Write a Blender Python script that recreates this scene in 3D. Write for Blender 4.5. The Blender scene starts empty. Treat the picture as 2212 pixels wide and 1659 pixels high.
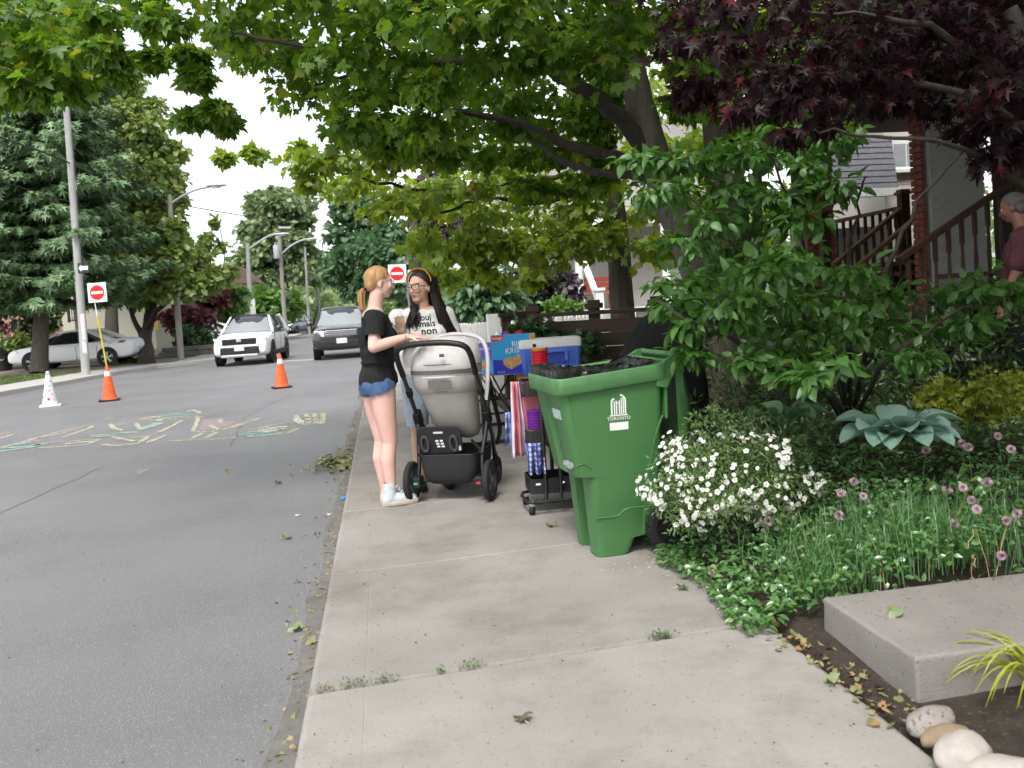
import bpy, bmesh, math, random
import numpy as np
from mathutils import Vector, Matrix, Euler, noise

SC = bpy.context.scene
COL = SC.collection
PI = math.pi
R = math.radians

# ------------------------------------------------------------------ camera
EYE = Vector((0.0, 0.0, 1.4))
FPX, CU, CV = 1900.0, 1106.0, 719.0          # focal length and principal point for a 2212 x 1659 picture
YAW, PITCH, ROLL = R(8.35), R(2.0), R(3.7)
_f = Vector((math.sin(YAW) * math.cos(PITCH), math.cos(YAW) * math.cos(PITCH), -math.sin(PITCH)))
_r0 = Vector((math.cos(YAW), -math.sin(YAW), 0))
_u0 = _r0.cross(_f)
_r = _r0 * math.cos(ROLL) - _u0 * math.sin(ROLL)
_u = _u0 * math.cos(ROLL) + _r0 * math.sin(ROLL)
cam_data = bpy.data.cameras.new('camera')
cam_data.sensor_width = 17.3
cam_data.lens = 17.3 * FPX / 2212.0
cam_data.shift_y = -(829.5 - CV) / 2212.0
cam_data.clip_start = 0.05
cam_data.clip_end = 2000
cam_data.dof.use_dof = True
cam_data.dof.focus_distance = 6.6
cam_data.dof.aperture_fstop = 2.0
cam = bpy.data.objects.new('camera', cam_data)
COL.objects.link(cam)
cam.matrix_world = Matrix(((_r.x, _u.x, -_f.x, EYE.x), (_r.y, _u.y, -_f.y, EYE.y), (_r.z, _u.z, -_f.z, EYE.z), (0, 0, 0, 1)))
SC.camera = cam

# ------------------------------------------------------------------ sky, sun, exposure
SUN_EL, SUN_AZ = R(56), R(-158)               # azimuth measured from +Y towards +X
world = bpy.data.worlds.new('World')
SC.world = world
world.use_nodes = True
wn = world.node_tree
for n in list(wn.nodes):
    wn.nodes.remove(n)
w_out = wn.nodes.new('ShaderNodeOutputWorld')
w_bg = wn.nodes.new('ShaderNodeBackground')
w_sky = wn.nodes.new('ShaderNodeTexSky')
w_sky.sky_type = 'NISHITA'
w_sky.sun_disc = False
w_sky.sun_elevation = SUN_EL
w_sky.sun_rotation = SUN_AZ
w_sky.air_density = 1.0
w_sky.dust_density = 2.0
w_sky.ozone_density = 1.0
w_hs = wn.nodes.new('ShaderNodeHueSaturation')
w_hs.inputs['Saturation'].default_value = 0.22
wn.links.new(w_sky.outputs[0], w_hs.inputs['Color'])
wn.links.new(w_hs.outputs[0], w_bg.inputs[0])
wn.links.new(w_bg.outputs[0], w_out.inputs[0])
w_bg.inputs[1].default_value = 0.15
sun_data = bpy.data.lights.new('sun', 'SUN')
sun_data.energy = 1.3
sun_data.angle = R(16)
sun_data.color = (1.0, 0.96, 0.9)
sun = bpy.data.objects.new('sun', sun_data)
COL.objects.link(sun)
_sd = Vector((math.sin(SUN_AZ) * math.cos(SUN_EL), math.cos(SUN_AZ) * math.cos(SUN_EL), math.sin(SUN_EL)))
sun.rotation_euler = _sd.to_track_quat('Z', 'Y').to_euler()
sun.location = _sd * 40
SC.view_settings.view_transform = 'Standard'
SC.view_settings.look = 'None'
SC.view_settings.gamma = 1.0
SC.view_settings.use_curve_mapping = False
SC.view_settings.exposure = 1.18
SC.render.engine = 'CYCLES'
SC.cycles.max_bounces = 4
SC.cycles.diffuse_bounces = 2
SC.cycles.glossy_bounces = 2
SC.cycles.transmission_bounces = 3
SC.cycles.transparent_max_bounces = 6
SC.cycles.use_denoising = True
SC.cycles.use_adaptive_sampling = True
SC.cycles.adaptive_threshold = 0.06

# ------------------------------------------------------------------ helpers
def ray(u, v):
    return _f + _r * ((u - CU) / FPX) - _u * ((v - CV) / FPX)
def at(u, v, d):
    """the place at depth d seen at (u, v)"""
    return EYE + ray(u, v) * d
def G(u, v, z=0.0):
    """the place at height z seen at (u, v)"""
    q = ray(u, v)
    return EYE + q * ((z - EYE.z) / q.z)
def proj(p):
    q = Vector(p) - EYE
    d = q.dot(_f)
    if d < 0.01:
        return (-9999, -9999, d)
    return (CU + FPX * q.dot(_r) / d, CV - FPX * q.dot(_u) / d, d)

def tag(o, label=None, cat=None, group=None, kind=None):
    if label: o['label'] = label
    if cat: o['category'] = cat
    if group: o['group'] = group
    if kind: o['kind'] = kind
    return o
def thing(name, label, cat, loc=(0, 0, 0), rz=0.0, group=None):
    o = bpy.data.objects.new(name, None)
    o.empty_display_size = 0.1
    COL.objects.link(o)
    o.location = loc
    o.rotation_euler = (0, 0, rz)
    return tag(o, label, cat, group)
def copy_tree(o, parent=None):
    c = o.copy()
    COL.objects.link(c)
    c.parent = parent
    for ch in list(o.children):
        copy_tree(ch, c)
    return c
def link(name, me, m=None, parent=None):
    o = bpy.data.objects.new(name, me)
    COL.objects.link(o)
    if m is not None:
        me.materials.clear()
        for x in (m if isinstance(m, (list, tuple)) else [m]):
            me.materials.append(x)
    o.parent = parent
    return o

def rotz(a): return Matrix.Rotation(a, 3, 'Z')
def rotx(a): return Matrix.Rotation(a, 3, 'X')
def roty(a): return Matrix.Rotation(a, 3, 'Y')
def frame_to(d, up=(0, 0, 1)):
    """3x3 whose z axis runs along d"""
    d = Vector(d).normalized()
    return d.to_track_quat('Z', 'Y').to_matrix()

class MB:
    """collects shapes and links them as one mesh object"""
    def __init__(s):
        s.v, s.f, s.mi, s.m = [], [], [], 0
    def mat(s, i):
        s.m = i
        return s
    def add(s, vs, fs):
        b = len(s.v)
        s.v.extend([tuple(x) for x in vs])
        for f in fs:
            s.f.append(tuple(b + i for i in f))
            s.mi.append(s.m)
        return s
    def box(s, c, size, rot=None, taper=1.0):
        hx, hy, hz = size[0] / 2, size[1] / 2, size[2] / 2
        pts = []
        for z in (-1, 1):
            k = taper if z > 0 else 1.0
            for x, y in ((-1, -1), (1, -1), (1, 1), (-1, 1)):
                p = Vector((x * hx * k, y * hy * k, z * hz))
                if rot is not None: p = rot @ p
                pts.append(p + Vector(c))
        return s.add(pts, [(3, 2, 1, 0), (4, 5, 6, 7), (0, 1, 5, 4), (1, 2, 6, 5), (2, 3, 7, 6), (3, 0, 4, 7)])
    def bar(s, a, b, w, h=None, up=(0, 0, 1)):
        """a box from a to b, w wide and h high"""
        a, b = Vector(a), Vector(b)
        h = h or w
        d = (b - a)
        L = d.length
        z = d.normalized()
        x = z.cross(Vector(up))
        if x.length < 1e-4: x = z.cross(Vector((1, 0, 0)))
        x.normalize()
        y = x.cross(z)
        rot = Matrix((x, y, z)).transposed()
        return s.box((a + b) / 2, (w, h, L), rot)
    def rings(s, rs, cap=True, closed=False):
        n = len(rs[0])
        vs = [p for r_ in rs for p in r_]
        fs = []
        for i in range(len(rs) - 1):
            for j in range(n):
                k = (j + 1) % n
                fs.append((i * n + j, i * n + k, (i + 1) * n + k, (i + 1) * n + j))
        if closed:
            i = len(rs) - 1
            for j in range(n):
                k = (j + 1) % n
                fs.append((i * n + j, i * n + k, k, j))
        elif cap:
            fs.append(tuple(range(n))[::-1])
            fs.append(tuple((len(rs) - 1) * n + j for j in range(n)))
        return s.add(vs, fs)
    def tube(s, pts, rad, seg=8, cap=True, flat=1.0):
        pts = [Vector(p) for p in pts]
        if not isinstance(rad, (list, tuple)): rad = [rad] * len(pts)
        t0 = (pts[1] - pts[0]).normalized()
        ref = Vector((0, 0, 1)) if abs(t0.z) < 0.9 else Vector((0, 1, 0))
        x = t0.cross(ref).normalized()
        rs = []
        for i, p in enumerate(pts):
            t = (pts[min(i + 1, len(pts) - 1)] - pts[max(i - 1, 0)]).normalized()
            x = (x - t * x.dot(t))
            if x.length < 1e-5: x = t.cross(Vector((0.3, 0.5, 0.8)))
            x.normalize()
            y = t.cross(x)
            rs.append([p + x * (rad[i] * math.cos(a)) + y * (rad[i] * flat * math.sin(a)) for a in [2 * PI * j / seg for j in range(seg)]])
        return s.rings(rs, cap)
    def lathe(s, prof, seg=16, c=(0, 0, 0), rot=None, cap=True):
        rs = []
        for r_, z in prof:
            ring = []
            for j in range(seg):
                a = 2 * PI * j / seg
                p = Vector((r_ * math.cos(a), r_ * math.sin(a), z))
                if rot is not None: p = rot @ p
                ring.append(p + Vector(c))
            rs.append(ring)
        return s.rings(rs, cap)
    def cyl(s, a, b, r_, seg=12, r2=None):
        a, b = Vector(a), Vector(b)
        return s.lathe([(r_, 0), (r2 if r2 is not None else r_, (b - a).length)], seg, a, frame_to(b - a))
    def ball(s, c, rad, seg=10, rot=None):
        if not isinstance(rad, (tuple, list)): rad = (rad,) * 3
        n = max(4, seg // 2 + 1)
        rs = []
        for i in range(n + 1):
            ph = PI * min(max(i / n, 0.012), 0.988)
            ring = []
            for j in range(seg):
                a = 2 * PI * j / seg
                p = Vector((rad[0] * math.sin(ph) * math.cos(a), rad[1] * math.sin(ph) * math.sin(a), -rad[2] * math.cos(ph)))
                if rot is not None: p = rot @ p
                ring.append(p + Vector(c))
            rs.append(ring)
        return s.rings(rs)
    def cap(s, a, ra, b, rb, seg=22):
        """tapered capsule"""
        a, b = Vector(a), Vector(b)
        L = (b - a).length
        if L < 1e-5: return s.ball(a, ra, seg)
        pr = []
        for i in range(5):
            t = PI / 2 * (i / 4.0)
            pr.append((max(ra * math.sin(t), ra * 0.02), -ra * math.cos(t)))
        for i in range(5):
            t = PI / 2 * (i / 4.0)
            pr.append((max(rb * math.cos(t), rb * 0.02), L + rb * math.sin(t)))
        return s.lathe(pr, seg, a, frame_to(b - a))
    def prism(s, poly, y0, y1, rot=None, c=(0, 0, 0)):
        """polygon in local x,z pushed along y"""
        n = len(poly)
        vs = []
        for y in (y0, y1):
            for x, z in poly:
                p = Vector((x, y, z))
                if rot is not None: p = rot @ p
                vs.append(p + Vector(c))
        fs = [tuple(range(n)), tuple(range(2 * n - 1, n - 1, -1))]
        for i in range(n):
            k = (i + 1) % n
            fs.append((k, i, n + i, n + k))
        return s.add(vs, fs)
    def mesh(s, name, smooth=None, bevel=0.0, bseg=2):
        me = bpy.data.meshes.new(name)
        me.from_pydata(s.v, [], s.f)
        me.polygons.foreach_set('material_index', s.mi)
        bm = bmesh.new()
        bm.from_mesh(me)
        bmesh.ops.recalc_face_normals(bm, faces=bm.faces)
        if bevel > 0:
            ed = [e for e in bm.edges if len(e.link_faces) == 2 and e.calc_face_angle(0) > 0.5]
            bmesh.ops.bevel(bm, geom=ed, offset=bevel, segments=bseg, profile=0.6, affect='EDGES', clamp_overlap=True)
        bm.to_mesh(me)
        bm.free()
        if smooth is not None:
            me.polygons.foreach_set('use_smooth', [True] * len(me.polygons))
            me.set_sharp_from_angle(angle=R(smooth))
        me.update()
        return me
    def build(s, name, m=None, parent=None, smooth=None, bevel=0.0, bseg=2):
        return link(name, s.mesh(name, smooth, bevel, bseg), m, parent)

# ------------------------------------------------------------------ materials
def _nodes(name):
    m = bpy.data.materials.new(name)
    m.use_nodes = True
    nt = m.node_tree
    for n in list(nt.nodes):
        nt.nodes.remove(n)
    out = nt.nodes.new('ShaderNodeOutputMaterial')
    return m, nt, out
def rgba(c, k=1.0):
    return (min(c[0] * k, 1), min(c[1] * k, 1), min(c[2] * k, 1), 1)
def mat(name, col, rough=0.6, var=0.12, scale=6.0, bump=0.0, bscale=None, metal=0.0, spec=0.4, coat=0.0, trans=0.0,
        col2=None, emit=0.0, alpha=None, detail=4.0, speck=None, stretch=None, stain=None):
    """principled surface whose colour wanders with noise; speck = (colour, scale, threshold) adds dots"""
    m, nt, out = _nodes(name)
    N, L = nt.nodes, nt.links
    p = N.new('ShaderNodeBsdfPrincipled')
    L.new(p.outputs[0], out.inputs[0])
    tc = N.new('ShaderNodeTexCoord')
    co = tc.outputs['Object']
    if stretch:
        mp = N.new('ShaderNodeMapping')
        mp.inputs['Scale'].default_value = stretch
        L.new(co, mp.inputs[0])
        co = mp.outputs[0]
    nz = N.new('ShaderNodeTexNoise')
    nz.inputs['Scale'].default_value = scale
    nz.inputs['Detail'].default_value = detail
    nz.inputs['Roughness'].default_value = 0.6
    L.new(co, nz.inputs['Vector'])
    rp = N.new('ShaderNodeValToRGB')
    rp.color_ramp.elements[0].position = 0.3
    rp.color_ramp.elements[1].position = 0.7
    rp.color_ramp.elements[0].color = rgba(col, 1 - var)
    rp.color_ramp.elements[1].color = rgba(col2 if col2 else col, 1 + var)
    L.new(nz.outputs[0], rp.inputs[0])
    c = rp.outputs[0]
    if stain:
        sc_, scs, th = stain
        n2 = N.new('ShaderNodeTexNoise')
        n2.inputs['Scale'].default_value = scs
        n2.inputs['Detail'].default_value = 9
        n2.inputs['Roughness'].default_value = 0.7
        L.new(tc.outputs['Object'], n2.inputs['Vector'])
        r2 = N.new('ShaderNodeValToRGB')
        r2.color_ramp.elements[0].position = th
        r2.color_ramp.elements[1].position = th + 0.22
        r2.color_ramp.elements[1].color = (0.75, 0.75, 0.75, 1)
        L.new(n2.outputs[0], r2.inputs[0])
        mx = N.new('ShaderNodeMixRGB')
        L.new(r2.outputs[0], mx.inputs[0])
        L.new(c, mx.inputs[1])
        mx.inputs[2].default_value = rgba(sc_)
        c = mx.outputs[0]
    if speck:
        sc_, scs, th = speck
        n2 = N.new('ShaderNodeTexNoise')
        n2.inputs['Scale'].default_value = scs
        n2.inputs['Detail'].default_value = 2
        L.new(co, n2.inputs['Vector'])
        r2 = N.new('ShaderNodeValToRGB')
        r2.color_ramp.elements[0].position = th
        r2.color_ramp.elements[1].position = th + 0.06
        L.new(n2.outputs[0], r2.inputs[0])
        mx = N.new('ShaderNodeMixRGB')
        L.new(r2.outputs[0], mx.inputs[0])
        L.new(c, mx.inputs[1])
        mx.inputs[2].default_value = rgba(sc_)
        c = mx.outputs[0]
    L.new(c, p.inputs['Base Color'])
    p.inputs['Roughness'].default_value = rough
    p.inputs['Metallic'].default_value = metal
    p.inputs['Specular IOR Level'].default_value = spec
    p.inputs['Coat Weight'].default_value = coat
    p.inputs['Coat Roughness'].default_value = 0.06
    p.inputs['Transmission Weight'].default_value = trans
    if emit:
        L.new(c, p.inputs['Emission Color'])
        p.inputs['Emission Strength'].default_value = emit
    if bump:
        b = N.new('ShaderNodeBump')
        b.inputs['Strength'].default_value = min(bump, 1.0)
        b.inputs['Distance'].default_value = 0.01
        n3 = N.new('ShaderNodeTexNoise')
        n3.inputs['Scale'].default_value = bscale or scale * 6
        n3.inputs['Detail'].default_value = 4
        L.new(co, n3.inputs['Vector'])
        L.new(n3.outputs[0], b.inputs['Height'])
        L.new(b.outputs[0], p.inputs['Normal'])
    return m

def leafmat(name, a, b, c=None, trans=0.35, rough=0.45, gloss=0.06):
    """leaf surface: colour differs from leaf to leaf, light shines through"""
    m, nt, out = _nodes(name)
    N, L = nt.nodes, nt.links
    g = N.new('ShaderNodeNewGeometry')
    oi = N.new('ShaderNodeObjectInfo')
    ad = N.new('ShaderNodeMath'); ad.operation = 'ADD'
    fr = N.new('ShaderNodeMath'); fr.operation = 'FRACT'
    L.new(g.outputs['Random Per Island'], ad.inputs[0])
    L.new(oi.outputs['Random'], ad.inputs[1])
    L.new(ad.outputs[0], fr.inputs[0])
    rp = N.new('ShaderNodeValToRGB')
    e = rp.color_ramp.elements
    e[0].position, e[0].color = 0.0, rgba(a)
    e[1].position, e[1].color = 0.95, rgba(b)
    if c:
        x = e.new(0.985)
        x.color = rgba(c)
    L.new(fr.outputs[0], rp.inputs[0])
    d = N.new('ShaderNodeBsdfDiffuse')
    t = N.new('ShaderNodeBsdfTranslucent')
    gl = N.new('ShaderNodeBsdfGlossy')
    gl.inputs['Roughness'].default_value = rough
    gl.inputs['Color'].default_value = (0.8, 0.85, 0.8, 1)
    hs = N.new('ShaderNodeHueSaturation')
    hs.inputs['Hue'].default_value = 0.485
    hs.inputs['Saturation'].default_value = 1.1
    hs.inputs['Value'].default_value = 1.65
    L.new(rp.outputs[0], d.inputs[0])
    L.new(rp.outputs[0], hs.inputs['Color'])
    L.new(hs.outputs[0], t.inputs[0])
    m1 = N.new('ShaderNodeMixShader'); m1.inputs[0].default_value = trans
    m2 = N.new('ShaderNodeMixShader'); m2.inputs[0].default_value = gloss
    L.new(d.outputs[0], m1.inputs[1]); L.new(t.outputs[0], m1.inputs[2])
    L.new(m1.outputs[0], m2.inputs[1]); L.new(gl.outputs[0], m2.inputs[2])
    L.new(m2.outputs[0], out.inputs[0])
    return m
# ------------------------------------------------------------------ shared materials
M = {}
M['asphalt'] = mat('asphalt', (0.165, 0.163, 0.166), 0.62, 0.15, 0.45, 0.5, 140, spec=0.6, detail=8, speck=((0.30, 0.298, 0.295), 120, 0.62), stain=((0.112, 0.11, 0.112), 0.55, 0.52))
M['concrete'] = mat('concrete', (0.288, 0.266, 0.246), 0.85, 0.09, 1.3, 0.3, 130, detail=12, col2=(0.315, 0.293, 0.272), speck=((0.17, 0.15, 0.135), 55, 0.655), stain=((0.19, 0.165, 0.14), 1.7, 0.50))
M['concrete2'] = mat('step concrete', (0.235, 0.215, 0.2), 0.85, 0.15, 3, 0.45, 120, detail=9, speck=((0.10, 0.09, 0.09), 60, 0.66))
M['soil'] = mat('soil', (0.035, 0.026, 0.02), 0.95, 0.4, 14, 0.9, 40, detail=6, speck=((0.11, 0.08, 0.06), 60, 0.64))
M['lawn'] = mat('lawn', (0.065, 0.105, 0.03), 0.95, 0.3, 2.2, 0.8, 60, detail=8)
M['earth'] = mat('earth', (0.07, 0.085, 0.045), 0.95, 0.3, 0.3, 0.3, 4)
M['far_concrete'] = mat('pale concrete', (0.40, 0.38, 0.355), 0.85, 0.1, 0.8, 0.2, 60, detail=7)
M['driveway'] = mat('driveway gravel', (0.24, 0.2, 0.17), 0.9, 0.15, 3, 0.4, 60)
M['black'] = mat('black plastic', (0.012, 0.012, 0.013), 0.45, 0.2, 20)
M['black_metal'] = mat('black metal', (0.012, 0.012, 0.013), 0.35, 0.15, 20, spec=0.5)
M['rubber'] = mat('rubber', (0.016, 0.016, 0.017), 0.8, 0.25, 40, 0.2)
M['white_paint'] = mat('white paint', (0.78, 0.78, 0.76), 0.5, 0.05, 5)
M['steel'] = mat('galvanised steel', (0.45, 0.46, 0.47), 0.45, 0.12, 18, metal=0.7)
M['bark'] = mat('grey bark', (0.10, 0.085, 0.07), 0.9, 0.35, 5, 1.0, 22, stretch=(3, 3, 0.5), detail=8)
M['bark_dark'] = mat('dark bark', (0.045, 0.037, 0.03), 0.9, 0.3, 6, 0.9, 26, stretch=(3, 3, 0.5))

def sheet(name, poly, z, m, thick=0.0, kind='structure', bevel=0.0):
    b = MB()
    n = len(poly)
    if thick:
        b.add([(x, y, z) for x, y in poly] + [(x, y, z - thick) for x, y in poly],
              [tuple(range(n)), tuple(range(2 * n - 1, n - 1, -1))] + [((i + 1) % n, i, n + i, n + (i + 1) % n) for i in range(n)])
    else:
        b.add([(x, y, z) for x, y in poly], [tuple(range(n))])
    o = b.build(name, m, None, bevel=bevel)
    if kind: o['kind'] = kind
    return o

KERB = -0.37                    # right kerb edge
SWR = 1.50                      # inner edge of the sidewalk
ZR = -0.12                      # road level
sheet('ground', [(-700, -300), (700, -300), (700, 1200), (-700, 1200)], ZR - 0.05, M['earth'])
left_kerb = [(-10.6, -12), (-10.0, 12), (-9.5, 23.8), (-9.0, 26.5), (-8.5, 30.6), (-7.9, 32.4), (-6.9, 33.4), (-6.15, 34.4), (-6.1, 40), (-6.3, 70), (-8.2, 110), (-14, 170), (-34, 300)]
right_kerb = [(KERB, -12), (KERB, 12), (KERB, 34), (-0.35, 45), (-0.8, 70), (-2.6, 110), (-8, 170), (-27, 300)]
sheet('road', left_kerb + right_kerb[::-1], ZR, M['asphalt'])

# road patches: tar seams as thin shapes of their own
M['tar'] = mat('tar seam', (0.05, 0.05, 0.052), 0.7, 0.2, 8)
M['stop_paint'] = mat('worn road paint', (0.52, 0.52, 0.51), 0.8, 0.25, 3, detail=8)
p0, p1 = G(560, 783, ZR), G(800, 771, ZR)
b = MB()
b.add([p0 + Vector((0, -0.28, 0.004)), p1 + Vector((0.5, -0.28, 0.004)), p1 + Vector((0.5, 0.28, 0.004)), p0 + Vector((0, 0.28, 0.004))], [(0, 1, 2, 3)])
tag(b.build('stop_line', M['stop_paint']), kind='structure')

# cracks in the asphalt and dust along the kerb
def ribbon(name, pts, w_, z, m, amp, jag=0.3):
    vs, fs = [], []
    P = []
    for i in range(len(pts) - 1):
        n = 10
        for k in range(n):
            q = k / n
            P.append(Vector((pts[i][0] + (pts[i + 1][0] - pts[i][0]) * q, pts[i][1] + (pts[i + 1][1] - pts[i][1]) * q, z)) + Vector((random.uniform(-amp, amp), random.uniform(-amp, amp), 0)))
    for i, p in enumerate(P):
        t_ = (P[min(i + 1, len(P) - 1)] - P[max(i - 1, 0)]).normalized()
        n_ = Vector((-t_.y, t_.x, 0)) * w_
        vs += [p - n_ * random.uniform(1 - jag, 1 + jag), p + n_ * random.uniform(1 - jag, 1 + jag)]
    for i in range(len(P) - 1): fs.append((2 * i, 2 * i + 2, 2 * i + 3, 2 * i + 1))
    b = MB(); b.add(vs, fs)
    return tag(b.build(name, m), kind='structure')
for pts in ([(-3.2, 3.0), (-3.0, 5.0), (-3.4, 7.5), (-3.1, 10.5)], [(-6.5, 8.0), (-4.5, 8.6), (-3.3, 8.2)], [(-1.9, 11.0), (-2.2, 14.0), (-1.8, 18.0)], [(-8.5, 14.5), (-5.0, 15.3), (-1.2, 15.0)], [(-5.2, 3.6), (-4.6, 5.2), (-5.0, 7.0)]):
    ribbon('road_crack', pts, 0.0045, ZR + 0.002, M['tar'], 0.03)
M['dust'] = mat('gutter dust', (0.155, 0.146, 0.137), 0.9, 0.2, 8, 0.4, 120, detail=9, stain=((0.10, 0.082, 0.068), 6, 0.5))
ribbon('gutter_dust', [(KERB - 0.03, 0.5), (KERB - 0.05, 4), (KERB - 0.04, 8), (KERB - 0.06, 14), (KERB - 0.04, 24)], 0.055, ZR + 0.0025, M['dust'], 0.012, 0.9)
# ------------------------------------------------------------------ right sidewalk: one slab after another
sidewalk = tag(bpy.data.objects.new('sidewalk', None), kind='structure')
COL.objects.link(sidewalk)
J1 = G(663, 1499).y
_j2 = G(1600, 1352)
SKEW = (_j2.y - J1) / (_j2.x - KERB)      # the joints run slightly askew
BAY = 1.485
M['joint_dirt'] = mat('joint dirt', (0.06, 0.042, 0.03), 0.95, 0.4, 30, 0.6)
M['concrete_brown'] = mat('browner concrete', (0.236, 0.211, 0.188), 0.85, 0.10, 1.1, 0.3, 130, detail=12, col2=(0.265, 0.243, 0.22), speck=((0.14, 0.12, 0.105), 55, 0.655), stain=((0.15, 0.125, 0.105), 1.6, 0.48))  # browner and darker, for the slabs midway along
M['concrete_mid'] = mat('mid tone concrete', (0.262, 0.238, 0.216), 0.85, 0.10, 1.2, 0.3, 130, detail=12, col2=(0.285, 0.266, 0.249), speck=((0.155, 0.135, 0.12), 55, 0.655), stain=((0.165, 0.142, 0.122), 1.5, 0.47))  # tone between the other two slab concretes
def slab(y0, y1, g0, g1, worn='concrete'):  # worn is the key of the slab's concrete tone
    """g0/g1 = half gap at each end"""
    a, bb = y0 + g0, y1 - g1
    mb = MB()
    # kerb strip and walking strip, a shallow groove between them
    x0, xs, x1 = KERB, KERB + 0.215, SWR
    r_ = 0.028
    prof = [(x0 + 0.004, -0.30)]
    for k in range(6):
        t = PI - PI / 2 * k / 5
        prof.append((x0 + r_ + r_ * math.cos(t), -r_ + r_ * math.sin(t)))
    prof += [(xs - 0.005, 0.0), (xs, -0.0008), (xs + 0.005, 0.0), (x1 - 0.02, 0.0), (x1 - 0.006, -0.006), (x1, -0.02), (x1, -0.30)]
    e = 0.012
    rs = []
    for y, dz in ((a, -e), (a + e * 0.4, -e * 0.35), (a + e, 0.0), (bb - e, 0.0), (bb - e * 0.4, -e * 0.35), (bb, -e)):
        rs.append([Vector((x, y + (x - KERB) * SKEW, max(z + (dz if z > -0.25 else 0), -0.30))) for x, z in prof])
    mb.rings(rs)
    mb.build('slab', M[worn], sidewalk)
for i in range(-3, 16):
    y0 = J1 + i * BAY
    full0 = (i % 3 == 0)
    full1 = ((i + 1) % 3 == 0)
    slab(y0, y0 + BAY, 0.007 if full0 else 0.0025, 0.007 if full1 else 0.0025, 'concrete' if i < 0 or i > 8 else ('concrete_mid' if i in (0, 1, 7, 8) else 'concrete_brown'))
b = MB()
b.box(((KERB + SWR) / 2 + 0.01, J1 + 6.5 * BAY, -0.155), (SWR - KERB - 0.05, 19 * BAY - 0.02, 0.28))
b.build('joint_filler', M['joint_dirt'], sidewalk)
sheet('far_sidewalk', [(KERB, J1 + 16 * BAY + 0.01), (SWR, J1 + 16 * BAY + 0.01), (SWR, 45), (0.5, 70), (-1.2, 110), (-2.6, 110), (-0.8, 70), (KERB, 45)], 0.0, M['far_concrete'], 0.3)
# ------------------------------------------------------------------ left verge, sidewalk, driveway
lk = [p for p in left_kerb if p[1] < 45]
sheet('left_sidewalk', lk + [(p[0] - 1.7, p[1]) for p in lk[::-1]], -0.01, M['far_concrete'], 0.3)
far = [p for p in left_kerb if p[1] >= 40]
sheet('left_far_sidewalk', [(far[0][0], 45.01)] + far[1:] + [(p[0] - 1.7, p[1]) for p in far[:0:-1]] + [(far[0][0] - 1.7, 45.01)], -0.012, M['far_concrete'], 0.3)
lawn_poly = [(-12.35, -12), (-11.72, 12), (-11.22, 23.8), (-10.72, 26.5), (-10.2, 30.5), (-9.9, 31.6), (-12, 32.3), (-19, 33.4), (-40, 33.5), (-40, -12)]
sheet('lawn', lawn_poly, -0.006, M['lawn'], 0.2)
sheet('driveway', [(-8.85, 33.2), (-8.0, 34.6), (-8.0, 38.5), (-18, 39.5), (-18, 33.5), (-12, 32.4), (-9.95, 31.7)], -0.02, M['driveway'], 0.2)
sheet('left_garden', [(-7.85, 38.6), (-7.85, 60), (-40, 60), (-40, 39.7)], 0.02, M['earth'], 0.2)
# ------------------------------------------------------------------ garden bed on the right, rising gently from the sidewalk
b = MB()
NX, NY = 26, 44
vs, fs = [], []
def garden_z(x, y):
    t = max(0.0, x - SWR)
    k = 0.03 + 0.10 * min(1, t / 0.7) + 0.06 * min(t, 4)
    if y < 3.3 and x < 4: k = 0.02 + 0.012 * t
    return k + 0.03 * noise.noise(Vector((x * 1.7, y * 1.7, 0)))
for i in range(NX + 1):
    for j in range(NY + 1):
        x = SWR + 0.015 + 14 * (i / NX) ** 1.8
        y = -1.5 + 24 * (j / NY) ** 1.25
        z = garden_z(x, y)
        if i == 0: z = -0.03
        vs.append((x, y, z))
for i in range(NX):
    for j in range(NY):
        k = i * (NY + 1) + j
        fs.append((k, k + NY + 1, k + NY + 2, k + 1))
b.add(vs, fs)
tag(b.build('garden_soil', M['soil'], smooth=60), kind='structure')
# ------------------------------------------------------------------ foliage toolkit
rng = np.random.default_rng(11)
random.seed(5)
def fan(outline, fold=0.0, droop=0.0):
    """leaf outline (x across, y from stalk to tip) -> template verts and tris round the midrib point"""
    pts = [(0.0, 0.42, 0.0)] + [(x, y, abs(x) * fold - droop * y * y) for x, y in outline]
    n = len(outline)
    return np.array(pts), np.array([(0, i + 1, (i + 1) % n + 1) for i in range(n)])
def sym(half):
    return half + [(-x, y) for x, y in half[::-1] if abs(x) > 1e-6]
OVATE = fan(sym([(0, 0), (0.2, 0.16), (0.27, 0.42), (0.17, 0.75), (0, 1.0)]), 0.35, 0.18)
NARROW = fan(sym([(0, 0), (0.16, 0.3), (0.13, 0.65), (0, 1.0)]), 0.4, 0.2)
ROUND = fan(sym([(0, 0), (0.34, 0.2), (0.36, 0.6), (0, 1.0)]), 0.25, 0.1)
MAPLE = fan(sym([(0, 0), (0.34, -0.02), (0.26, 0.14), (0.62, 0.32), (0.42, 0.42), (0.47, 0.68), (0.2, 0.58), (0.16, 0.8), (0, 1.05)]), 0.18, 0.25)
PALM = fan(sym([(0, 0.05), (0.3, -0.05), (0.17, 0.2), (0.56, 0.22), (0.19, 0.36), (0.5, 0.7), (0.14, 0.54), (0, 1.1)]), 0.2, 0.3)
HEART = fan(sym([(0, 0.06), (0.18, 0.0), (0.36, 0.14), (0.42, 0.38), (0.32, 0.68), (0.12, 0.9), (0, 1.0)]), 0.3, 0.35)
CLUMP = fan(sym([(0, 0), (0.3, 0.05), (0.22, 0.3), (0.5, 0.45), (0.3, 0.6), (0.3, 0.9), (0, 1.0)]), 0.3, 0.3)
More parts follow.
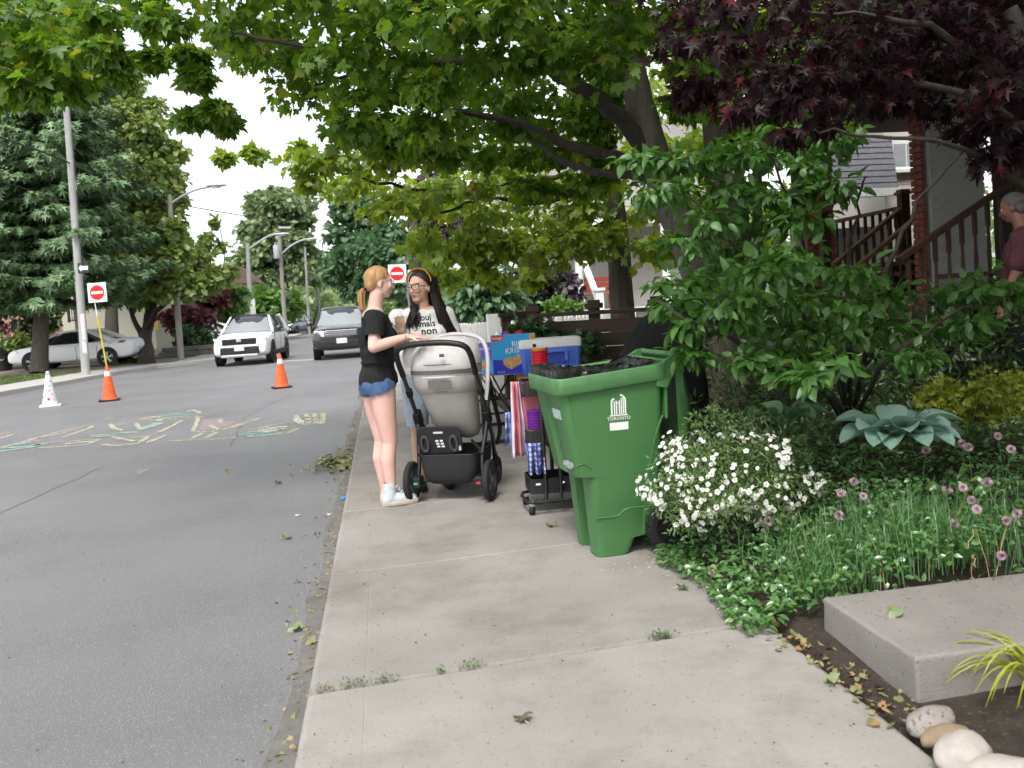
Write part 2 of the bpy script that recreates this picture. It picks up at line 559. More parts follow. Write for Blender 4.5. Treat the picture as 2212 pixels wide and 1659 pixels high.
NEEDLE = fan([(0.0, 0.0), (0.05, 0.1), (0.42, 0.35), (0.1, 0.32), (0.34, 0.72), (0.07, 0.6), (0.0, 1.0), (-0.07, 0.6), (-0.34, 0.72), (-0.1, 0.32), (-0.42, 0.35), (-0.05, 0.1)], 0.25, 0.25)

def np_mesh(name, V, T):
    me = bpy.data.meshes.new(name)
    nv, nt = len(V), len(T)
    me.vertices.add(nv)
    me.vertices.foreach_set('co', np.ascontiguousarray(V, dtype=np.float32).ravel())
    me.loops.add(nt * 3)
    me.loops.foreach_set('vertex_index', np.ascontiguousarray(T, dtype=np.int32).ravel())
    me.polygons.add(nt)
    me.polygons.foreach_set('loop_start', np.arange(0, nt * 3, 3, dtype=np.int32))
    me.update(calc_edges=True)
    me.validate()
    return me
def orient(nrm, tip):
    """rotation stacks (n,3,3): columns x, y = tip, z = normal"""
    y = tip / (np.linalg.norm(tip, axis=1, keepdims=True) + 1e-9)
    x = np.cross(y, nrm)
    x /= (np.linalg.norm(x, axis=1, keepdims=True) + 1e-9)
    z = np.cross(x, y)
    return np.stack([x, y, z], axis=2)
def leaves(tmpl, P, Rm, S):
    tv, tt = tmpl
    n, k = len(P), len(tv)
    V = np.einsum('nij,kj->nki', Rm, tv) * S[:, None, None] + P[:, None, :]
    T = (tt[None] + (np.arange(n) * k)[:, None, None]).reshape(-1, 3)
    return V.reshape(-1, 3), T
def leaf_field(blobs, per, size, up=0.9, droop=0.35, clump=7, spread=0.35, shell=0.4):
    """blobs: (centre, radii). leaves sit in little sprays through each blob. returns P, R, S"""
    Ps, Ns, Ts = [], [], []
    for c, rad in blobs:
        c = np.array(c, float)
        rad = np.array(rad if isinstance(rad, (tuple, list)) else (rad,) * 3, float)
        nc = max(1, int(per / clump))
        d = rng.normal(size=(nc, 3))
        d /= np.linalg.norm(d, axis=1, keepdims=True)
        q = (shell + (1 - shell) * rng.random((nc, 1))) if shell > 0 else rng.random((nc, 1)) ** (1 / 3)
        cc = c + d * rad * q
        for i in range(nc):
            off = rng.normal(size=(clump, 3)) * (spread * rad.mean())
            off[:, 2] *= 0.45
            p = cc[i] + off
            out = d[i] * 0.8 + off / (np.linalg.norm(off, axis=1, keepdims=True) + 1e-6) * 0.6 + rng.normal(size=(clump, 3)) * 0.35
            out[:, 2] -= droop
            nr = rng.normal(size=(clump, 3)) * 0.55 + d[i] * 0.3
            nr[:, 2] += up
            Ps.append(p); Ns.append(nr); Ts.append(out)
    P, Nn, T = np.concatenate(Ps), np.concatenate(Ns), np.concatenate(Ts)
    S = size * (0.65 + 0.6 * rng.random(len(P)))
    return P, orient(Nn, T), S
def in_view(P, margin=40):
    q = P - np.array(EYE)
    d = q @ np.array(_f)
    u = CU + FPX * (q @ np.array(_r)) / np.maximum(d, 0.01)
    v = CV - FPX * (q @ np.array(_u)) / np.maximum(d, 0.01)
    return (d > 0.3) & (u > -margin) & (u < 2212 + margin) & (v > -margin) & (v < 1659 + margin), d
def variants(tmpl):
    """four differently grown and curled versions of a leaf"""
    out = []
    for sx, sy, curl, skew in ((1.0, 1.0, 0.0, 0.0), (0.84, 1.08, -0.35, 0.08), (1.14, 0.92, 0.22, -0.10), (0.95, 0.8, -0.6, 0.14)):
        v = tmpl[0].copy()
        v[:, 2] += curl * v[:, 0] ** 2 - abs(curl) * 0.3 * v[:, 1] ** 2 + 0.05 * np.sin(v[:, 1] * 9 + sx * 7) * np.abs(v[:, 0])
        v[:, 0] = v[:, 0] * sx + skew * v[:, 1] ** 2
        v[:, 1] *= sy
        out.append(v)
    return out
def foliage(tmpl, field, m, parent, singles=0, part='crown', one='leaf'):
    """joins the leaves into one part; the largest in view become leaves of their own"""
    P, Rm, S = field
    idx = np.zeros(len(P), bool)
    if singles:
        ok, d = in_view(P + np.array(parent.location))
        score = np.where(ok, S / np.maximum(d, 0.3), 0)
        pick = np.argsort(-score)[:singles]
        pick = pick[score[pick] > 0]
        idx[pick] = True
        bases = [np_mesh(one, tv, tmpl[1]) for tv in variants(tmpl)]
        for q in bases: q.materials.append(m)
        for i in pick:
            o = bpy.data.objects.new(one, bases[int(i) % len(bases)])
            COL.objects.link(o)
            o.parent = parent
            mm = Matrix([list(Rm[i][0] * S[i]) + [P[i][0]], list(Rm[i][1] * S[i]) + [P[i][1]], list(Rm[i][2] * S[i]) + [P[i][2]], [0, 0, 0, 1]])
            o.matrix_local = mm
    rest = np.where(~idx)[0]
    Vs, Ts, n0 = [], [], 0
    for k, tv in enumerate(variants(tmpl)):
        sel = rest[rest % 4 == k]
        if len(sel) == 0: continue
        V, T = leaves((tv, tmpl[1]), P[sel], Rm[sel], S[sel])
        Vs.append(V); Ts.append(T + n0); n0 += len(V)
    V, T = np.concatenate(Vs), np.concatenate(Ts)
    o = link(part, np_mesh(part, V, T), m, parent)
    o['kind'] = 'stuff'
    return o
def merge_fields(*fs):
    return tuple(np.concatenate([f[i] for f in fs]) for i in range(3))
def wobble(pts, amp, n=4):
    """subdivide a path and shake it a little"""
    pts = [Vector(p) for p in pts]
    out = []
    for i in range(len(pts) - 1):
        p0 = pts[max(i - 1, 0)]; p1 = pts[i]; p2 = pts[i + 1]; p3 = pts[min(i + 2, len(pts) - 1)]
        for k in range(n):
            t = k / n
            q = 0.5 * ((2 * p1) + (p2 - p0) * t + (2 * p0 - 5 * p1 + 4 * p2 - p3) * t * t + (3 * p1 - p0 - 3 * p2 + p3) * t ** 3)
            if k or i: q = q + Vector((random.uniform(-1, 1), random.uniform(-1, 1), random.uniform(-1, 1))) * amp
            out.append(q)
    out.append(pts[-1])
    return out
def limb(mb, pts, r0, r1, amp=0.02, seg=8, n=4):
    w = wobble(pts, amp, n)
    L = len(w) - 1
    mb.tube(w, [r0 + (r1 - r0) * (i / L) ** 0.8 for i in range(L + 1)], seg)
    return w
def local(parent, pts):
    o = parent.location
    return [Vector(p) - o for p in pts]
def lf(parent, blobs):
    o = parent.location
    return [(Vector(c) - o, r_) for c, r_ in blobs]
def pb(u, v, d, rpx, squash=(1, 1, 1)):
    """a foliage mass seen at (u, v), rpx across there"""
    r_ = rpx / FPX * d
    return (at(u, v, d), (r_ * squash[0], r_ * squash[1], r_ * squash[2]))

L_MAPLE = leafmat('maple leaf', (0.05, 0.115, 0.016), (0.165, 0.29, 0.038), (0.24, 0.26, 0.04), trans=0.55, gloss=0.025)
L_MAPLE2 = leafmat('young maple leaf', (0.15, 0.25, 0.03), (0.32, 0.42, 0.06), (0.34, 0.26, 0.05), trans=0.5)
L_RED = leafmat('dark red leaf', (0.012, 0.004, 0.006), (0.036, 0.012, 0.018), (0.11, 0.014, 0.02), trans=0.3, gloss=0.02)
L_DOG = leafmat('shrub leaf', (0.05, 0.13, 0.022), (0.085, 0.20, 0.04), (0.12, 0.24, 0.04), trans=0.4, gloss=0.05)
L_LINDEN = leafmat('linden leaf', (0.09, 0.155, 0.035), (0.25, 0.32, 0.075), (0.26, 0.27, 0.06), trans=0.3)
L_SPRUCE = leafmat('spruce needles', (0.075, 0.14, 0.058), (0.19, 0.30, 0.14), (0.24, 0.35, 0.18), trans=0.15)
L_FAR = leafmat('far leaf', (0.10, 0.15, 0.065), (0.20, 0.27, 0.11), None, trans=0.3)
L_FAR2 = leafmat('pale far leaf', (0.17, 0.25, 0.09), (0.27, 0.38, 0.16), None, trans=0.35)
L_PURPLE = leafmat('purple leaf', (0.035, 0.02, 0.03), (0.09, 0.055, 0.075), None, trans=0.25)
L_BRIGHT = leafmat('bright leaf', (0.06, 0.14, 0.02), (0.14, 0.27, 0.05), None, trans=0.4)
L_GREY = leafmat('cool green leaf', (0.05, 0.115, 0.05), (0.12, 0.22, 0.10), None, trans=0.35)
L_DARK = leafmat('yew leaf', (0.010, 0.018, 0.008), (0.035, 0.045, 0.016), (0.09, 0.06, 0.02), trans=0.15)
L_CRIM = leafmat('crimson leaf', (0.07, 0.015, 0.018), (0.15, 0.035, 0.04), None, trans=0.3)

# ------------------------------------------------------------------ the big maple over the sidewalk
t = thing('maple_tree', 'large maple beside the sidewalk whose leaning grey trunk carries limbs over the road', 'tree', at(1568, 900, 7.4))
mb = MB()
D = 7.4
path = [at(1568, 930, D), at(1540, 690, D), at(1497, 548, D), at(1442, 430, D), at(1413, 325, D), at(1384, 225, D), at(1350, 100, D), at(1336, -10, D), at(1320, -200, D), at(1300, -420, D + 0.3)]
w = wobble(local(t, path), 0.008, 4)
rr = [0.19, 0.175, 0.15, 0.135, 0.125, 0.12, 0.115, 0.11, 0.09, 0.06]
rad = []
for i in range(len(w)):
    k = i / 4.0; a = int(min(k, 8)); rad.append(rr[a] + (rr[a + 1] - rr[a]) * min(k - a, 1))
mb.tube(w, rad, 12)
mb.build('trunk', M['bark'], t, smooth=60)
limbs = [
    ([at(1415, 335, 7.4), at(1350, 265, 7.3), at(1288, 210, 7.2), at(1205, 160, 7.1), at(1150, 105, 7.0), at(1078, 8, 6.9), at(1010, -120, 6.7)], 0.085, 0.045),
    ([at(1450, 390, 7.45), at(1350, 346, 7.5), at(1270, 325, 7.5), at(1200, 300, 7.5), at(1140, 268, 7.5), at(1080, 256, 7.5), at(960, 235, 7.3), at(840, 215, 7.1)], 0.055, 0.02),
    ([at(1462, 400, 7.5), at(1360, 380, 7.8), at(1290, 372, 8.0), at(1225, 352, 8.2), at(1150, 300, 8.4), at(1080, 262, 8.6)], 0.05, 0.02),
    ([at(1345, 95, 7.4), at(1200, 150, 7.3), at(1000, 135, 7.0), at(820, 130, 6.8), at(640, 95, 6.7), at(500, 70, 6.6)], 0.05, 0.012),
    ([at(1340, 60, 7.4), at(1260, 45, 7.6), at(1180, 60, 7.8), at(1060, 20, 8.2)], 0.05, 0.02),
    ([at(1355, 130, 7.4), at(1280, 105, 7.0), at(1180, 95, 6.6), at(1050, 60, 6.2), at(880, -10, 5.7)], 0.05, 0.02),
    ([at(820, 130, 6.8), at(740, 165, 6.6), at(660, 190, 6.5)], 0.02, 0.006),
    ([at(1336, -10, 7.4), at(1100, -160, 6.6), at(800, -200, 6.0), at(400, -180, 5.6), at(60, -120, 5.4)], 0.06, 0.02),
]
for pts, a, b_ in limbs:
    mb = MB()
    limb(mb, local(t, pts), a, b_, 0.015, 8)
    mb.build('limb', M['bark_dark'], t, smooth=60)
bl = []
def row(v, us, r_, d0, d1, sq=(1.15, 1.2, 0.7)):
    for u in us:
        bl.append(pb(u + random.uniform(-18, 18), v + random.uniform(-16, 16), random.uniform(d0, d1), r_ * random.uniform(0.85, 1.15), sq))
row(-40, range(-60, 600, 190), 80, 5.6, 8.0)
row(-40, range(650, 1480, 140), 95, 5.6, 8.0)
row(40, [225, 365], 52, 5.8, 7)
row(45, [-40, 90, 500] + list(range(620, 1450, 118)), 84, 5.6, 8.0)
row(112, [250, 330, 420], 30, 5.8, 7)
row(122, [-20, 100, 540] + list(range(640, 1330, 112)), 72, 5.8, 8.2)
row(195, [-20, 60, 150], 44, 5.9, 7)
row(175, [440], 18, 5.9, 6.6)
row(195, [650, 740, 840, 930], 60, 5.9, 8.2)
row(195, [1010, 1090, 1170, 1250, 1310], 60, 8.0, 9.4)
row(240, [420, 485], 20, 6.2, 6.5)
row(262, [740, 830, 920], 58, 6.2, 7.4)
row(262, [1010, 1090, 1170, 1250, 1310], 58, 8.2, 9.6)
row(165, [270], 20, 6.0, 6.6)
row(325, [860, 950], 48, 7.0, 7.6)
row(325, [1040, 1120, 1210, 1290], 52, 8.8, 10)
row(280, [482], 16, 6.2, 6.5)
row(395, [1130, 1240, 1310], 40, 8.8, 10)
row(50, [1490, 1580, 1680, 1770], 52, 6.0, 7.2)
row(150, [1475, 1560, 1650, 1740], 46, 6.0, 7.2)
row(240, [1485, 1560, 1640, 1730], 40, 6.0, 7.2)
row(310, [1600, 1680, 1750, 1810], 32, 6.0, 7.0)
f1 = leaf_field(lf(t, bl), 190, 0.094, up=0.9, droop=0.5, clump=7, spread=0.3, shell=0.15)
# unseen crown masses added overhead to shade garden, sidewalk and porch
over = [(Vector((random.uniform(0.5, 7), random.uniform(3.5, 9), random.uniform(4.6, 7.5))), (1.1, 1.1, 0.6)) for _ in range(36)]
over += [(Vector((random.uniform(3.2, 7), random.uniform(4.0, 8.6), random.uniform(4.2, 6.0))), (1.1, 1.1, 0.5)) for _ in range(22)]
over += [(Vector((random.uniform(-5, 0.5), random.uniform(5.5, 11), random.uniform(5.6, 7.6))), (1.0, 1.0, 0.5)) for _ in range(2)]
over += [(Vector((random.uniform(-1.8, 3.5), random.uniform(4.0, 9.0), random.uniform(5.2, 7.6))), (1.0, 1.0, 0.5)) for _ in range(26)]
over += [(Vector((random.uniform(4, 9), random.uniform(-1, 4.5), random.uniform(4.0, 6.5))), (1.2, 1.2, 0.6)) for _ in range(30)]
f2 = leaf_field(lf(t, over), 130, 0.15, clump=7, spread=0.4, shell=0.2)
foliage(MAPLE, merge_fields(f1, f2), L_MAPLE, t, 300)

# ------------------------------------------------------------------ the paler maple further along
t = thing('maple_tree', 'slim straight maple with pale bark and yellow green leaves behind the dark board fence', 'tree', at(1345, 720, 12.5))
mb = MB()
limb(mb, local(t, [at(1347, 740, 12.5), at(1338, 560, 12.5), at(1325, 430, 12.5), at(1312, 330, 12.5), at(1300, 230, 12.5), at(1292, 100, 12.5)]), 0.19, 0.11, 0.012, 10)
mb.build('trunk', M['bark'], t, smooth=60)
for pts, a, b_ in [
    ([at(1318, 400, 12.5), at(1260, 420, 12.3), at(1160, 440, 12), at(1060, 430, 11.7), at(990, 445, 11.5), at(900, 480, 11.3)], 0.05, 0.015),
    ([at(1310, 330, 12.5), at(1200, 380, 12.0), at(1080, 400, 11.6), at(960, 410, 11.4), at(850, 400, 11.2), at(740, 370, 11.0), at(660, 340, 10.8)], 0.05, 0.012),
    ([at(1330, 470, 12.5), at(1250, 500, 12.2), at(1180, 520, 12.0), at(1100, 555, 11.8)], 0.04, 0.012),
    ([at(1320, 420, 12.5), at(1400, 380, 12.8), at(1480, 350, 13)], 0.04, 0.015),
]:
    mb = MB()
    limb(mb, local(t, pts), a, b_, 0.03, 6)
    mb.build('limb', M['bark_dark'], t, smooth=60)
bl = []
row(300, [760, 820], 30, 10.4, 11.5)
row(330, [500, 545, 640], 13, 10.4, 11)
row(345, [680, 740, 800, 880, 960, 1060, 1160], 42, 10.4, 12)
row(400, [750, 800, 870, 960, 1040, 1130, 1230, 1310], 42, 10.8, 12.5)
row(455, [820, 890, 980, 1060, 1140, 1220, 1290], 44, 11, 12.8)
row(515, [930, 1010, 1090, 1170, 1240, 1300], 42, 11, 12.8)
row(555, [975, 1040, 1110, 1180, 1260], 36, 11, 12.8)
row(600, [960, 1030, 1080, 1140], 24, 11, 12.4)
row(392, [655], 14, 10.6, 11)
f1 = leaf_field(lf(t, bl), 150, 0.115, up=0.7, droop=0.5, clump=6, spread=0.36, shell=0.1)
bl = []
row(60, [1380, 1450, 1520, 1600, 1680, 1760], 80, 12, 15)
row(200, [1390, 1470, 1550, 1640, 1720, 1800], 75, 12, 15)
row(320, [1400, 1480, 1560, 1650, 1720], 60, 12, 15)
row(440, [1390, 1450, 1520, 1600, 1670], 55, 12, 15)
row(540, [1400, 1440, 1560, 1620], 45, 12, 15)
f2 = leaf_field(lf(t, bl), 110, 0.16, up=0.7, droop=0.5, clump=6, spread=0.36, shell=0.1)
foliage(MAPLE, merge_fields(f1, f2), L_MAPLE2, t, 150)

# ------------------------------------------------------------------ the thick old trunk in the garden
t = thing('old_tree', 'thick furrowed grey trunk standing behind the dark red maple leaves', 'tree', at(1600, 880, 8.6))
mb = MB()
limb(mb, local(t, [at(1610, 900, 8.6), at(1590, 640, 8.6), at(1568, 400, 8.6), at(1552, 200, 8.6), at(1545, 30, 8.6), at(1530, -300, 8.6)]), 0.21, 0.16, 0.012, 12)
mb.build('trunk', M['bark'], t, smooth=60)
mb = MB()
limb(mb, local(t, [at(1640, 700, 8.2), at(1635, 400, 8.2), at(1628, 150, 8.2), at(1600, -100, 8.3)]), 0.05, 0.04, 0.01, 8)
mb.build('stem', M['bark'], t, smooth=60)
bl = [(Vector((random.uniform(3, 10), random.uniform(5.5, 9.5), random.uniform(6.5, 9))), (1.4, 1.4, 0.8)) for _ in range(26)]
foliage(MAPLE, leaf_field(lf(t, bl), 110, 0.18, clump=6, spread=0.4, shell=0.1), L_MAPLE, t)

# ------------------------------------------------------------------ dark red Japanese maple
t = thing('red_leaf_maple', 'small maple with dark wine red fingered leaves hanging at upper right', 'tree', G(2330, 1250, 0.2))
mb = MB()
rb = t.location.copy()
limb(mb, local(t, [rb, at(2300, 900, 3.9), at(2270, 500, 4.0), at(2230, 200, 4.0), at(2180, 20, 4.0)]), 0.06, 0.035, 0.01, 8)
mb.build('trunk', M['bark_dark'], t, smooth=60)
for pts, a, b_ in [([at(2255, 300, 4.0), at(2080, 200, 3.9), at(1900, 170, 3.8), at(1720, 150, 3.7), at(1560, 120, 3.7)], 0.022, 0.005),
                   ([at(2230, 200, 4.0), at(2000, 60, 3.9), at(1800, 30, 3.8), at(1600, 10, 3.7)], 0.022, 0.005),
                   ([at(2265, 450, 4.0), at(2150, 350, 3.9), at(2000, 300, 3.7), at(1860, 290, 3.6), at(1760, 280, 3.5)], 0.018, 0.004)]:
    mb = MB()
    limb(mb, local(t, pts), a, b_, 0.015, 6)
    mb.build('limb', M['bark_dark'], t, smooth=60)
bl = []
sq = (1.2, 1.2, 0.55)
row(-60, range(1500, 2330, 100), 75, 3.3, 4.6, sq)
row(20, range(1500, 2330, 95), 66, 3.3, 4.6, sq)
row(95, range(1490, 2330, 92), 58, 3.3, 4.6, sq)
row(165, range(1560, 2330, 88), 52, 3.4, 4.6, sq)
row(222, range(1620, 2330, 85), 40, 3.4, 4.6, sq)
row(270, [1700, 1770, 2080, 2160, 2230], 28, 3.4, 4.2, sq)
row(330, [2150, 2210], 34, 3.6, 4.2, sq)
row(200, [1475, 1500], 30, 3.5, 3.9, sq)
for k in range(48):                                  # unseen crown added on the right to shade the porch
    y = random.uniform(0.3, 6.0)
    bl.append((Vector((0.86 * y + random.uniform(1.0, 3.6), y, random.uniform(1.3, 4.8))), (0.65, 0.65, 0.4)))
foliage(PALM, leaf_field(lf(t, bl), 95, 0.062, up=1.0, droop=0.55, clump=6, spread=0.4, shell=0.1), L_RED, t, 280)

# ------------------------------------------------------------------ broad leaved shrub between the bin and the porch
t = thing('leafy_shrub', 'wide green shrub with broad pointed leaves behind the white flowering bush', 'shrub', G(1840, 935, 0.25))
sb = t.location.copy()
stems = [[sb, at(1800, 780, 5.2), at(1700, 640, 5.0), at(1580, 520, 4.9), at(1480, 420, 4.8)],
         [sb, at(1790, 740, 5.3), at(1740, 560, 5.2), at(1700, 420, 5.1), at(1660, 330, 5.0)],
         [sb, at(1830, 760, 5.3), at(1830, 600, 5.3), at(1850, 460, 5.2), at(1870, 380, 5.1)],
         [sb, at(1760, 830, 4.9), at(1640, 760, 4.6), at(1500, 700, 4.4), at(1420, 650, 4.4)],
         [sb, at(1900, 800, 4.9), at(2000, 720, 4.7), at(2100, 660, 4.6)],
         [sb, at(1800, 850, 4.7), at(1740, 800, 4.4), at(1690, 790, 4.2)],
         [sb, at(1880, 700, 5.2), at(1950, 500, 5.2), at(2000, 420, 5.2), at(2090, 310, 5.2)]]
for pts in stems:
    mb = MB()
    limb(mb, local(t, pts), 0.022, 0.005, 0.015, 6)
    mb.build('stem', M['bark_dark'], t, smooth=60)
bl = []
sq = (1.2, 1.2, 0.6)
row(300, [1640, 1700, 1750, 1800], 34, 4.9, 5.4, sq)
row(355, [1390, 1450, 1530, 1600, 1680, 1760], 36, 4.6, 5.3, sq)
row(410, [1400, 1470, 1550, 1620, 1700, 1760, 1810], 40, 4.6, 5.4, sq)
row(470, [1520, 1600, 1680, 1740], 44, 4.7, 5.4, sq)
row(540, [1480, 1560, 1640, 1710], 46, 4.6, 5.4, sq)
row(600, [1470, 1530, 1600, 1680, 1750, 1830, 2130], 44, 4.4, 5.2, sq)
row(650, [1480, 1540, 1600, 1670, 1750, 1840, 1930, 2060, 2170], 42, 4.3, 5.1, sq)
row(710, [1500, 1590, 1680, 1760, 1830, 1910, 2000, 2090], 34, 4.2, 5.0, sq)
row(765, [1500, 1600, 1670, 1740, 1800, 1960], 32, 4.1, 4.9, sq)
row(815, [1680, 1740, 1780], 24, 4.1, 4.6, sq)
foliage(OVATE, leaf_field(lf(t, bl), 92, 0.078, up=1.1, droop=0.45, clump=5, spread=0.45, shell=0.1), L_DOG, t, 300)
# ------------------------------------------------------------------ trees and bushes further off
def crown_tree(name, label, base, tops, blobs, per, size, leaf, tmpl, tr, bark='bark_dark', part='crown', cat='tree', group=None, singles=0, up=0.6, droop=0.3, spread=0.33, shell=0.25, clump=7):
    t = thing(name, label, cat, base, 0, group)
    for i, pts in enumerate(tops):
        mb = MB()
        k = 1.0 if i == 0 else 0.5
        limb(mb, local(t, [base] + pts if i == 0 else pts), tr * k, tr * k * 0.35, tr * 0.12, 8)
        mb.build('trunk' if i == 0 else 'limb', M[bark], t, smooth=60)
    foliage(tmpl, leaf_field(lf(t, blobs), per, size, up=up, droop=droop, clump=clump, spread=spread, shell=shell), leaf, t, singles, part)
    return t
def ell_blobs(u, v, d, ru, rv, n, rpx, depth=0.7):
    """n masses spread through an egg seen at (u, v)"""
    out = []
    for i in range(n):
        a = random.uniform(0, 2 * PI); q = math.sqrt(random.random())
        out.append(pb(u + ru * q * math.cos(a), v + rv * q * math.sin(a), d + random.uniform(-1, 1) * ru / FPX * d * depth, rpx * random.uniform(0.75, 1.25), (1.1, 1.1, 0.75)))
    return out

# spruce on the lawn: whorls of drooping boughs, each a spray of needles
SPD = 31.0
base = G(84, 806, 0.0)
t = thing('spruce_tree', 'tall blue green spruce on the lawn at the left edge', 'tree', base)
mb = MB()
limb(mb, local(t, [base, at(90, 650, SPD), at(98, 400, SPD), at(105, 100, SPD), at(110, -120, SPD)]), 0.33, 0.06, 0.02, 10)
mb.build('trunk', M['bark'], t, smooth=60)
P_, N_, T_, S_ = [], [], [], []
mb = MB()
trunk_axis = [(at(90, 640, SPD)), at(110, -140, SPD)]
for k in range(30):
    h = k / 29.0
    c = trunk_axis[0].lerp(trunk_axis[1], h)
    reach = (3.5 * (1 - h) + 0.9) * (0.7 + 0.5 * random.random()) * (0.85 if k < 2 else 1)
    nb = 9
    for j in range(nb):
        a = 2 * PI * (j + random.random() * 0.8) / nb + k * 0.7
        L = reach * random.uniform(0.75, 1.12)
        dx, dy = math.cos(a), math.sin(a)
        ns = int(L * 7)
        prev = c
        for s_ in range(1, ns + 1):
            q = s_ / ns
            z = -0.9 * q * L * 0.34 + 0.32 * L * q * q * 0.8
            p = c + Vector((dx * L * q, dy * L * q, z))
            for side in range(6):
                w_ = (0.16 + 0.42 * (1 - abs(q - 0.45))) * random.uniform(-1, 1)
                pp = p + Vector((-dy * w_, dx * w_, random.uniform(-0.16, 0.03)))
                P_.append(pp - base)
                N_.append((dx * 0.2 + random.uniform(-.45, .45), dy * 0.2 + random.uniform(-.45, .45), 1.0))
                T_.append((dx + random.uniform(-.6, .6), dy + random.uniform(-.6, .6), -0.35 + random.uniform(-.4, .2)))
                S_.append(random.uniform(0.3, 0.52))
        mb.tube([c - base, c + Vector((dx * L * 0.5, dy * L * 0.5, -0.12 * L)) - base, c + Vector((dx * L, dy * L, -0.04 * L)) - base], [0.045, 0.03, 0.01], 4)
mb.build('boughs', M['bark_dark'], t)['kind'] = 'stuff'
foliage(NEEDLE, (np.array([tuple(p) for p in P_]), orient(np.array(N_), np.array(T_)), np.array(S_)), L_SPRUCE, t, 0, 'needles')

bl = ell_blobs(300, 400, 38, 66, 190, 56, 30) + ell_blobs(340, 590, 37, 100, 56, 26, 28) + ell_blobs(270, 250, 39, 60, 80, 16, 28) + [pb(372, 420, 37, 22), pb(375, 330, 38, 20), pb(420, 560, 36, 22), pb(455, 600, 36, 18), pb(370, 480, 37, 24), pb(380, 545, 33, 22), pb(390, 600, 33, 26), pb(372, 500, 33, 18), pb(365, 560, 33, 24), pb(350, 620, 33, 22), pb(410, 620, 33, 20)]
bb = G(318, 786, -0.02)
crown_tree('linden_tree', 'broad yellow green linden with several limbs beside the white sedan', bb,
           [[at(316, 720, 37.5), at(330, 640, 38), at(340, 500, 38), at(330, 300, 38)],
            [at(312, 735, 37.5), at(290, 690, 37.5), at(255, 620, 37.5)],
            [at(318, 710, 37.5), at(350, 660, 37), at(420, 610, 36.5)]], bl, 260, 0.27, L_LINDEN, CLUMP, 0.32, spread=0.33, shell=0.3)
crown_tree('shade_tree', 'dark trunked tree directly behind the roof of the white sedan', G(244, 782, -0.02),
           [[at(243, 660, 41), at(240, 500, 41), at(235, 300, 41)]], ell_blobs(210, 340, 42, 60, 170, 22, 34), 160, 0.34, L_GREY, CLUMP, 0.36)
crown_tree('slender_tree', 'thin open branched young tree rising behind the white sport utility vehicle', G(468, 766, -0.1),
           [[at(465, 680, 46), at(460, 600, 46), at(440, 500, 46)], [at(462, 620, 46), at(485, 560, 46), at(470, 470, 46)]],
           ell_blobs(465, 600, 46, 34, 45, 12, 12) + [pb(467, 480, 46, 5), pb(448, 515, 46, 6), pb(470, 530, 46, 7), pb(440, 545, 46, 8)], 40, 0.4, L_LINDEN, CLUMP, 0.1, spread=0.5)
crown_tree('street_tree', 'big round crowned tree towering over the far street lamps', G(628, 716, -0.12),
           [[at(622, 640, 78), at(614, 560, 78), at(608, 460, 78)], [at(618, 600, 78), at(580, 540, 78)], [at(616, 590, 78), at(660, 540, 78)]],
           ell_blobs(605, 480, 78, 70, 60, 46, 24) + ell_blobs(610, 570, 78, 85, 60, 30, 22) + ell_blobs(560, 640, 79, 40, 60, 12, 20), 230, 0.5, L_FAR, CLUMP, 0.6)
crown_tree('street_tree', 'tall tree at the right of the gap of sky, partly behind the maple leaves', G(915, 722, -0.1),
           [[at(880, 600, 58), at(790, 480, 58), at(780, 420, 58)]],
           ell_blobs(790, 520, 58, 66, 110, 30, 26) + ell_blobs(850, 560, 57, 80, 70, 20, 28) + [pb(745, 450, 58, 16), pb(765, 410, 58, 16), pb(735, 570, 57, 20), pb(715, 590, 57, 14)], 220, 0.45, L_GREY, CLUMP, 0.45)
crown_tree('plum_tree', 'purple leaved tree showing between the pale maple leaves', G(905, 725, 0.0),
           [[at(905, 620, 34), at(900, 500, 34), at(905, 380, 34)]],
           ell_blobs(960, 450, 34, 45, 110, 14, 30) + ell_blobs(1010, 500, 34, 60, 50, 8, 28), 120, 0.3, L_PURPLE, CLUMP, 0.2)
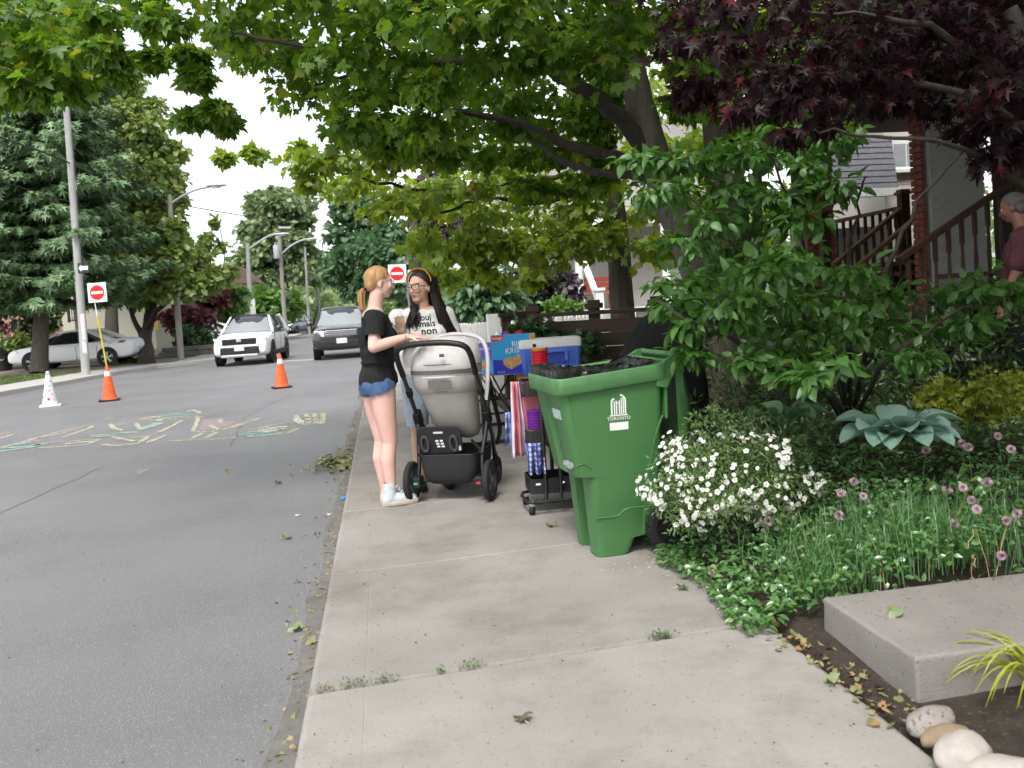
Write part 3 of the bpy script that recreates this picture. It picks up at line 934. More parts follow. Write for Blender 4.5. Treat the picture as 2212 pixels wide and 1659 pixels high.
# far end of the street: one mass of pale woodland
bl = []
for i in range(70):
    bl.append(pb(random.uniform(560, 980), random.uniform(585, 680), random.uniform(105, 150), random.uniform(18, 30)))
for u in range(-300, 700, 36):
    bl.append(pb(u, random.uniform(640, 690), random.uniform(70, 110), 34))
for u in range(950, 2600, 45):
    bl.append(pb(u, random.uniform(420, 600) - (u - 950) * 0.03, random.uniform(55, 80), 52))
o = foliage(CLUMP, leaf_field(bl, 170, 0.75, up=0.6, clump=7, spread=0.35, shell=0.3), L_FAR2, None, 0, 'far_woodland')
crown_tree('ornamental_tree', 'low pale green tree with flat layered branches beyond the street lamp', G(568, 728, -0.1), [[at(568, 700, 60), at(566, 650, 60)]],
           ell_blobs(575, 660, 60, 52, 28, 16, 17), 90, 0.6, L_BRIGHT, CLUMP, 0.14)
for u, v, d, ru, rv, L_, nm, lab in [
    (505, 655, 48, 26, 32, L_BRIGHT, 'round_shrub', 'round bright green shrub left of the nearest street lamp'),
    (452, 655, 44, 30, 30, L_CRIM, 'red_shrub', 'crimson leaved shrub beside the linden crown'),
    (400, 690, 42, 40, 26, L_CRIM, 'red_shrub', 'dark crimson bush low behind the leaning grey post'),
    (655, 690, 82, 22, 22, L_BRIGHT, 'round_shrub', 'small green shrub at the foot of the big round tree'),
    (20, 700, 36, 60, 60, L_DARK, 'yew_shrub', 'dark evergreen bush at the left edge beside the house'),
    (55, 745, 35, 30, 26, L_LINDEN, 'garden_shrub', 'low green bush in front of the white sedan'),
    (300, 795, 34.5, 18, 10, L_BRIGHT, 'iris_plant', 'tuft of green leaves at the foot of the linden'),
    (98, 690, 40, 16, 20, L_BRIGHT, 'garden_shrub', 'green bush by the stair rail of the brick house'),
]:
    crown_tree(nm, lab, at(u, v + rv + 12, d), [[at(u, v, d)]], ell_blobs(u, v, d, ru, rv, 14, max(12, ru * 0.42)), 80, 0.26 * d / 40, L_, CLUMP, 0.06, part='foliage', cat='shrub')
# pink flowering pot plant by the evergreen
t = thing('flower_pot', 'dark pot of deep pink flowers at the left edge of the lawn', 'plant', G(8, 800, 0.0))
b = MB(); b.lathe([(0.3, 0.0), (0.4, 0.75), (0.43, 0.75), (0.43, 0.82), (0.36, 0.82), (0.34, 0.7)], 16)
b.build('pot', M['black'], t, smooth=40)
M['pink'] = leafmat('pink petal', (0.5, 0.03, 0.12), (0.65, 0.1, 0.2), None, trans=0.3)
foliage(CLUMP, leaf_field([(Vector((0, 0, 1.2)), 0.4)], 90, 0.2, clump=5), L_BRIGHT, t, 0, 'foliage')
foliage(ROUND, leaf_field([(Vector((0, 0, 1.35)), (0.5, 0.5, 0.35))], 70, 0.13, clump=5, shell=0.8), M['pink'], t, 0, 'flowers')

# right side: bushes behind the fences
crown_tree('hydrangea_bush', 'large cool green bush with big leaves behind the white picket fence', G(1055, 735, 0.1), [[at(1050, 660, 16)]],
           ell_blobs(1045, 640, 16, 62, 42, 26, 30), 90, 0.19, L_GREY, OVATE, 0.05, part='foliage', cat='shrub', singles=60, droop=0.6)
crown_tree('yew_shrub', 'dark brown green clipped yew in front of the white porch house', G(1150, 720, 0.1), [[at(1145, 640, 19)]],
           ell_blobs(1145, 620, 19, 44, 46, 26, 22), 110, 0.16, L_DARK, NEEDLE, 0.06, part='foliage', cat='shrub')
crown_tree('barberry_bush', 'dull purple bush between the yew and the white porch steps', G(1215, 690, 0.1), [[at(1215, 640, 21)]],
           ell_blobs(1212, 628, 21, 30, 40, 14, 18), 80, 0.16, L_PURPLE, CLUMP, 0.04, part='foliage', cat='shrub')
crown_tree('garden_shrub', 'low green shrub at the foot of the white porch steps', G(1205, 700, 0.1), [[at(1205, 675, 18)]],
           ell_blobs(1195, 670, 18, 45, 12, 12, 14), 70, 0.14, L_BRIGHT, CLUMP, 0.03, part='foliage', cat='shrub')
crown_tree('juniper_shrub', 'feathery dark green juniper in front of the board fence', G(1180, 780, 0.1), [[at(1180, 720, 9.9)]],
           ell_blobs(1150, 722, 9.8, 45, 14, 9, 16) + ell_blobs(1235, 745, 9.6, 50, 10, 7, 13), 70, 0.13, leafmat('juniper', (0.015, 0.05, 0.012), (0.045, 0.11, 0.03), None, trans=0.2), NEEDLE, 0.03, part='foliage', cat='shrub')
# tall bright grass in front of the picket fence
def blades(n, pick, hgt, wid, lean, m, parent, name):
    V, T = [], []
    for i in range(n):
        p = pick()
        h = hgt * random.uniform(0.55, 1.15)
        a = random.uniform(0, 2 * PI)
        l_ = lean * h * random.uniform(0.1, 1.0)
        side = Vector((-math.sin(a), math.cos(a), 0)) * wid
        dirv = Vector((math.cos(a), math.sin(a), 0))
        k = len(V)
        for s_ in range(5):
            q = s_ / 4
            c = p + dirv * (l_ * q * q) + Vector((0, 0, h * (q - 0.25 * lean * q * q)))
            ww = (1 - q) ** 0.6
            V.append(c - side * ww); V.append(c + side * ww)
        for s_ in range(4):
            a0 = k + 2 * s_
            T.append((a0, a0 + 1, a0 + 3)); T.append((a0, a0 + 3, a0 + 2))
    o = link(name, np_mesh(name, np.array([tuple(v) for v in V]), np.array(T)), m, parent)
    o['kind'] = 'stuff'
    return o
L_GRASS = leafmat('grass blade', (0.08, 0.17, 0.03), (0.16, 0.29, 0.06), (0.3, 0.28, 0.1), trans=0.35)
g0, g1 = G(985, 770, 0.05), G(1100, 752, 0.05)
t = thing('grass_clump', 'tall bright green grass growing along the white picket fence', 'grass', (g0 + g1) / 2)
blades(1500, lambda: (g0.lerp(g1, random.random()) - t.location) + Vector((random.uniform(-.2, .2), random.uniform(-0.5, .8), 0)), 0.75, 0.008, 0.5, L_GRASS, t, 'blades')
# lawn grass
gl = leafmat('lawn blade', (0.06, 0.10, 0.02), (0.12, 0.17, 0.04), (0.22, 0.18, 0.08), trans=0.3)
def lawn_pick():
    while True:
        x, y = random.uniform(-17, -10), random.uniform(19, 33)
        if x < -11.25 + (y - 23.8) * 0.19 and y < 32 + (-12 - x) * 0.1: return Vector((x, y, -0.01))
blades(14000, lawn_pick, 0.085, 0.012, 0.7, gl, None, 'lawn_grass')
# ------------------------------------------------------------------ poles, lamps, wires, signs, cones
M['pole'] = mat('concrete pole', (0.33, 0.325, 0.315), 0.8, 0.14, 6, 0.3, 60, stretch=(1, 1, 0.3))
M['wood_pole'] = mat('weathered pole', (0.27, 0.25, 0.225), 0.85, 0.2, 8, 0.4, 40, stretch=(2, 2, 0.3))
M['red_sign'] = mat('sign red', (0.55, 0.015, 0.02), 0.35, 0.06, 6)
M['sign_white'] = mat('sign white', (0.8, 0.8, 0.8), 0.35, 0.04, 8)
M['paper'] = mat('torn paper', (0.7, 0.69, 0.67), 0.8, 0.1, 20)
M['lamp_grey'] = mat('lamp grey', (0.42, 0.43, 0.45), 0.5, 0.08, 10)

def no_entry(label, c, size, yaw, tilt):
    """white square plate with a red disc and a white bar, facing the camera side"""
    t = thing('no_entry_sign', label, 'sign', c, yaw)
    t.rotation_euler = (0, tilt, yaw)
    h = size / 2
    b = MB(); b.box((0, 0, 0), (size, 0.012, size * 1.02)); b.build('plate', M['sign_white'], t, bevel=0.004)
    b = MB(); b.lathe([(h * 0.78, 0), (h * 0.78, 0.006)], 40, (0, -0.007, 0), rotx(PI / 2)); d = b.build('disc', M['red_sign'], t, smooth=30)
    b = MB(); b.box((0, -0.016, 0), (size * 0.62, 0.006, size * 0.13)); b.build('bar', M['sign_white'], d, bevel=0.002)
    b = MB()
    for s_ in (-1, 1): b.box((0, 0.02, s_ * h * 0.5), (size * 0.5, 0.03, 0.04))
    b.build('bracket', M['steel'], t)
    return t

# concrete pole on the verge
PD = 27.5
pb0 = at(186, 812, PD); pb0.z = -0.05
t = thing('utility_pole', 'grey concrete pole with torn notices standing on the lawn edge', 'pole', pb0)
b = MB()
ptop = at(143, 230, PD) - pb0
w = [Vector((0, 0, 0)).lerp(ptop, k / 6) for k in range(7)]
b.tube(w, [0.128 - 0.006 * k for k in range(7)], 16)
b.build('shaft', M['pole'], t, smooth=50)
for v0, v1, side in ((678, 706, 0.02), (704, 742, -0.02), (738, 770, 0.03), (690, 720, -0.05)):
    b = MB()
    c = at(180 + side * 60, (v0 + v1) / 2, PD) - pb0
    a0 = random.uniform(-1.9, -1.5)
    rs = []
    hh = (v1 - v0) / FPX * PD / 2
    vs, fs = [], []
    for k in range(5):
        a = a0 + k * 0.26
        axis = w[0].lerp(w[6], (c.z) / w[6].z)
        for s_ in (-1, 1):
            vs.append((axis.x + 0.128 * math.cos(a), axis.y + 0.128 * math.sin(a), c.z + s_ * hh * random.uniform(0.8, 1.1)))
    for k in range(4): fs.append((2 * k, 2 * k + 2, 2 * k + 3, 2 * k + 1))
    b.add(vs, fs)
    b.build('notice', M['paper'], t)
b = MB(); b.tube([w[6] * 0.9 + Vector((0.14, -0.05, 0)), w[3] + Vector((0.17, -0.05, 0)), w[2] + Vector((0.2, -0.08, 0))], 0.012, 6)
b.build('cable', M['black'], t)
b = MB(); b.bar(at(190, 612, PD) - pb0, at(206, 614, PD - 0.1) - pb0, 0.05)
b.build('sign_arm', M['steel'], t)

# one way plate
c = at(180, 579, PD - 0.28)
t = thing('one_way_sign', 'small black plate with a white arrow pointing left on the concrete pole', 'sign', c, -YAW)
b = MB(); b.box((0, 0, 0), (0.34, 0.012, 0.32)); b.build('plate', mat('sign black', (0.02, 0.02, 0.02), 0.4), t, bevel=0.004)
b = MB(); b.prism([(-0.15, 0), (-0.06, 0.11), (-0.06, 0.06), (0.14, 0.06), (0.14, -0.06), (-0.06, -0.06), (-0.06, -0.11)], -0.012, -0.007)
b.build('arrow', M['sign_white'], t)
no_entry('no entry sign with a red disc fixed beside the concrete pole', at(210, 632, PD - 0.25), 0.59, -YAW - 0.05, R(-1))

# no entry sign on a leaning steel post behind the two women
c = at(858, 591, 30.5)
no_entry('no entry sign with a red disc seen between the heads of the two women', c, 0.62, -YAW + 0.1, R(1.5))
pb1 = G(893, 748, 0.0)
t = thing('sign_post', 'thin leaning steel post behind the two women', 'post', pb1)
b = MB(); b.bar((0, 0, 0), at(873, 556, 30.6) - pb1, 0.07, 0.05); b.bar(at(858, 600, 30.56) - pb1, at(878, 601, 30.6) - pb1, 0.05, 0.03); b.build('shaft', M['steel'], t)
b = MB(); b.box(at(895, 600, 30.66) - pb1, (0.5, 0.012, 0.56), rotz(0.5)); b.build('plate', M['sign_white'], t, bevel=0.004)

def street_lamp(label, base_uv, top_uv, d, arm, head_uv, r_=0.14, m='pole', wide=1.0):
    base = at(base_uv[0], base_uv[1], d)
    t = thing('street_lamp', label, 'street lamp', base, 0, None)
    b = MB(); top = at(top_uv[0], top_uv[1], d) - base
    b.tube([Vector((0, 0, -0.6)), top * 0.5, top], [r_, r_ * 0.85, r_ * 0.65], 12)
    b.build('shaft', M[m], t, smooth=50)
    if arm:
        b = MB(); pts = [at(u, v, d) - base for u, v in arm]
        b.tube(wobble(pts, 0, 4), 0.055 * wide, 8); b.build('arm', M['lamp_grey'], t, smooth=50)
        h = at(head_uv[0], head_uv[1], d) - base
        dd = (pts[-1] - pts[-2]); dd.z = 0; dd.normalize()
        rot = Matrix.Rotation(math.atan2(dd.y, dd.x), 3, 'Z')
        b = MB()
        rs = []
        for q, ww, hh in ((-0.35, 0.06, 0.05), (-0.2, 0.13, 0.08), (0.1, 0.17, 0.10), (0.33, 0.13, 0.07), (0.42, 0.05, 0.03)):
            rs.append([h + rot @ Vector((q, ww * math.cos(a), hh * math.sin(a) * (1.0 if math.sin(a) > 0 else 0.6))) for a in [2 * PI * j / 10 for j in range(10)]])
        b.rings(rs); hd = b.build('lamp_head', M['lamp_grey'], t, smooth=50)
        b = MB(); b.ball(h + Vector((0, 0, -0.06)), (0.2, 0.12, 0.05), 8); b.build('lens', M['sign_white'], hd, smooth=60)
    return t
street_lamp('nearest street lamp on a pale pole with its arm reaching right', (543, 735), (535, 525), 50, [(535, 540), (560, 522), (585, 508), (602, 506)], (610, 506), 0.16)
street_lamp('second street lamp with a transformer box near its top', (618, 735), (603, 500), 57, [(606, 550), (630, 530), (652, 519), (664, 518)], (670, 517), 0.16, 'wood_pole')
street_lamp('plain dark wooden pole just left of the third lamp arm', (669, 735), (659, 535), 70, None, None, 0.13, 'wood_pole')
street_lamp('farthest street lamp near the end of the street', (692, 722), (682, 572), 82, [(684, 603), (700, 587), (715, 579), (724, 577)], (730, 576), 0.16)
street_lamp('street lamp whose dark pole and head stick out of the linden crown', (391, 779), (366, 420), 34.2, [(368, 440), (400, 420), (430, 408), (452, 404)], (466, 401), 0.13, 'wood_pole', 0.8)
cpt = at(600, 522, 56.8)
t = thing('transformer', 'pale grey transformer box hung on the second lamp pole', 'transformer', cpt)
b = MB(); b.lathe([(0.17, 0), (0.19, 0.05), (0.19, 0.8), (0.16, 0.86)], 14, (-0.1, -0.3, -1.1)); b.build('tank', M['lamp_grey'], t, smooth=40)
b = MB()
for s_ in (-0.15, 0.0): b.cyl((s_, -0.3, -0.25), (s_, -0.3, -0.05), 0.04, 8)
b.bar((0.1, -0.1, 0.9), (0.9, -0.1, 0.85), 0.12); b.build('insulators', M['lamp_grey'], t)
t = thing('notice_board', 'small white plate on the nearest lamp pole', 'sign', at(546, 665, 49.7), -YAW)
b = MB(); b.box((0, 0, 0), (0.3, 0.02, 1.0)); b.build('plate', M['sign_white'], t, bevel=0.005)
# wires
def wire(label, pts, r_):
    P = [at(*p) for p in pts]
    t = thing('overhead_wire', label, 'wire', P[0])
    b = MB()
    w = wobble([p - P[0] for p in P], 0, 8)
    b.tube(w, r_, 5)
    b.build('strand', M['black'], t)
wire('thick twisted wire sagging from the left edge past the concrete pole', [(-140, 260, 24), (0, 297, 26), (145, 350, 27.3), (300, 420, 34), (420, 448, 45), (600, 478, 57)], 0.028)
wire('thin wire crossing the sky left of the big round tree', [(300, 445, 36), (420, 462, 44), (520, 476, 52), (604, 505, 57)], 0.014)
wire('low thin wire in front of the spruce', [(-60, 378, 25), (0, 392, 26), (150, 436, 27.4)], 0.018)
wire('wire slung between the lamp poles above the ornamental tree', [(536, 585, 50), (570, 592, 53), (606, 592, 57), (660, 600, 70), (800, 596, 90)], 0.016)
wire('lower wire slung between the lamp poles', [(538, 612, 50), (572, 624, 53), (607, 618, 57), (662, 632, 70), (780, 640, 90)], 0.018)
wire('guy wire slanting down from the second lamp pole', [(604, 540, 57), (585, 600, 55), (560, 650, 52)], 0.012)

# cones
M['orange'] = mat('cone orange', (0.78, 0.085, 0.015), 0.45, 0.08, 9, detail=6, col2=(0.8, 0.13, 0.04))
M['reflector'] = mat('reflective collar', (0.62, 0.62, 0.62), 0.5, 0.08, 20)
M['cone_white'] = mat('cone white', (0.7, 0.69, 0.68), 0.5, 0.08, 9)
def cone(label, uv, h=0.74, painted=False, rz=0.2, tilt=0.0):
    t = thing('traffic_cone', label, 'traffic cone', G(uv[0], uv[1], ZR), rz, 'traffic cones across the road')
    t.rotation_euler = (tilt, 0, rz)
    m0 = M['cone_white'] if painted else M['orange']
    b = MB()
    n = 8
    o_ = [(0.2, 0.2), (-0.2, 0.2), (-0.2, -0.2), (0.2, -0.2)]
    b.box((0, 0, 0.02), (0.40, 0.40, 0.036)); b.build('base', m0 if painted else M['rubber'], t, bevel=0.012)
    pr = [(0.155, 0.038), (0.145, 0.06)]
    for k in range(1, 9):
        q = k / 8
        pr.append((0.145 + (0.03 - 0.145) * q, 0.06 + (h - 0.06) * q))
    pr += [(0.022, h + 0.004), (0.02, h - 0.02)]
    b = MB(); b.lathe(pr, 24); b.build('body', m0, t, smooth=40)
    def rad(z): return 0.145 + (0.03 - 0.145) * (z - 0.06) / (h - 0.06)
    if not painted:
        b = MB(); b.lathe([(rad(h * .72) + .001, h * .72), (rad(h * .72) + .004, h * .72), (rad(h * .86) + .004, h * .86), (rad(h * .86) + .001, h * .86)], 24)
        b.build('collar', M['reflector'], t, smooth=30)
    else:
        cols = [((0.6, 0.03, 0.05), 0.16, -1.7, .03), ((0.45, 0.12, 0.1), 0.24, -2.2, .02), ((0.3, 0.4, 0.7), .26, -1.1, .022), ((0.75, 0.25, 0.3), .33, -1.5, .024),
                ((0.35, 0.35, 0.75), .42, -1.4, .024), ((0.1, 0.45, 0.5), .52, -1.0, .02), ((0.15, 0.35, 0.2), .2, -2.6, .026), ((0.75, 0.6, 0.15), .1, -2.2, .03), ((0.3, 0.5, 0.7), .14, -1.0, .02), ((0.3, 0.3, 0.65), h - .05, -1.6, .03), ((0.6, 0.2, 0.3), .36, -2.0, .018)]
        for i, (c_, z, a, s_) in enumerate(cols):
            b = MB()
            rr_ = rad(z) + 0.004
            ring = []
            for j in range(10):
                q = 2 * PI * j / 10
                aa = a + s_ * math.cos(q) / rr_
                z2 = z + s_ * math.sin(q)
                r2 = rad(z2) + 0.003
                ring.append((r2 * math.cos(aa), r2 * math.sin(aa), z2))
            b.add(ring, [tuple(range(10))])
            b.build('paint_dab', mat('dab', c_, 0.6, 0.1, 20), t)
    return t
cone('white cone painted with coloured dots, leftmost of the three', (109, 878), 0.72, True, 0.3)
c2 = cone('orange cone holding a long yellow rod', (237, 866), 0.73, False, 0.2)
cone('orange cone in front of the white sport utility vehicle, no rod in it', (609, 838), 0.73, False, 0.25)
t = thing('yellow_rod', 'long thin yellow rod leaning out of the orange cone', 'rod', c2.location + Vector((0, 0, 0.70)))
M['yellow'] = mat('yellow paint', (0.62, 0.47, 0.03), 0.5, 0.1, 12)
b = MB(); tip = at(205, 655, 18.3) - t.location
b.tube([Vector((0.01, 0, -0.1)), tip * 0.8], 0.017, 8); b.build('shaft', M['yellow'], t, smooth=60)
b = MB(); b.tube([tip * 0.8, tip], 0.010, 8); b.build('tip', M['sign_white'], t, smooth=60)

# chalk drawing on the road: every stroke a thin flat shape
M['chalk_y'] = mat('yellow chalk', (0.44, 0.42, 0.25), 0.95, 0.3, 14, detail=8, speck=((0.2, 0.2, 0.2), 32, 0.49))
M['chalk_g'] = mat('green chalk', (0.22, 0.40, 0.31), 0.95, 0.3, 14, detail=8, speck=((0.19, 0.19, 0.2), 32, 0.49))
M['chalk_r'] = mat('pink chalk', (0.36, 0.23, 0.24), 0.95, 0.3, 14, detail=8, speck=((0.19, 0.19, 0.2), 28, 0.45))
M['chalk_w'] = mat('white chalk', (0.50, 0.49, 0.42), 0.95, 0.3, 14, detail=8, speck=((0.2, 0.2, 0.2), 32, 0.49))
chalk = thing('chalk_drawing', 'yellow green and pink chalk drawing across the road', 'chalk drawing', G(360, 940, ZR))
def stroke(pts, m, w_=0.037, z=0.004):
    P = [G(u, v, ZR) - chalk.location for u, v in pts]
    P = wobble(P, 0.012, 4) if len(P) > 1 else P
    vs, fs = [], []
    for i, p in enumerate(P):
        tdir = (P[min(i + 1, len(P) - 1)] - P[max(i - 1, 0)]); tdir.z = 0; tdir.normalize()
        n = Vector((-tdir.y, tdir.x, 0)) * w_ * random.uniform(0.75, 1.2)
        vs += [(p.x - n.x, p.y - n.y, z), (p.x + n.x, p.y + n.y, z)]
    for i in range(len(P) - 1): fs.append((2 * i, 2 * i + 2, 2 * i + 3, 2 * i + 1))
    b = MB(); b.add(vs, fs); b.build('stroke', M[m], chalk)
def fill(pts, m, z=0.0025):
    P = [G(u, v, ZR) - chalk.location for u, v in pts]
    b = MB(); b.add([(p.x, p.y, z) for p in P], [tuple(range(len(P)))]); b.build('chalk_fill', M[m], chalk)
Y = 'chalk_y'
for s_ in [[(0, 948), (30, 938)], [(0, 938), (22, 934)], [(2, 968), (60, 952), (120, 935), (200, 918)], [(85, 946), (150, 932)], [(135, 945), (190, 926), (202, 920)],
           [(82, 968), (130, 965), (185, 960), (215, 949)], [(110, 956), (215, 949)], [(240, 916), (245, 924), (265, 930)], [(296, 914), (303, 926), (335, 920), (350, 912)], [(342, 935), (396, 908)],
           [(190, 942), (240, 938), (305, 934)], [(220, 960), (260, 963), (305, 957)], [(305, 955), (318, 943)], [(318, 957), (360, 940)], [(240, 944), (290, 954)], [(280, 945), (330, 942)],
           [(362, 953), (440, 950), (500, 947), (506, 944)], [(414, 948), (438, 935)], [(445, 947), (470, 934)], [(417, 932), (428, 908)], [(428, 908), (424, 900)], [(455, 918), (470, 928), (500, 922), (560, 904)], [(420, 932), (480, 930), (552, 908)], [(474, 905), (478, 913)],
           [(525, 930), (560, 926), (610, 922)], [(535, 944), (570, 942), (620, 936), (640, 926)], [(560, 925), (600, 917), (640, 912)], [(640, 895), (700, 893)], [(700, 893), (694, 916)], [(640, 897), (652, 916), (690, 914)], [(655, 903), (698, 901)], [(653, 909), (697, 908)], [(662, 895), (668, 914)], [(680, 894), (684, 914)],
           [(305, 906), (320, 902), (360, 898), (410, 896)], [(308, 908), (350, 906), (420, 903)], [(402, 890), (415, 886), (428, 889), (430, 893)]]:
    stroke(s_, Y)
for s_ in [[(0, 976), (40, 970), (70, 966), (95, 958)], [(10, 968), (50, 966), (85, 960)], [(20, 962), (70, 957)], [(350, 899), (380, 897), (410, 895)], [(352, 902), (385, 901), (412, 899)], [(360, 895), (395, 893)], [(250, 917), (270, 917)], [(255, 936), (300, 933)],
           [(520, 938), (560, 937), (600, 931)], [(530, 942), (580, 940), (610, 934)], [(535, 934), (590, 928)], [(200, 944), (250, 941)], [(345, 912), (300, 930)]]:
    stroke(s_, 'chalk_g', 0.07, 0.0055)
for s_ in [[(415, 900), (440, 896), (462, 897)], [(420, 903), (462, 899)], [(405, 890), (425, 889)]]:
    stroke(s_, 'chalk_r', 0.06, 0.0055)
for s_ in [[(300, 907), (330, 904), (352, 902)], [(310, 904), (345, 900)], [(560, 930), (620, 922)], [(560, 934), (625, 926)], [(640, 905), (650, 915)], [(340, 910), (350, 905)], [(140, 960), (200, 954)]]:
    stroke(s_, 'chalk_w', 0.06, 0.007)
fill([(95, 946), (150, 930), (195, 921), (130, 940)], 'chalk_r'); fill([(10, 962), (60, 953), (110, 948), (60, 958)], 'chalk_r')
fill([(436, 908), (476, 905), (480, 912), (520, 908), (470, 928), (430, 930)], 'chalk_r'); fill([(500, 917), (545, 908), (520, 915), (480, 925)], 'chalk_r'); fill([(318, 955), (345, 944), (330, 945)], 'chalk_r')
fill([(272, 1026), (300, 1016), (332, 1009), (315, 1018), (300, 1028), (290, 1020)], 'chalk_r'); fill([(230, 962), (280, 957), (300, 957), (260, 962)], 'chalk_r')
fill([(220, 905), (240, 902), (250, 900), (232, 909)], 'chalk_r')
# ------------------------------------------------------------------ shared modelling helpers for objects
WORK = bpy.data.scenes.new('workbench')      # shapes are worked out here, off stage; removed at the end
def baked(o):
    vl = WORK.view_layers[0]
    vl.update()
    dg = vl.depsgraph
    return bpy.data.meshes.new_from_object(o.evaluated_get(dg), depsgraph=dg)
def text_mesh(s, size, depth=0.001, align='CENTER', bold=0.0):
    cu = bpy.data.curves.new('lettering', 'FONT')
    cu.body = s; cu.size = size; cu.extrude = depth
    cu.align_x = align; cu.align_y = 'CENTER'
    cu.resolution_u = 2
    cu.offset = bold
    o = bpy.data.objects.new('lettering', cu)
    WORK.collection.objects.link(o)
    me = baked(o)
    bpy.data.objects.remove(o)
    bpy.data.curves.remove(cu)
    return me
def place(o, loc, x, y):
    """put a flat mesh (in its own x,y plane) at loc with given axes"""
    x = Vector(x).normalized(); y = Vector(y); y = (y - x * y.dot(x)).normalized(); z = x.cross(y)
    o.matrix_local = Matrix(((x.x, y.x, z.x, loc[0]), (x.y, y.y, z.y, loc[1]), (x.z, y.z, z.z, loc[2]), (0, 0, 0, 1)))
    return o
def blob_mesh(name, mb, voxel=0.008, it=6, fac=0.5):
    """melt overlapping shapes into one continuous surface"""
    me = bpy.data.meshes.new(name)
    me.from_pydata(mb.v, [], mb.f)
    o = bpy.data.objects.new(name, me)
    WORK.collection.objects.link(o)
    r_ = o.modifiers.new('r', 'REMESH'); r_.mode = 'VOXEL'; r_.voxel_size = voxel
    s_ = o.modifiers.new('s', 'SMOOTH'); s_.iterations = it; s_.factor = fac
    out = baked(o)
    bpy.data.objects.remove(o)
    out.polygons.foreach_set('use_smooth', [True] * len(out.polygons))
    return out
def trim(me, keep):
    bm = bmesh.new(); bm.from_mesh(me)
    bmesh.ops.delete(bm, geom=[f for f in bm.faces if not keep(f.calc_center_median())], context='FACES')
    bm.to_mesh(me); bm.free()
    return me
def rrect(x0, x1, y0, y1, r_, z, n=5):
    out = []
    for cx, cy, a0 in ((x1 - r_, y1 - r_, 0), (x0 + r_, y1 - r_, PI / 2), (x0 + r_, y0 + r_, PI), (x1 - r_, y0 + r_, 1.5 * PI)):
        for k in range(n):
            a = a0 + PI / 2 * k / (n - 1)
            out.append(Vector((cx + r_ * math.cos(a), cy + r_ * math.sin(a), z)))
    return out

# ------------------------------------------------------------------ green wheelie bin
BIN_Z = 1.035
M['bin_green'] = mat('bin green plastic', (0.056, 0.158, 0.052), 0.42, 0.10, 3.0, 0.12, 220, spec=0.45, detail=8, speck=((0.10, 0.24, 0.10), 40, 0.72))
M['bin_worn'] = mat('scuffed green plastic', (0.074, 0.19, 0.07), 0.5, 0.18, 8, 0.12, 200, detail=8, speck=((0.15, 0.26, 0.15), 35, 0.68))
M['bag'] = mat('black bin liner', (0.010, 0.010, 0.011), 0.3, 0.3, 10, spec=0.5)
bo = G(1297, 1211)
binT = thing('wheelie_bin', 'green wheeled bin lined with a black bag, its lid hanging open behind', 'bin', bo, R(5))
binT.scale = (1, 1, BIN_Z)
CY = 0.235
b = MB()
rs = []
# (z, front x, back x, half width)
for z, x0, x1, hw in ((0.0, 0.004, 0.185, 0.190), (0.004, 0.0, 0.19, 0.194), (0.05, -0.002, 0.215, 0.197), (0.085, -0.004, 0.232, 0.199), (0.100, -0.005, 0.36, 0.200), (0.20, -0.010, 0.372, 0.207),
                      (0.215, -0.012, 0.374, 0.213), (0.40, -0.020, 0.384, 0.226), (0.425, -0.024, 0.385, 0.228), (0.436, -0.098, 0.386, 0.230), (0.46, -0.105, 0.387, 0.231), (0.70, -0.145, 0.398, 0.250), (0.90, -0.178, 0.407, 0.265)):
    rg = rrect(x0, x1, CY - hw, CY + hw, 0.045, z)
    # notch in the front below the ledge, a shallow slot above it
    nd = 0.07 if z < 0.43 else (0.03 if 0.44 < z < 0.72 else 0.0)
    nw = 0.075
    f_ = [Vector((x0, CY + nw, z)), Vector((x0 + nd, CY + nw - 0.01, z)), Vector((x0 + nd, CY - nw + 0.01, z)), Vector((x0, CY - nw, z))]
    rg = rg[:10] + f_ + rg[10:]
    rs.append(rg)
b.rings(rs)
b.build('body', M['bin_green'], binT, smooth=38)
# collar under the mouth
b = MB()
rs = []
for z, e in ((0.875, 0.004), (0.868, 0.022), (0.876, 0.026), (0.945, 0.030), (0.952, 0.026), (0.950, 0.0), (0.90, -0.012)):
    rg = rrect(-0.178 - e, 0.43 + e * 0.3, CY - 0.266 - e, CY + 0.266 + e, 0.05, z)
    rg = [Vector((p.x, p.y, p.z + max(0, (p.x - 0.25)) * 0.28)) for p in rg]
    rs.append(rg)
b.rings(rs, cap=False)
b.build('collar', M['bin_worn'], binT, smooth=38)
# handle yoke at the back
b = MB()
for y in (CY - 0.27, CY + 0.27):
    b = MB(); b.prism([(0.36, 0.87), (0.36, 0.975), (0.47, 1.035), (0.52, 1.04), (0.525, 1.0), (0.47, 0.955), (0.42, 0.86)], y - 0.014, y + 0.014)
    b.build('handle_bracket', M['bin_green'], binT, bevel=0.004)
b = MB(); b.tube([(0.508, CY - 0.275, 1.02), (0.508, CY + 0.275, 1.02)], 0.018, 12); b.build('handle', M['bin_green'], binT, smooth=50)
b = MB(); b.tube([(0.508, CY - 0.292, 1.02), (0.508, CY - 0.27, 1.02)], 0.014, 12); b.build('hinge_pin', M['black'], binT, smooth=50)
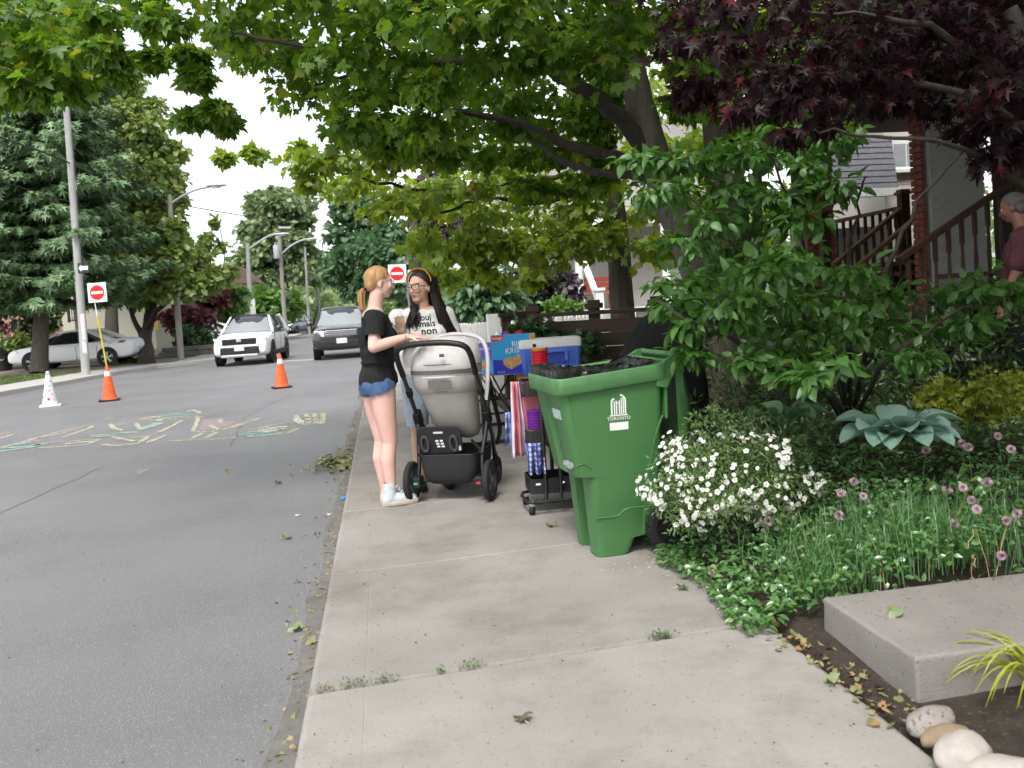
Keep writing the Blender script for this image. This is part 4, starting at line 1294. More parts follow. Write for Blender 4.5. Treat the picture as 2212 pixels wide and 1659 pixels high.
# lid hanging down behind
b = MB()
rs = []
for q in range(11):
    t_ = q / 10
    z = 1.00 - 0.56 * t_
    bow = 0.05 * math.sin(PI * min(1, t_ * 1.05))
    x = 0.475 + 0.012 * t_
    hw = 0.262 - 0.02 * t_
    rs.append([Vector((x, CY - hw, z)), Vector((x + 0.035 + bow * 0.4, CY - hw, z)), Vector((x + 0.05 + bow, CY - hw * 0.8, z)), Vector((x + 0.05 + bow, CY + hw * 0.8, z)), Vector((x + 0.035 + bow * 0.4, CY + hw, z)), Vector((x, CY + hw, z)), Vector((x + 0.028, CY + hw * 0.9, z)), Vector((x + 0.028, CY - hw * 0.9, z))])
b.rings(rs)
b.build('lid', M['bin_green'], binT, smooth=50)
b = MB(); b.prism([(0.405, 0.70), (0.412, 0.90), (0.428, 0.90), (0.42, 0.70)], CY - 0.262, CY + 0.262); b.build('back_rib', M['bin_green'], binT, bevel=0.003)
# wheels and axle
for y in (CY - 0.245, CY + 0.245):
    b = MB()
    b.lathe([(0.085, -0.025), (0.118, -0.027), (0.125, -0.016), (0.125, 0.016), (0.118, 0.027), (0.085, 0.025), (0.082, 0.0)], 32, (0.40, y, 0.128), rotx(PI / 2), cap=False)
    for k in range(26):
        a = 2 * PI * k / 26
        b.box((0.40 + 0.126 * math.cos(a), y, 0.128 + 0.126 * math.sin(a)), (0.010, 0.046, 0.016), roty(-a))
    w_ = b.build('wheel', M['rubber'], binT, smooth=35)
    b = MB(); b.lathe([(0.088, -0.004), (0.088, 0.004)], 24, (0.40, y, 0.128), rotx(PI / 2)); b.lathe([(0.026, -0.03), (0.026, 0.03)], 12, (0.40, y, 0.128), rotx(PI / 2))
    for k in range(6):
        a = 2 * PI * k / 6
        b.box((0.40 + 0.055 * math.cos(a), y, 0.128 + 0.055 * math.sin(a)), (0.06, 0.03, 0.012), roty(-a))
    b.build('hub', M['black'], w_, smooth=30)
b = MB(); b.cyl((0.40, CY - 0.24, 0.128), (0.40, CY + 0.24, 0.128), 0.011, 10); b.build('axle', M['steel'], binT)
# moulded lines on the near side
def side_y(z, out=0.0):
    zs = [0.0, 0.2, 0.425, 0.70, 0.90]; hw = [0.194, 0.207, 0.228, 0.250, 0.265]
    return CY - float(np.interp(z, zs, hw)) - out
def side_line(pts, r_=0.0065, nm='moulded_rib'):
    b = MB(); w = wobble([Vector((x, side_y(z), z)) for x, z in pts], 0, 5); b.tube(w, r_, 6); b.build(nm, M['bin_green'], binT, smooth=60)
side_line([(0.395, 0.72), (0.36, 0.64), (0.325, 0.52), (0.30, 0.40), (0.285, 0.30), (0.275, 0.232), (0.268, 0.10)])
side_line([(0.385, 0.43), (0.345, 0.36), (0.315, 0.29), (0.29, 0.235)], 0.005)
side_line([(-0.005, 0.213), (0.06, 0.212), (0.12, 0.214), (0.16, 0.24), (0.21, 0.247), (0.28, 0.245), (0.375, 0.245)])
side_line([(-0.13, 0.885), (-0.105, 0.70)], 0.0035)
side_line([(-0.10, 0.50), (-0.07, 0.505), (-0.04, 0.495), (-0.02, 0.47)], 0.004)
# grab slot and lift bar on the front
b = MB(); b.cyl((-0.125, CY - 0.21, 0.50), (-0.125, CY - 0.13, 0.50), 0.018, 12); b.build('lift_bar', M['steel'], binT, smooth=40)
b = MB(); b.box((-0.156, CY - 0.12, 0.76), (0.006, 0.14, 0.05), roty(-0.165)); b.build('front_label', mat('pale label', (0.42, 0.52, 0.52), 0.5, 0.25, 30), binT)
# city mark on the side: two curved towers, lettering and a plate
M['mark'] = mat('white print', (0.75, 0.76, 0.75), 0.5, 0.05, 20)
LX, LZ = 0.145, 0.745
def side_pt(x, z, out=0.002): return Vector((x, side_y(z, out), z))
def side_poly(pts, nm):
    b = MB(); b.add([side_pt(LX + x, LZ + z) for x, z in pts] + [side_pt(LX + x, LZ + z, 0.0005) for x, z in pts],
                    [tuple(range(len(pts)))] + [((i + 1) % len(pts), i, len(pts) + i, len(pts) + (i + 1) % len(pts)) for i in range(len(pts))])
    return b.build(nm, M['mark'], binT)
def arc_band(x0, x1, zb, zt, th):
    """outline of a tower: legs and curved top"""
    side_poly([(x0, zb), (x0 + th, zb), (x0 + th, zt - 0.012), (x0, zt - 0.012)], 'tower_mark')
    side_poly([(x1 - th, zb), (x1, zb), (x1, zt - 0.012), (x1 - th, zt - 0.012)], 'tower_mark')
side_poly([(-0.042, 0.0), (-0.034, 0.0), (-0.034, 0.066), (-0.030, 0.074), (-0.022, 0.076), (-0.022, 0.084), (-0.034, 0.083), (-0.042, 0.072)], 'tower_mark')
side_poly([(-0.026, 0.0), (-0.019, 0.0), (-0.019, 0.068), (-0.026, 0.070)], 'tower_mark')
side_poly([(-0.014, 0.0), (-0.007, 0.0), (-0.007, 0.060), (-0.001, 0.052), (-0.001, 0.058), (-0.014, 0.076)], 'tower_mark')
side_poly([(0.002, 0.0), (0.009, 0.0), (0.009, 0.074), (0.002, 0.068)], 'tower_mark')
side_poly([(0.014, 0.0), (0.020, 0.0), (0.020, 0.086), (0.014, 0.080)], 'tower_mark')
side_poly([(0.025, 0.0), (0.031, 0.0), (0.031, 0.082), (0.025, 0.088)], 'tower_mark')
side_poly([(0.035, 0.0), (0.043, 0.0), (0.043, 0.078), (0.033, 0.092), (0.020, 0.102), (0.012, 0.104), (0.010, 0.092), (0.022, 0.092), (0.030, 0.084), (0.035, 0.074)], 'tower_mark')
side_poly([(-0.05, -0.008), (0.05, -0.008), (0.05, -0.002), (-0.05, -0.002)], 'tower_mark')
o = link('city_lettering', text_mesh('TORONTO', 0.026, 0.0006), M['mark'], binT)
place(o, side_pt(LX, LZ - 0.022, 0.0025), (1, 0, 0), side_pt(0, 0.9) - side_pt(0, 0.5))
side_poly([(-0.052, -0.082), (0.052, -0.082), (0.052, -0.042), (-0.052, -0.042)], 'white_plate')
b = MB()
for k in range(9):
    x = random.uniform(-0.1, 0.35); z = random.uniform(0.3, 0.85); a = random.uniform(-0.6, 0.6); L_ = random.uniform(0.008, 0.025)
    b.bar(side_pt(x, z, 0.0006), side_pt(x + L_ * math.cos(a), z + L_ * math.sin(a) * 1.2, 0.0006), 0.0012, 0.001)
b.build('scratches', M['bin_worn'], binT)['kind'] = 'stuff'
# bag: crumpled sheet folded round the mouth
bag = thing('bin_bag', 'crumpled black plastic bag lining the mouth of the green bin', 'bag', bo, R(5))
bag.scale = (1, 1, BIN_Z)
vs, fs = [], []
NA, prof = 96, [(0.016, 0.000), (0.017, 0.010), (0.012, 0.020), (0.004, 0.024), (-0.010, 0.016), (-0.03, 0.016), (-0.045, 0.0), (-0.06, -0.02)]
for k, (e, dz) in enumerate(prof):
    rg = rrect(-0.178, 0.40, CY - 0.266, CY + 0.266, 0.05, 0, 8)
    dense = []
    for j in range(len(rg)):
        a_, b_ = rg[j], rg[(j + 1) % len(rg)]
        m_ = max(1, int((b_ - a_).length / 0.009))
        dense += [a_.lerp(b_, q / m_) for q in range(m_)]
    rg = dense
    n = len(rg)
    for j, p in enumerate(rg):
        cdir = Vector((0.11, CY, 0)) - p
        fx = min(1.0, max(0.0, (p.x + 0.02) / 0.12))                 # further back the bag is tucked inside the mouth
        ee = e * (1 - fx) + min(e, -0.012 - 0.02 * (e > 0.0) * (0.03 - e) / 0.03) * fx if e > -0.012 else e
        ee += 0.012 * noise.noise(Vector((p.x * 30, p.y * 30, k * 0.5 + 9)))
        q = p - Vector((cdir.x / max(abs(cdir.x), 1e-4) * ee if abs(p.x - 0.11) > 0.2 else 0, cdir.y / max(abs(cdir.y), 1e-4) * ee if abs(p.y - CY) > 0.18 else 0, 0))
        lift = 0.02 * math.exp(-((p.x + 0.13) / 0.10) ** 2) if 0 < k < 8 else 0.0
        nz = (0.55 - abs(noise.noise(Vector((p.x * 20, p.y * 20, k * 0.35))))) * 0.022 + (0.4 - abs(noise.noise(Vector((p.x * 48, p.y * 48, k * 0.7))))) * 0.012 - 0.010
        zz = 0.952 + dz * (1 - 0.3 * fx) + lift + nz * (0.8 if k else 0.5) + max(0, p.x - 0.25) * 0.26
        if k == 0: zz += 0.02 * noise.noise(Vector((p.x * 9 + 4, p.y * 9, 3.3)))
        vs.append((q.x, q.y, zz))
for k in range(len(prof) - 1):
    for j in range(n):
        m_ = (j + 1) % n
        fs.append((k * n + j, k * n + m_, (k + 1) * n + m_, (k + 1) * n + j))
b = MB(); b.add(vs, fs); b.build('liner', M['bag'], bag, smooth=35)
NXb, NYb = 70, 56
vs, fs = [], []
for i in range(NXb + 1):
    for j in range(NYb + 1):
        x = -0.172 + 0.56 * i / NXb; y = CY - 0.258 + 0.516 * j / NYb
        q = Vector((x * 9 + noise.noise(Vector((x * 5, y * 5, 1))), y * 11, 2.0))
        rid = 1 - abs(noise.noise(q)) * 2.2
        rid2 = 1 - abs(noise.noise(q * 1.9 + Vector((5, 1, 0)))) * 2.0
        ex = min(1.0, min(x + 0.172, 0.388 - x, y - CY + 0.258, CY + 0.258 - y) / 0.05)
        hole = math.exp(-(((x + 0.07) / 0.07) ** 2 + ((y - CY + 0.06) / 0.11) ** 2))
        z = 0.928 + ex * (0.032 * max(rid, -0.3) + 0.008 * max(rid2, -0.5) - 0.008) - 0.10 * hole + max(0, x - 0.25) * 0.22
        vs.append((x, y, z))
for i in range(NXb):
    for j in range(NYb):
        k = i * (NYb + 1) + j; fs.append((k, k + NYb + 1, k + NYb + 2, k + 1))
b = MB(); b.add(vs, fs); me = b.mesh('crumple', 30)
link('crumple', me, M['bag'], bag)
# ------------------------------------------------------------------ stroller seen from behind
M['fabric_grey'] = mat('warm grey canvas', (0.42, 0.395, 0.365), 0.9, 0.08, 12, 0.25, 400)
M['fabric_pale'] = mat('pale grey canvas', (0.54, 0.525, 0.51), 0.9, 0.06, 12, 0.25, 400)
M['fabric_black'] = mat('black canvas', (0.018, 0.018, 0.021), 0.85, 0.2, 12, 0.3, 300)
M['mesh_dark'] = mat('dark mesh window', (0.12, 0.11, 0.105), 0.8, 0.1, 60)
M['leather'] = mat('black leather grip', (0.012, 0.012, 0.012), 0.4, 0.2, 30, 0.2, 150)
M['gun'] = mat('dark anodised tube', (0.075, 0.07, 0.068), 0.35, 0.1, 10, metal=0.6)
wl, wr = G(889, 1087), G(1064, 1076)
so = (wl + wr) / 2
ax = (wr - wl); HW = ax.length / 2
st = thing('baby_stroller', 'grey canopied baby stroller with black frame held by the girl in black', 'stroller', so, math.atan2(ax.y, ax.x) - R(13))
def wheel(x, y, r_, wd, nm, hubm):
    b = MB(); b.lathe([(r_ * 0.76, -wd * .42), (r_ * 0.9, -wd * .5), (r_, -wd * .3), (r_, wd * .3), (r_ * 0.9, wd * .5), (r_ * 0.76, wd * .42), (r_ * 0.74, 0)], 32, (x, y, r_), roty(PI / 2), cap=False)
    w_ = b.build(nm, M['rubber'], st, smooth=50)
    b = MB(); b.lathe([(r_ * 0.77, -wd * .35), (r_ * 0.77, wd * .35), (r_ * 0.7, wd * .35), (r_ * 0.7, -wd * .35)], 28, (x, y, r_), roty(PI / 2), cap=False)
    for k in range(5):
        a = 2 * PI * k / 5 + 0.3
        b.bar((x, y + r_ * 0.12 * math.cos(a), r_ + r_ * 0.12 * math.sin(a)), (x, y + r_ * 0.73 * math.cos(a), r_ + r_ * 0.73 * math.sin(a)), wd * 0.4, r_ * 0.18, up=(1, 0, 0))
    b.cyl((x - wd * 0.6, y, r_), (x + wd * 0.6, y, r_), r_ * 0.2, 14)
    b.build('rim', hubm, w_, smooth=35)
M['rim_grey'] = mat('rim grey', (0.06, 0.06, 0.062), 0.5, 0.1, 20)
for s_ in (-1, 1):
    wheel(s_ * HW, 0.0, 0.145, 0.05, 'rear_wheel', M['rim_grey'])
    wheel(s_ * 0.185, 0.60, 0.105, 0.042, 'front_wheel', M['rim_grey'])
    # legs
    b = MB()
    b.tube(wobble([Vector((s_ * (HW - 0.045), 0.0, 0.15)), Vector((s_ * (HW - 0.055), 0.03, 0.30)), Vector((s_ * (HW - 0.035), 0.10, 0.48)), Vector((s_ * 0.265, 0.14, 0.58))], 0, 4), 0.017, 8)
    b.tube([(s_ * 0.265, 0.14, 0.58), (s_ * 0.245, 0.32, 0.42), (s_ * 0.185, 0.57, 0.24)], 0.016, 8)
    b.build('leg', M['black_metal'], st, smooth=50)
    b = MB(); b.tube([(s_ * 0.265, 0.14, 0.58), (s_ * 0.268, 0.03, 0.74), (s_ * 0.268, -0.10, 0.92)], 0.016, 8); b.build('push_tube', M['gun'], st, smooth=50)
    b = MB(); b.box((s_ * 0.265, 0.14, 0.585), (0.05, 0.085, 0.12), rotx(0.5)); b.build('hinge', M['black'], st, bevel=0.012)
    b = MB(); b.box((s_ * 0.268, -0.0, 0.79), (0.042, 0.045, 0.07), rotx(0.6)); b.build('height_button', M['black'], st, bevel=0.012)
    b = MB(); b.tube([(s_ * 0.185, 0.57, 0.25), (s_ * 0.185, 0.60, 0.19), (s_ * 0.185, 0.60, 0.105)], [0.02, 0.022, 0.018], 8); b.build('fork', M['black'], st, smooth=50)
    b = MB(); b.box((s_ * (HW - 0.06), -0.04, 0.15), (0.06, 0.10, 0.08)); k = b.build('brake_pedal', M['black'], st, bevel=0.012)
    b = MB(); b.box((s_ * (HW - 0.06), -0.092, 0.145), (0.03, 0.006, 0.014)); b.build('pedal_mark', mat('pedal mark', (0.05, 0.4, 0.2) if s_ < 0 else (0.5, 0.03, 0.04), 0.5), k)
    b = MB(); b.tube([(s_ * (HW - 0.05), 0.02, 0.33), (s_ * 0.2, 0.10, 0.36), (s_ * 0.12, 0.2, 0.40)], 0.011, 6); b.build('side_strut', M['black'], st, smooth=50)
b = MB()
hp = [Vector((-0.268, -0.10, 0.92)), Vector((-0.268, -0.20, 1.06)), Vector((-0.235, -0.245, 1.125)), Vector((-0.13, -0.26, 1.15)), Vector((0, -0.262, 1.155)), Vector((0.13, -0.26, 1.15)), Vector((0.235, -0.245, 1.125)), Vector((0.268, -0.20, 1.06)), Vector((0.268, -0.10, 0.92))]
b.tube(wobble(hp, 0, 4), 0.021, 10); b.build('handlebar', M['leather'], st, smooth=50)
b = MB(); b.tube([(-HW + 0.03, 0, 0.15), (HW - 0.03, 0, 0.15)], 0.012, 8); b.build('rear_axle', M['black'], st)
# seat shell and canopy
def shell(levels, nm, m, n=28, sq=2.6):
    rs = []
    for z, cx, cy, wx, wy in levels:
        rg = []
        for j in range(n):
            a = 2 * PI * j / n
            c_, s_ = math.cos(a), math.sin(a)
            rg.append(Vector((cx + wx * math.copysign(abs(c_) ** (2 / sq), c_), cy + wy * math.copysign(abs(s_) ** (2 / sq), s_), z)))
        rs.append(rg)
    b = MB(); b.rings(rs)
    return b.build(nm, m, st, smooth=60)
shell([(0.415, 0.075, 0.30, 0.035, 0.05), (0.43, 0.06, 0.28, 0.085, 0.08), (0.47, 0.04, 0.24, 0.135, 0.11), (0.55, 0.02, 0.19, 0.17, 0.13), (0.66, 0.01, 0.14, 0.19, 0.15), (0.76, 0.005, 0.10, 0.205, 0.16), (0.86, 0.0, 0.08, 0.215, 0.18)], 'seat_shell', M['fabric_grey'])
shell([(0.775, 0.0, 0.11, 0.205, 0.165), (0.79, 0.0, 0.105, 0.228, 0.195), (0.84, 0.0, 0.09, 0.242, 0.21), (0.90, 0.0, 0.08, 0.247, 0.22), (0.915, 0.0, 0.08, 0.243, 0.218)], 'canopy_skirt', M['fabric_grey'])
shell([(0.905, 0.0, 0.085, 0.238, 0.215), (0.915, 0.0, 0.085, 0.25, 0.228), (0.985, 0.0, 0.09, 0.252, 0.23), (1.05, 0.0, 0.10, 0.245, 0.225), (1.105, 0.0, 0.12, 0.225, 0.21), (1.145, 0.0, 0.145, 0.185, 0.18), (1.17, 0.0, 0.17, 0.12, 0.13), (1.178, 0.0, 0.19, 0.04, 0.05)], 'canopy', M['fabric_pale'])
def band(z, cy, wx, wy, r_, nm, m, tilt=0.0):
    pts = []
    for j in range(25):
        a = PI + PI * j / 24
        pts.append(Vector((wx * math.cos(a) * 1.0, cy + wy * math.sin(a), z + tilt * math.sin(a))))
    b = MB(); b.tube(pts, r_, 6); return b.build(nm, m, st, smooth=60)
band(0.905, 0.085, 0.252, 0.230, 0.008, 'piping', M['fabric_pale'])
band(0.975, 0.09, 0.256, 0.236, 0.003, 'seam', M['mesh_dark'], -0.02)
band(0.80, 0.105, 0.228, 0.20, 0.004, 'seam', M['mesh_dark'])
def patch(z0, z1, a0, a1, cy, wx, wy, nm, m, k=10, sq=2.6):
    vs, fs = [], []
    for i in range(k + 1):
        a = a0 + (a1 - a0) * i / k
        for z in (z0, z1):
            c_, s_ = math.cos(a), math.sin(a)
            vs.append((wx * math.copysign(abs(c_) ** (2 / sq), c_), cy + wy * math.copysign(abs(s_) ** (2 / sq), s_), z))
    for i in range(k): fs.append((2 * i, 2 * i + 2, 2 * i + 3, 2 * i + 1))
    b = MB(); b.add(vs, fs); return b.build(nm, m, st, smooth=60)
patch(0.925, 0.955, PI + 0.45, 2 * PI - 0.55, 0.086, 0.2545, 0.2325, 'mesh_strip', M['mesh_dark'], 14)
patch(0.825, 0.885, PI + 1.35, PI + 1.85, 0.084, 0.2475, 0.222, 'vent', M['mesh_dark'], 6)
b = MB(); b.box((0.05, -0.165, 1.06), (0.035, 0.012, 0.022), rotz(0.0)); b.build('clip', M['mesh_dark'], st, bevel=0.003)
# front frame arc on the right
b = MB(); b.tube(wobble([Vector((0.265, 0.14, 0.58)), Vector((0.275, 0.2, 0.80)), Vector((0.27, 0.30, 0.72)), Vector((0.28, 0.42, 0.46)), Vector((0.24, 0.45, 0.33))], 0, 5), 0.017, 8); b.build('side_rail', M['black'], st, smooth=50)
b = MB(); b.tube(wobble([Vector((0.262, 0.16, 0.70)), Vector((0.275, 0.20, 0.90)), Vector((0.262, 0.25, 1.06)), Vector((0.20, 0.29, 1.15)), Vector((0.06, 0.31, 1.185)), Vector((-0.08, 0.31, 1.18)), Vector((-0.2, 0.29, 1.13))], 0, 5), [0.016] * 31, 8); b.build('hood_rim', M['fabric_pale'], st, smooth=60)
# kick panel with two stirrups
b = MB()
pr = rrect(-0.165, 0.165, -0.105, 0.105, 0.05, 0)
rot = rotx(PI / 2 + 0.28)
c0 = Vector((-0.055, -0.02, 0.445))
b.rings([[c0 + rot @ Vector((p.x, p.y, -0.012)) for p in pr], [c0 + rot @ Vector((p.x, p.y, 0.012)) for p in pr]])
kp = b.build('kick_panel', M['fabric_black'], st, bevel=0.006)
for s_ in (-1, 1):
    b = MB(); cc = c0 + rot @ Vector((s_ * 0.108, -0.02, 0.02))
    pts = [cc + rot @ Vector((0.026 * math.cos(a), 0.058 * math.sin(a), 0)) for a in [2 * PI * k / 16 for k in range(17)]]
    b.tube(pts, 0.011, 6); b.build('stirrup', M['rim_grey'], kp, smooth=60)
b = MB(); b.box(c0 + rot @ Vector((0.0, 0.065, 0.016)), (0.07, 0.014, 0.003), rot); b.build('reflective_tab', M['reflector'], kp)
for i, (dx, dy) in enumerate([(-0.018, -0.0), (0.016, 0.0), (-0.014, -0.022), (0.02, -0.022), (-0.01, -0.044), (0.024, -0.044)]):
    b = MB(); b.box(c0 + rot @ Vector((dx, dy, 0.0142)), (0.022, 0.013, 0.002), rot); b.build('printed_mark', M['mark'], kp)
b = MB(); b.box(c0 + rot @ Vector((0.14, -0.06, 0.0145)), (0.03, 0.035, 0.002), rot); b.build('care_label', M['paper'], kp)
# basket
b = MB()
rs = []
for z, wx, y0, y1 in ((0.115, 0.10, 0.02, 0.36), (0.128, 0.155, -0.02, 0.40), (0.17, 0.19, -0.045, 0.43), (0.25, 0.207, -0.055, 0.45), (0.335, 0.21, -0.06, 0.46)):
    rs.append(rrect(-wx, wx, y0, y1, min(0.06, wx * .5), z))
rs += [rrect(-0.195, 0.195, -0.035, 0.445, 0.055, 0.335), rrect(-0.185, 0.185, -0.02, 0.43, 0.05, 0.23)]
b.rings(rs); b.build('basket', M['fabric_black'], st, smooth=50)
b = MB(); b.tube([p + Vector((0, 0, 0.338)) for p in rrect(-0.21, 0.21, -0.05, 0.46, 0.06, 0)] , 0.007, 6); b.build('basket_hem', M['black'], st, smooth=60)
# ------------------------------------------------------------------ people
M['skin_pale'] = mat('fair skin', (0.66, 0.41, 0.345), 0.5, 0.05, 9, spec=0.35)
M['skin_tan'] = mat('warm skin', (0.58, 0.355, 0.26), 0.5, 0.05, 9, spec=0.35)
M['skin_old'] = mat('ruddy skin', (0.30, 0.14, 0.10), 0.55, 0.08, 9)
M['hair_ginger'] = mat('ginger hair', (0.40, 0.225, 0.095), 0.5, 0.3, 30, 0.5, 120, stretch=(1, 1, 0.2))
M['hair_dark'] = mat('dark brown hair', (0.014, 0.008, 0.007), 0.42, 0.4, 30, 0.5, 120, stretch=(1, 1, 0.2))
M['hair_grey'] = mat('grey hair', (0.13, 0.125, 0.12), 0.6, 0.2, 30, 0.4, 120)
M['lips'] = mat('lips', (0.45, 0.14, 0.13), 0.45)
M['eye_white'] = mat('eye white', (0.7, 0.68, 0.65), 0.3)
M['iris'] = mat('iris', (0.03, 0.02, 0.015), 0.25)
M['brow'] = mat('brow', (0.02, 0.013, 0.01), 0.7)
M['glass_rim'] = mat('spectacle rim', (0.02, 0.018, 0.018), 0.3)
M['tee_black'] = mat('black jersey', (0.008, 0.008, 0.009), 0.9, 0.2, 12, 0.35, 40)
M['tee_white'] = mat('white jersey', (0.62, 0.61, 0.60), 0.9, 0.04, 8, 0.4, 18)
M['denim'] = mat('blue denim', (0.055, 0.10, 0.20), 0.9, 0.25, 14, 0.5, 220)
M['denim_pale'] = mat('pale denim', (0.45, 0.55, 0.65), 0.9, 0.15, 14, 0.5, 200)
M['canvas_shoe'] = mat('pale canvas shoe', (0.50, 0.54, 0.58), 0.85, 0.12, 18, 0.2)
M['sole'] = mat('worn rubber sole', (0.42, 0.37, 0.30), 0.8, 0.15, 30)
M['mustard'] = mat('mustard cloth', (0.55, 0.30, 0.03), 0.8, 0.12, 20)
M['plum_shirt'] = mat('dusky plum shirt', (0.10, 0.032, 0.045), 0.9, 0.12, 12, 0.4, 30)

def head(mb, c, fwd, s=1.0, tilt=0.0):
    """skull, jaw, nose, ears; c = centre of the head. returns a local->body function"""
    f_ = Vector(fwd).normalized(); l_ = Vector((0, 0, 1)).cross(f_).normalized(); u_ = f_.cross(l_)
    def T(x, y, z): return Vector(c) + (f_ * x + l_ * y + u_ * z) * s
    rot = Matrix((f_, l_, u_)).transposed()
    mb.ball(T(-0.012, 0, 0.030), (0.094 * s, 0.074 * s, 0.088 * s), 20, rot)     # skull
    mb.ball(T(0.022, 0, -0.015), (0.066 * s, 0.061 * s, 0.092 * s), 20, rot)      # face
    mb.ball(T(0.046, 0, -0.082), (0.034 * s, 0.034 * s, 0.026 * s), 14, rot)      # chin
    mb.ball(T(0.012, 0, -0.062), (0.05 * s, 0.055 * s, 0.035 * s), 14, rot)       # jaw
    mb.cap(T(0.082, 0, 0.008), 0.009 * s, T(0.100, 0, -0.024), 0.0135 * s, 8)     # nose
    mb.ball(T(0.092, 0.010, -0.028), 0.0085 * s, 8); mb.ball(T(0.092, -0.010, -0.028), 0.0085 * s, 8)
    mb.ball(T(0.073, 0, 0.030), (0.020 * s, 0.05 * s, 0.012 * s), 10, rot)        # brow ridge
    mb.ball(T(0.070, 0.035, -0.018), (0.02 * s, 0.022 * s, 0.02 * s), 10, rot); mb.ball(T(0.070, -0.035, -0.018), (0.02 * s, 0.022 * s, 0.02 * s), 10, rot)
    mb.ball(T(0.080, 0, -0.050), (0.013 * s, 0.024 * s, 0.008 * s), 10, rot); mb.ball(T(0.078, 0, -0.061), (0.012 * s, 0.020 * s, 0.008 * s), 10, rot)
    for y in (-1, 1):
        mb.ball(T(-0.006, y * 0.074, -0.006), (0.019 * s, 0.009 * s, 0.031 * s), 10, rot)
    return T, rot
def face_bits(T, rot, parent, brow='brow', s=1.0):
    for y in (-1, 1):
        b = MB(); b.ball(T(0.071, y * 0.030, 0.008), 0.0125 * s, 12); e = b.build('eye', M['eye_white'], parent, smooth=60)
        b = MB(); b.ball(T(0.0795, y * 0.030, 0.008), 0.0058 * s, 10); b.build('iris', M['iris'], e, smooth=60)
        b = MB(); b.tube([T(0.081, y * 0.014, 0.030), T(0.083, y * 0.032, 0.035), T(0.070, y * 0.050, 0.030)], [0.0025 * s, 0.0035 * s, 0.002 * s], 6); b.build('eyebrow', M[brow], parent, smooth=60)
    b = MB(); b.tube([T(0.083, -0.021, -0.055), T(0.0935, -0.008, -0.051), T(0.0925, 0, -0.053), T(0.0935, 0.008, -0.051), T(0.083, 0.021, -0.055)], [0.002, 0.0045, 0.004, 0.0045, 0.002], 6)
    b.tube([T(0.083, -0.019, -0.057), T(0.091, 0, -0.062), T(0.083, 0.019, -0.057)], [0.002, 0.005, 0.002], 6); b.build('lips', M['lips'], parent, smooth=60)
def glasses(T, parent, r_, rim, m):
    b = MB()
    for y in (-1, 1):
        pts = [T(0.099 - 0.006 * (math.cos(a) * y > 0.5), y * 0.032 + r_ * 1.12 * math.cos(a), 0.006 + r_ * 0.85 * math.sin(a)) for a in [2 * PI * k / 16 for k in range(17)]]
        b.tube(pts, rim, 6)
        b.tube([T(0.094, y * (0.032 + r_), 0.012), T(0.05, y * 0.076, 0.012), T(0.0, y * 0.080, 0.010)], rim * 0.8, 6)
    b.tube([T(0.101, -0.032 + r_ * 1.1, 0.010), T(0.104, 0, 0.012), T(0.101, 0.032 - r_ * 1.1, 0.010)], rim, 6)
    b.build('spectacles', m, parent, smooth=60)
def hand(mb, wrist, dirv, back, s=1.0, curl=0.3, thumb_side=1, spread=0.16):
    """palm and five bent fingers; dirv = way the fingers point, back = normal of the back of the hand"""
    d = Vector(dirv).normalized(); n = Vector(back); n = (n - d * n.dot(d)).normalized(); x = d.cross(n) * thumb_side
    w = Vector(wrist)
    tips = []
    for k, (off, L, r_) in enumerate(((0.030, 0.070, 0.0088), (0.010, 0.080, 0.009), (-0.011, 0.074, 0.0086), (-0.030, 0.058, 0.0078))):
        root = w + d * 0.082 * s + x * off * s
        mb.cap(w + d * 0.022 * s + x * off * 0.6 * s, 0.0155 * s, root, 0.0115 * s, 8)
        dd = (d + x * spread * off / 0.03).normalized()
        p1 = root + (dd * math.cos(curl * 0.5) - n * math.sin(curl * 0.5)) * L * 0.48 * s
        p2 = p1 + (dd * math.cos(curl * 1.4) - n * math.sin(curl * 1.4)) * L * 0.30 * s
        p3 = p2 + (dd * math.cos(curl * 2.2) - n * math.sin(curl * 2.2)) * L * 0.24 * s
        mb.cap(root, r_ * s, p1, r_ * 0.95 * s, 8); mb.cap(p1, r_ * 0.95 * s, p2, r_ * 0.88 * s, 8); mb.cap(p2, r_ * 0.88 * s, p3, r_ * 0.74 * s, 8)
        tips.append((p2, p3))
    t0 = w + d * 0.025 * s + x * 0.022 * s
    t1 = t0 + (d * 0.55 + x * 0.75 - n * 0.25).normalized() * 0.042 * s
    t2 = t1 + (d * 0.85 + x * 0.3 - n * 0.35).normalized() * 0.034 * s
    mb.cap(t0, 0.014 * s, t1, 0.0108 * s, 8); mb.cap(t1, 0.0108 * s, t2, 0.0085 * s, 8)
    return tips
def fall(me, amp, sc):
    """cloth folds: push the surface about with stretched noise"""
    nv = len(me.vertices)
    co = np.empty(nv * 3, np.float32); me.vertices.foreach_get('co', co); co = co.reshape(-1, 3)
    nr = np.empty(nv * 3, np.float32); me.vertex_normals.foreach_get('vector', nr); nr = nr.reshape(-1, 3)
    k = np.array([noise.noise((c[0] * sc, c[1] * sc, c[2] * sc * 0.4)) * amp + noise.noise((c[0] * sc * 2.3, c[1] * sc * 2.3, c[2] * sc)) * amp * 0.4 for c in co.tolist()])
    me.vertices.foreach_set('co', (co + nr * k[:, None]).astype(np.float32).ravel()); me.update()
    return me

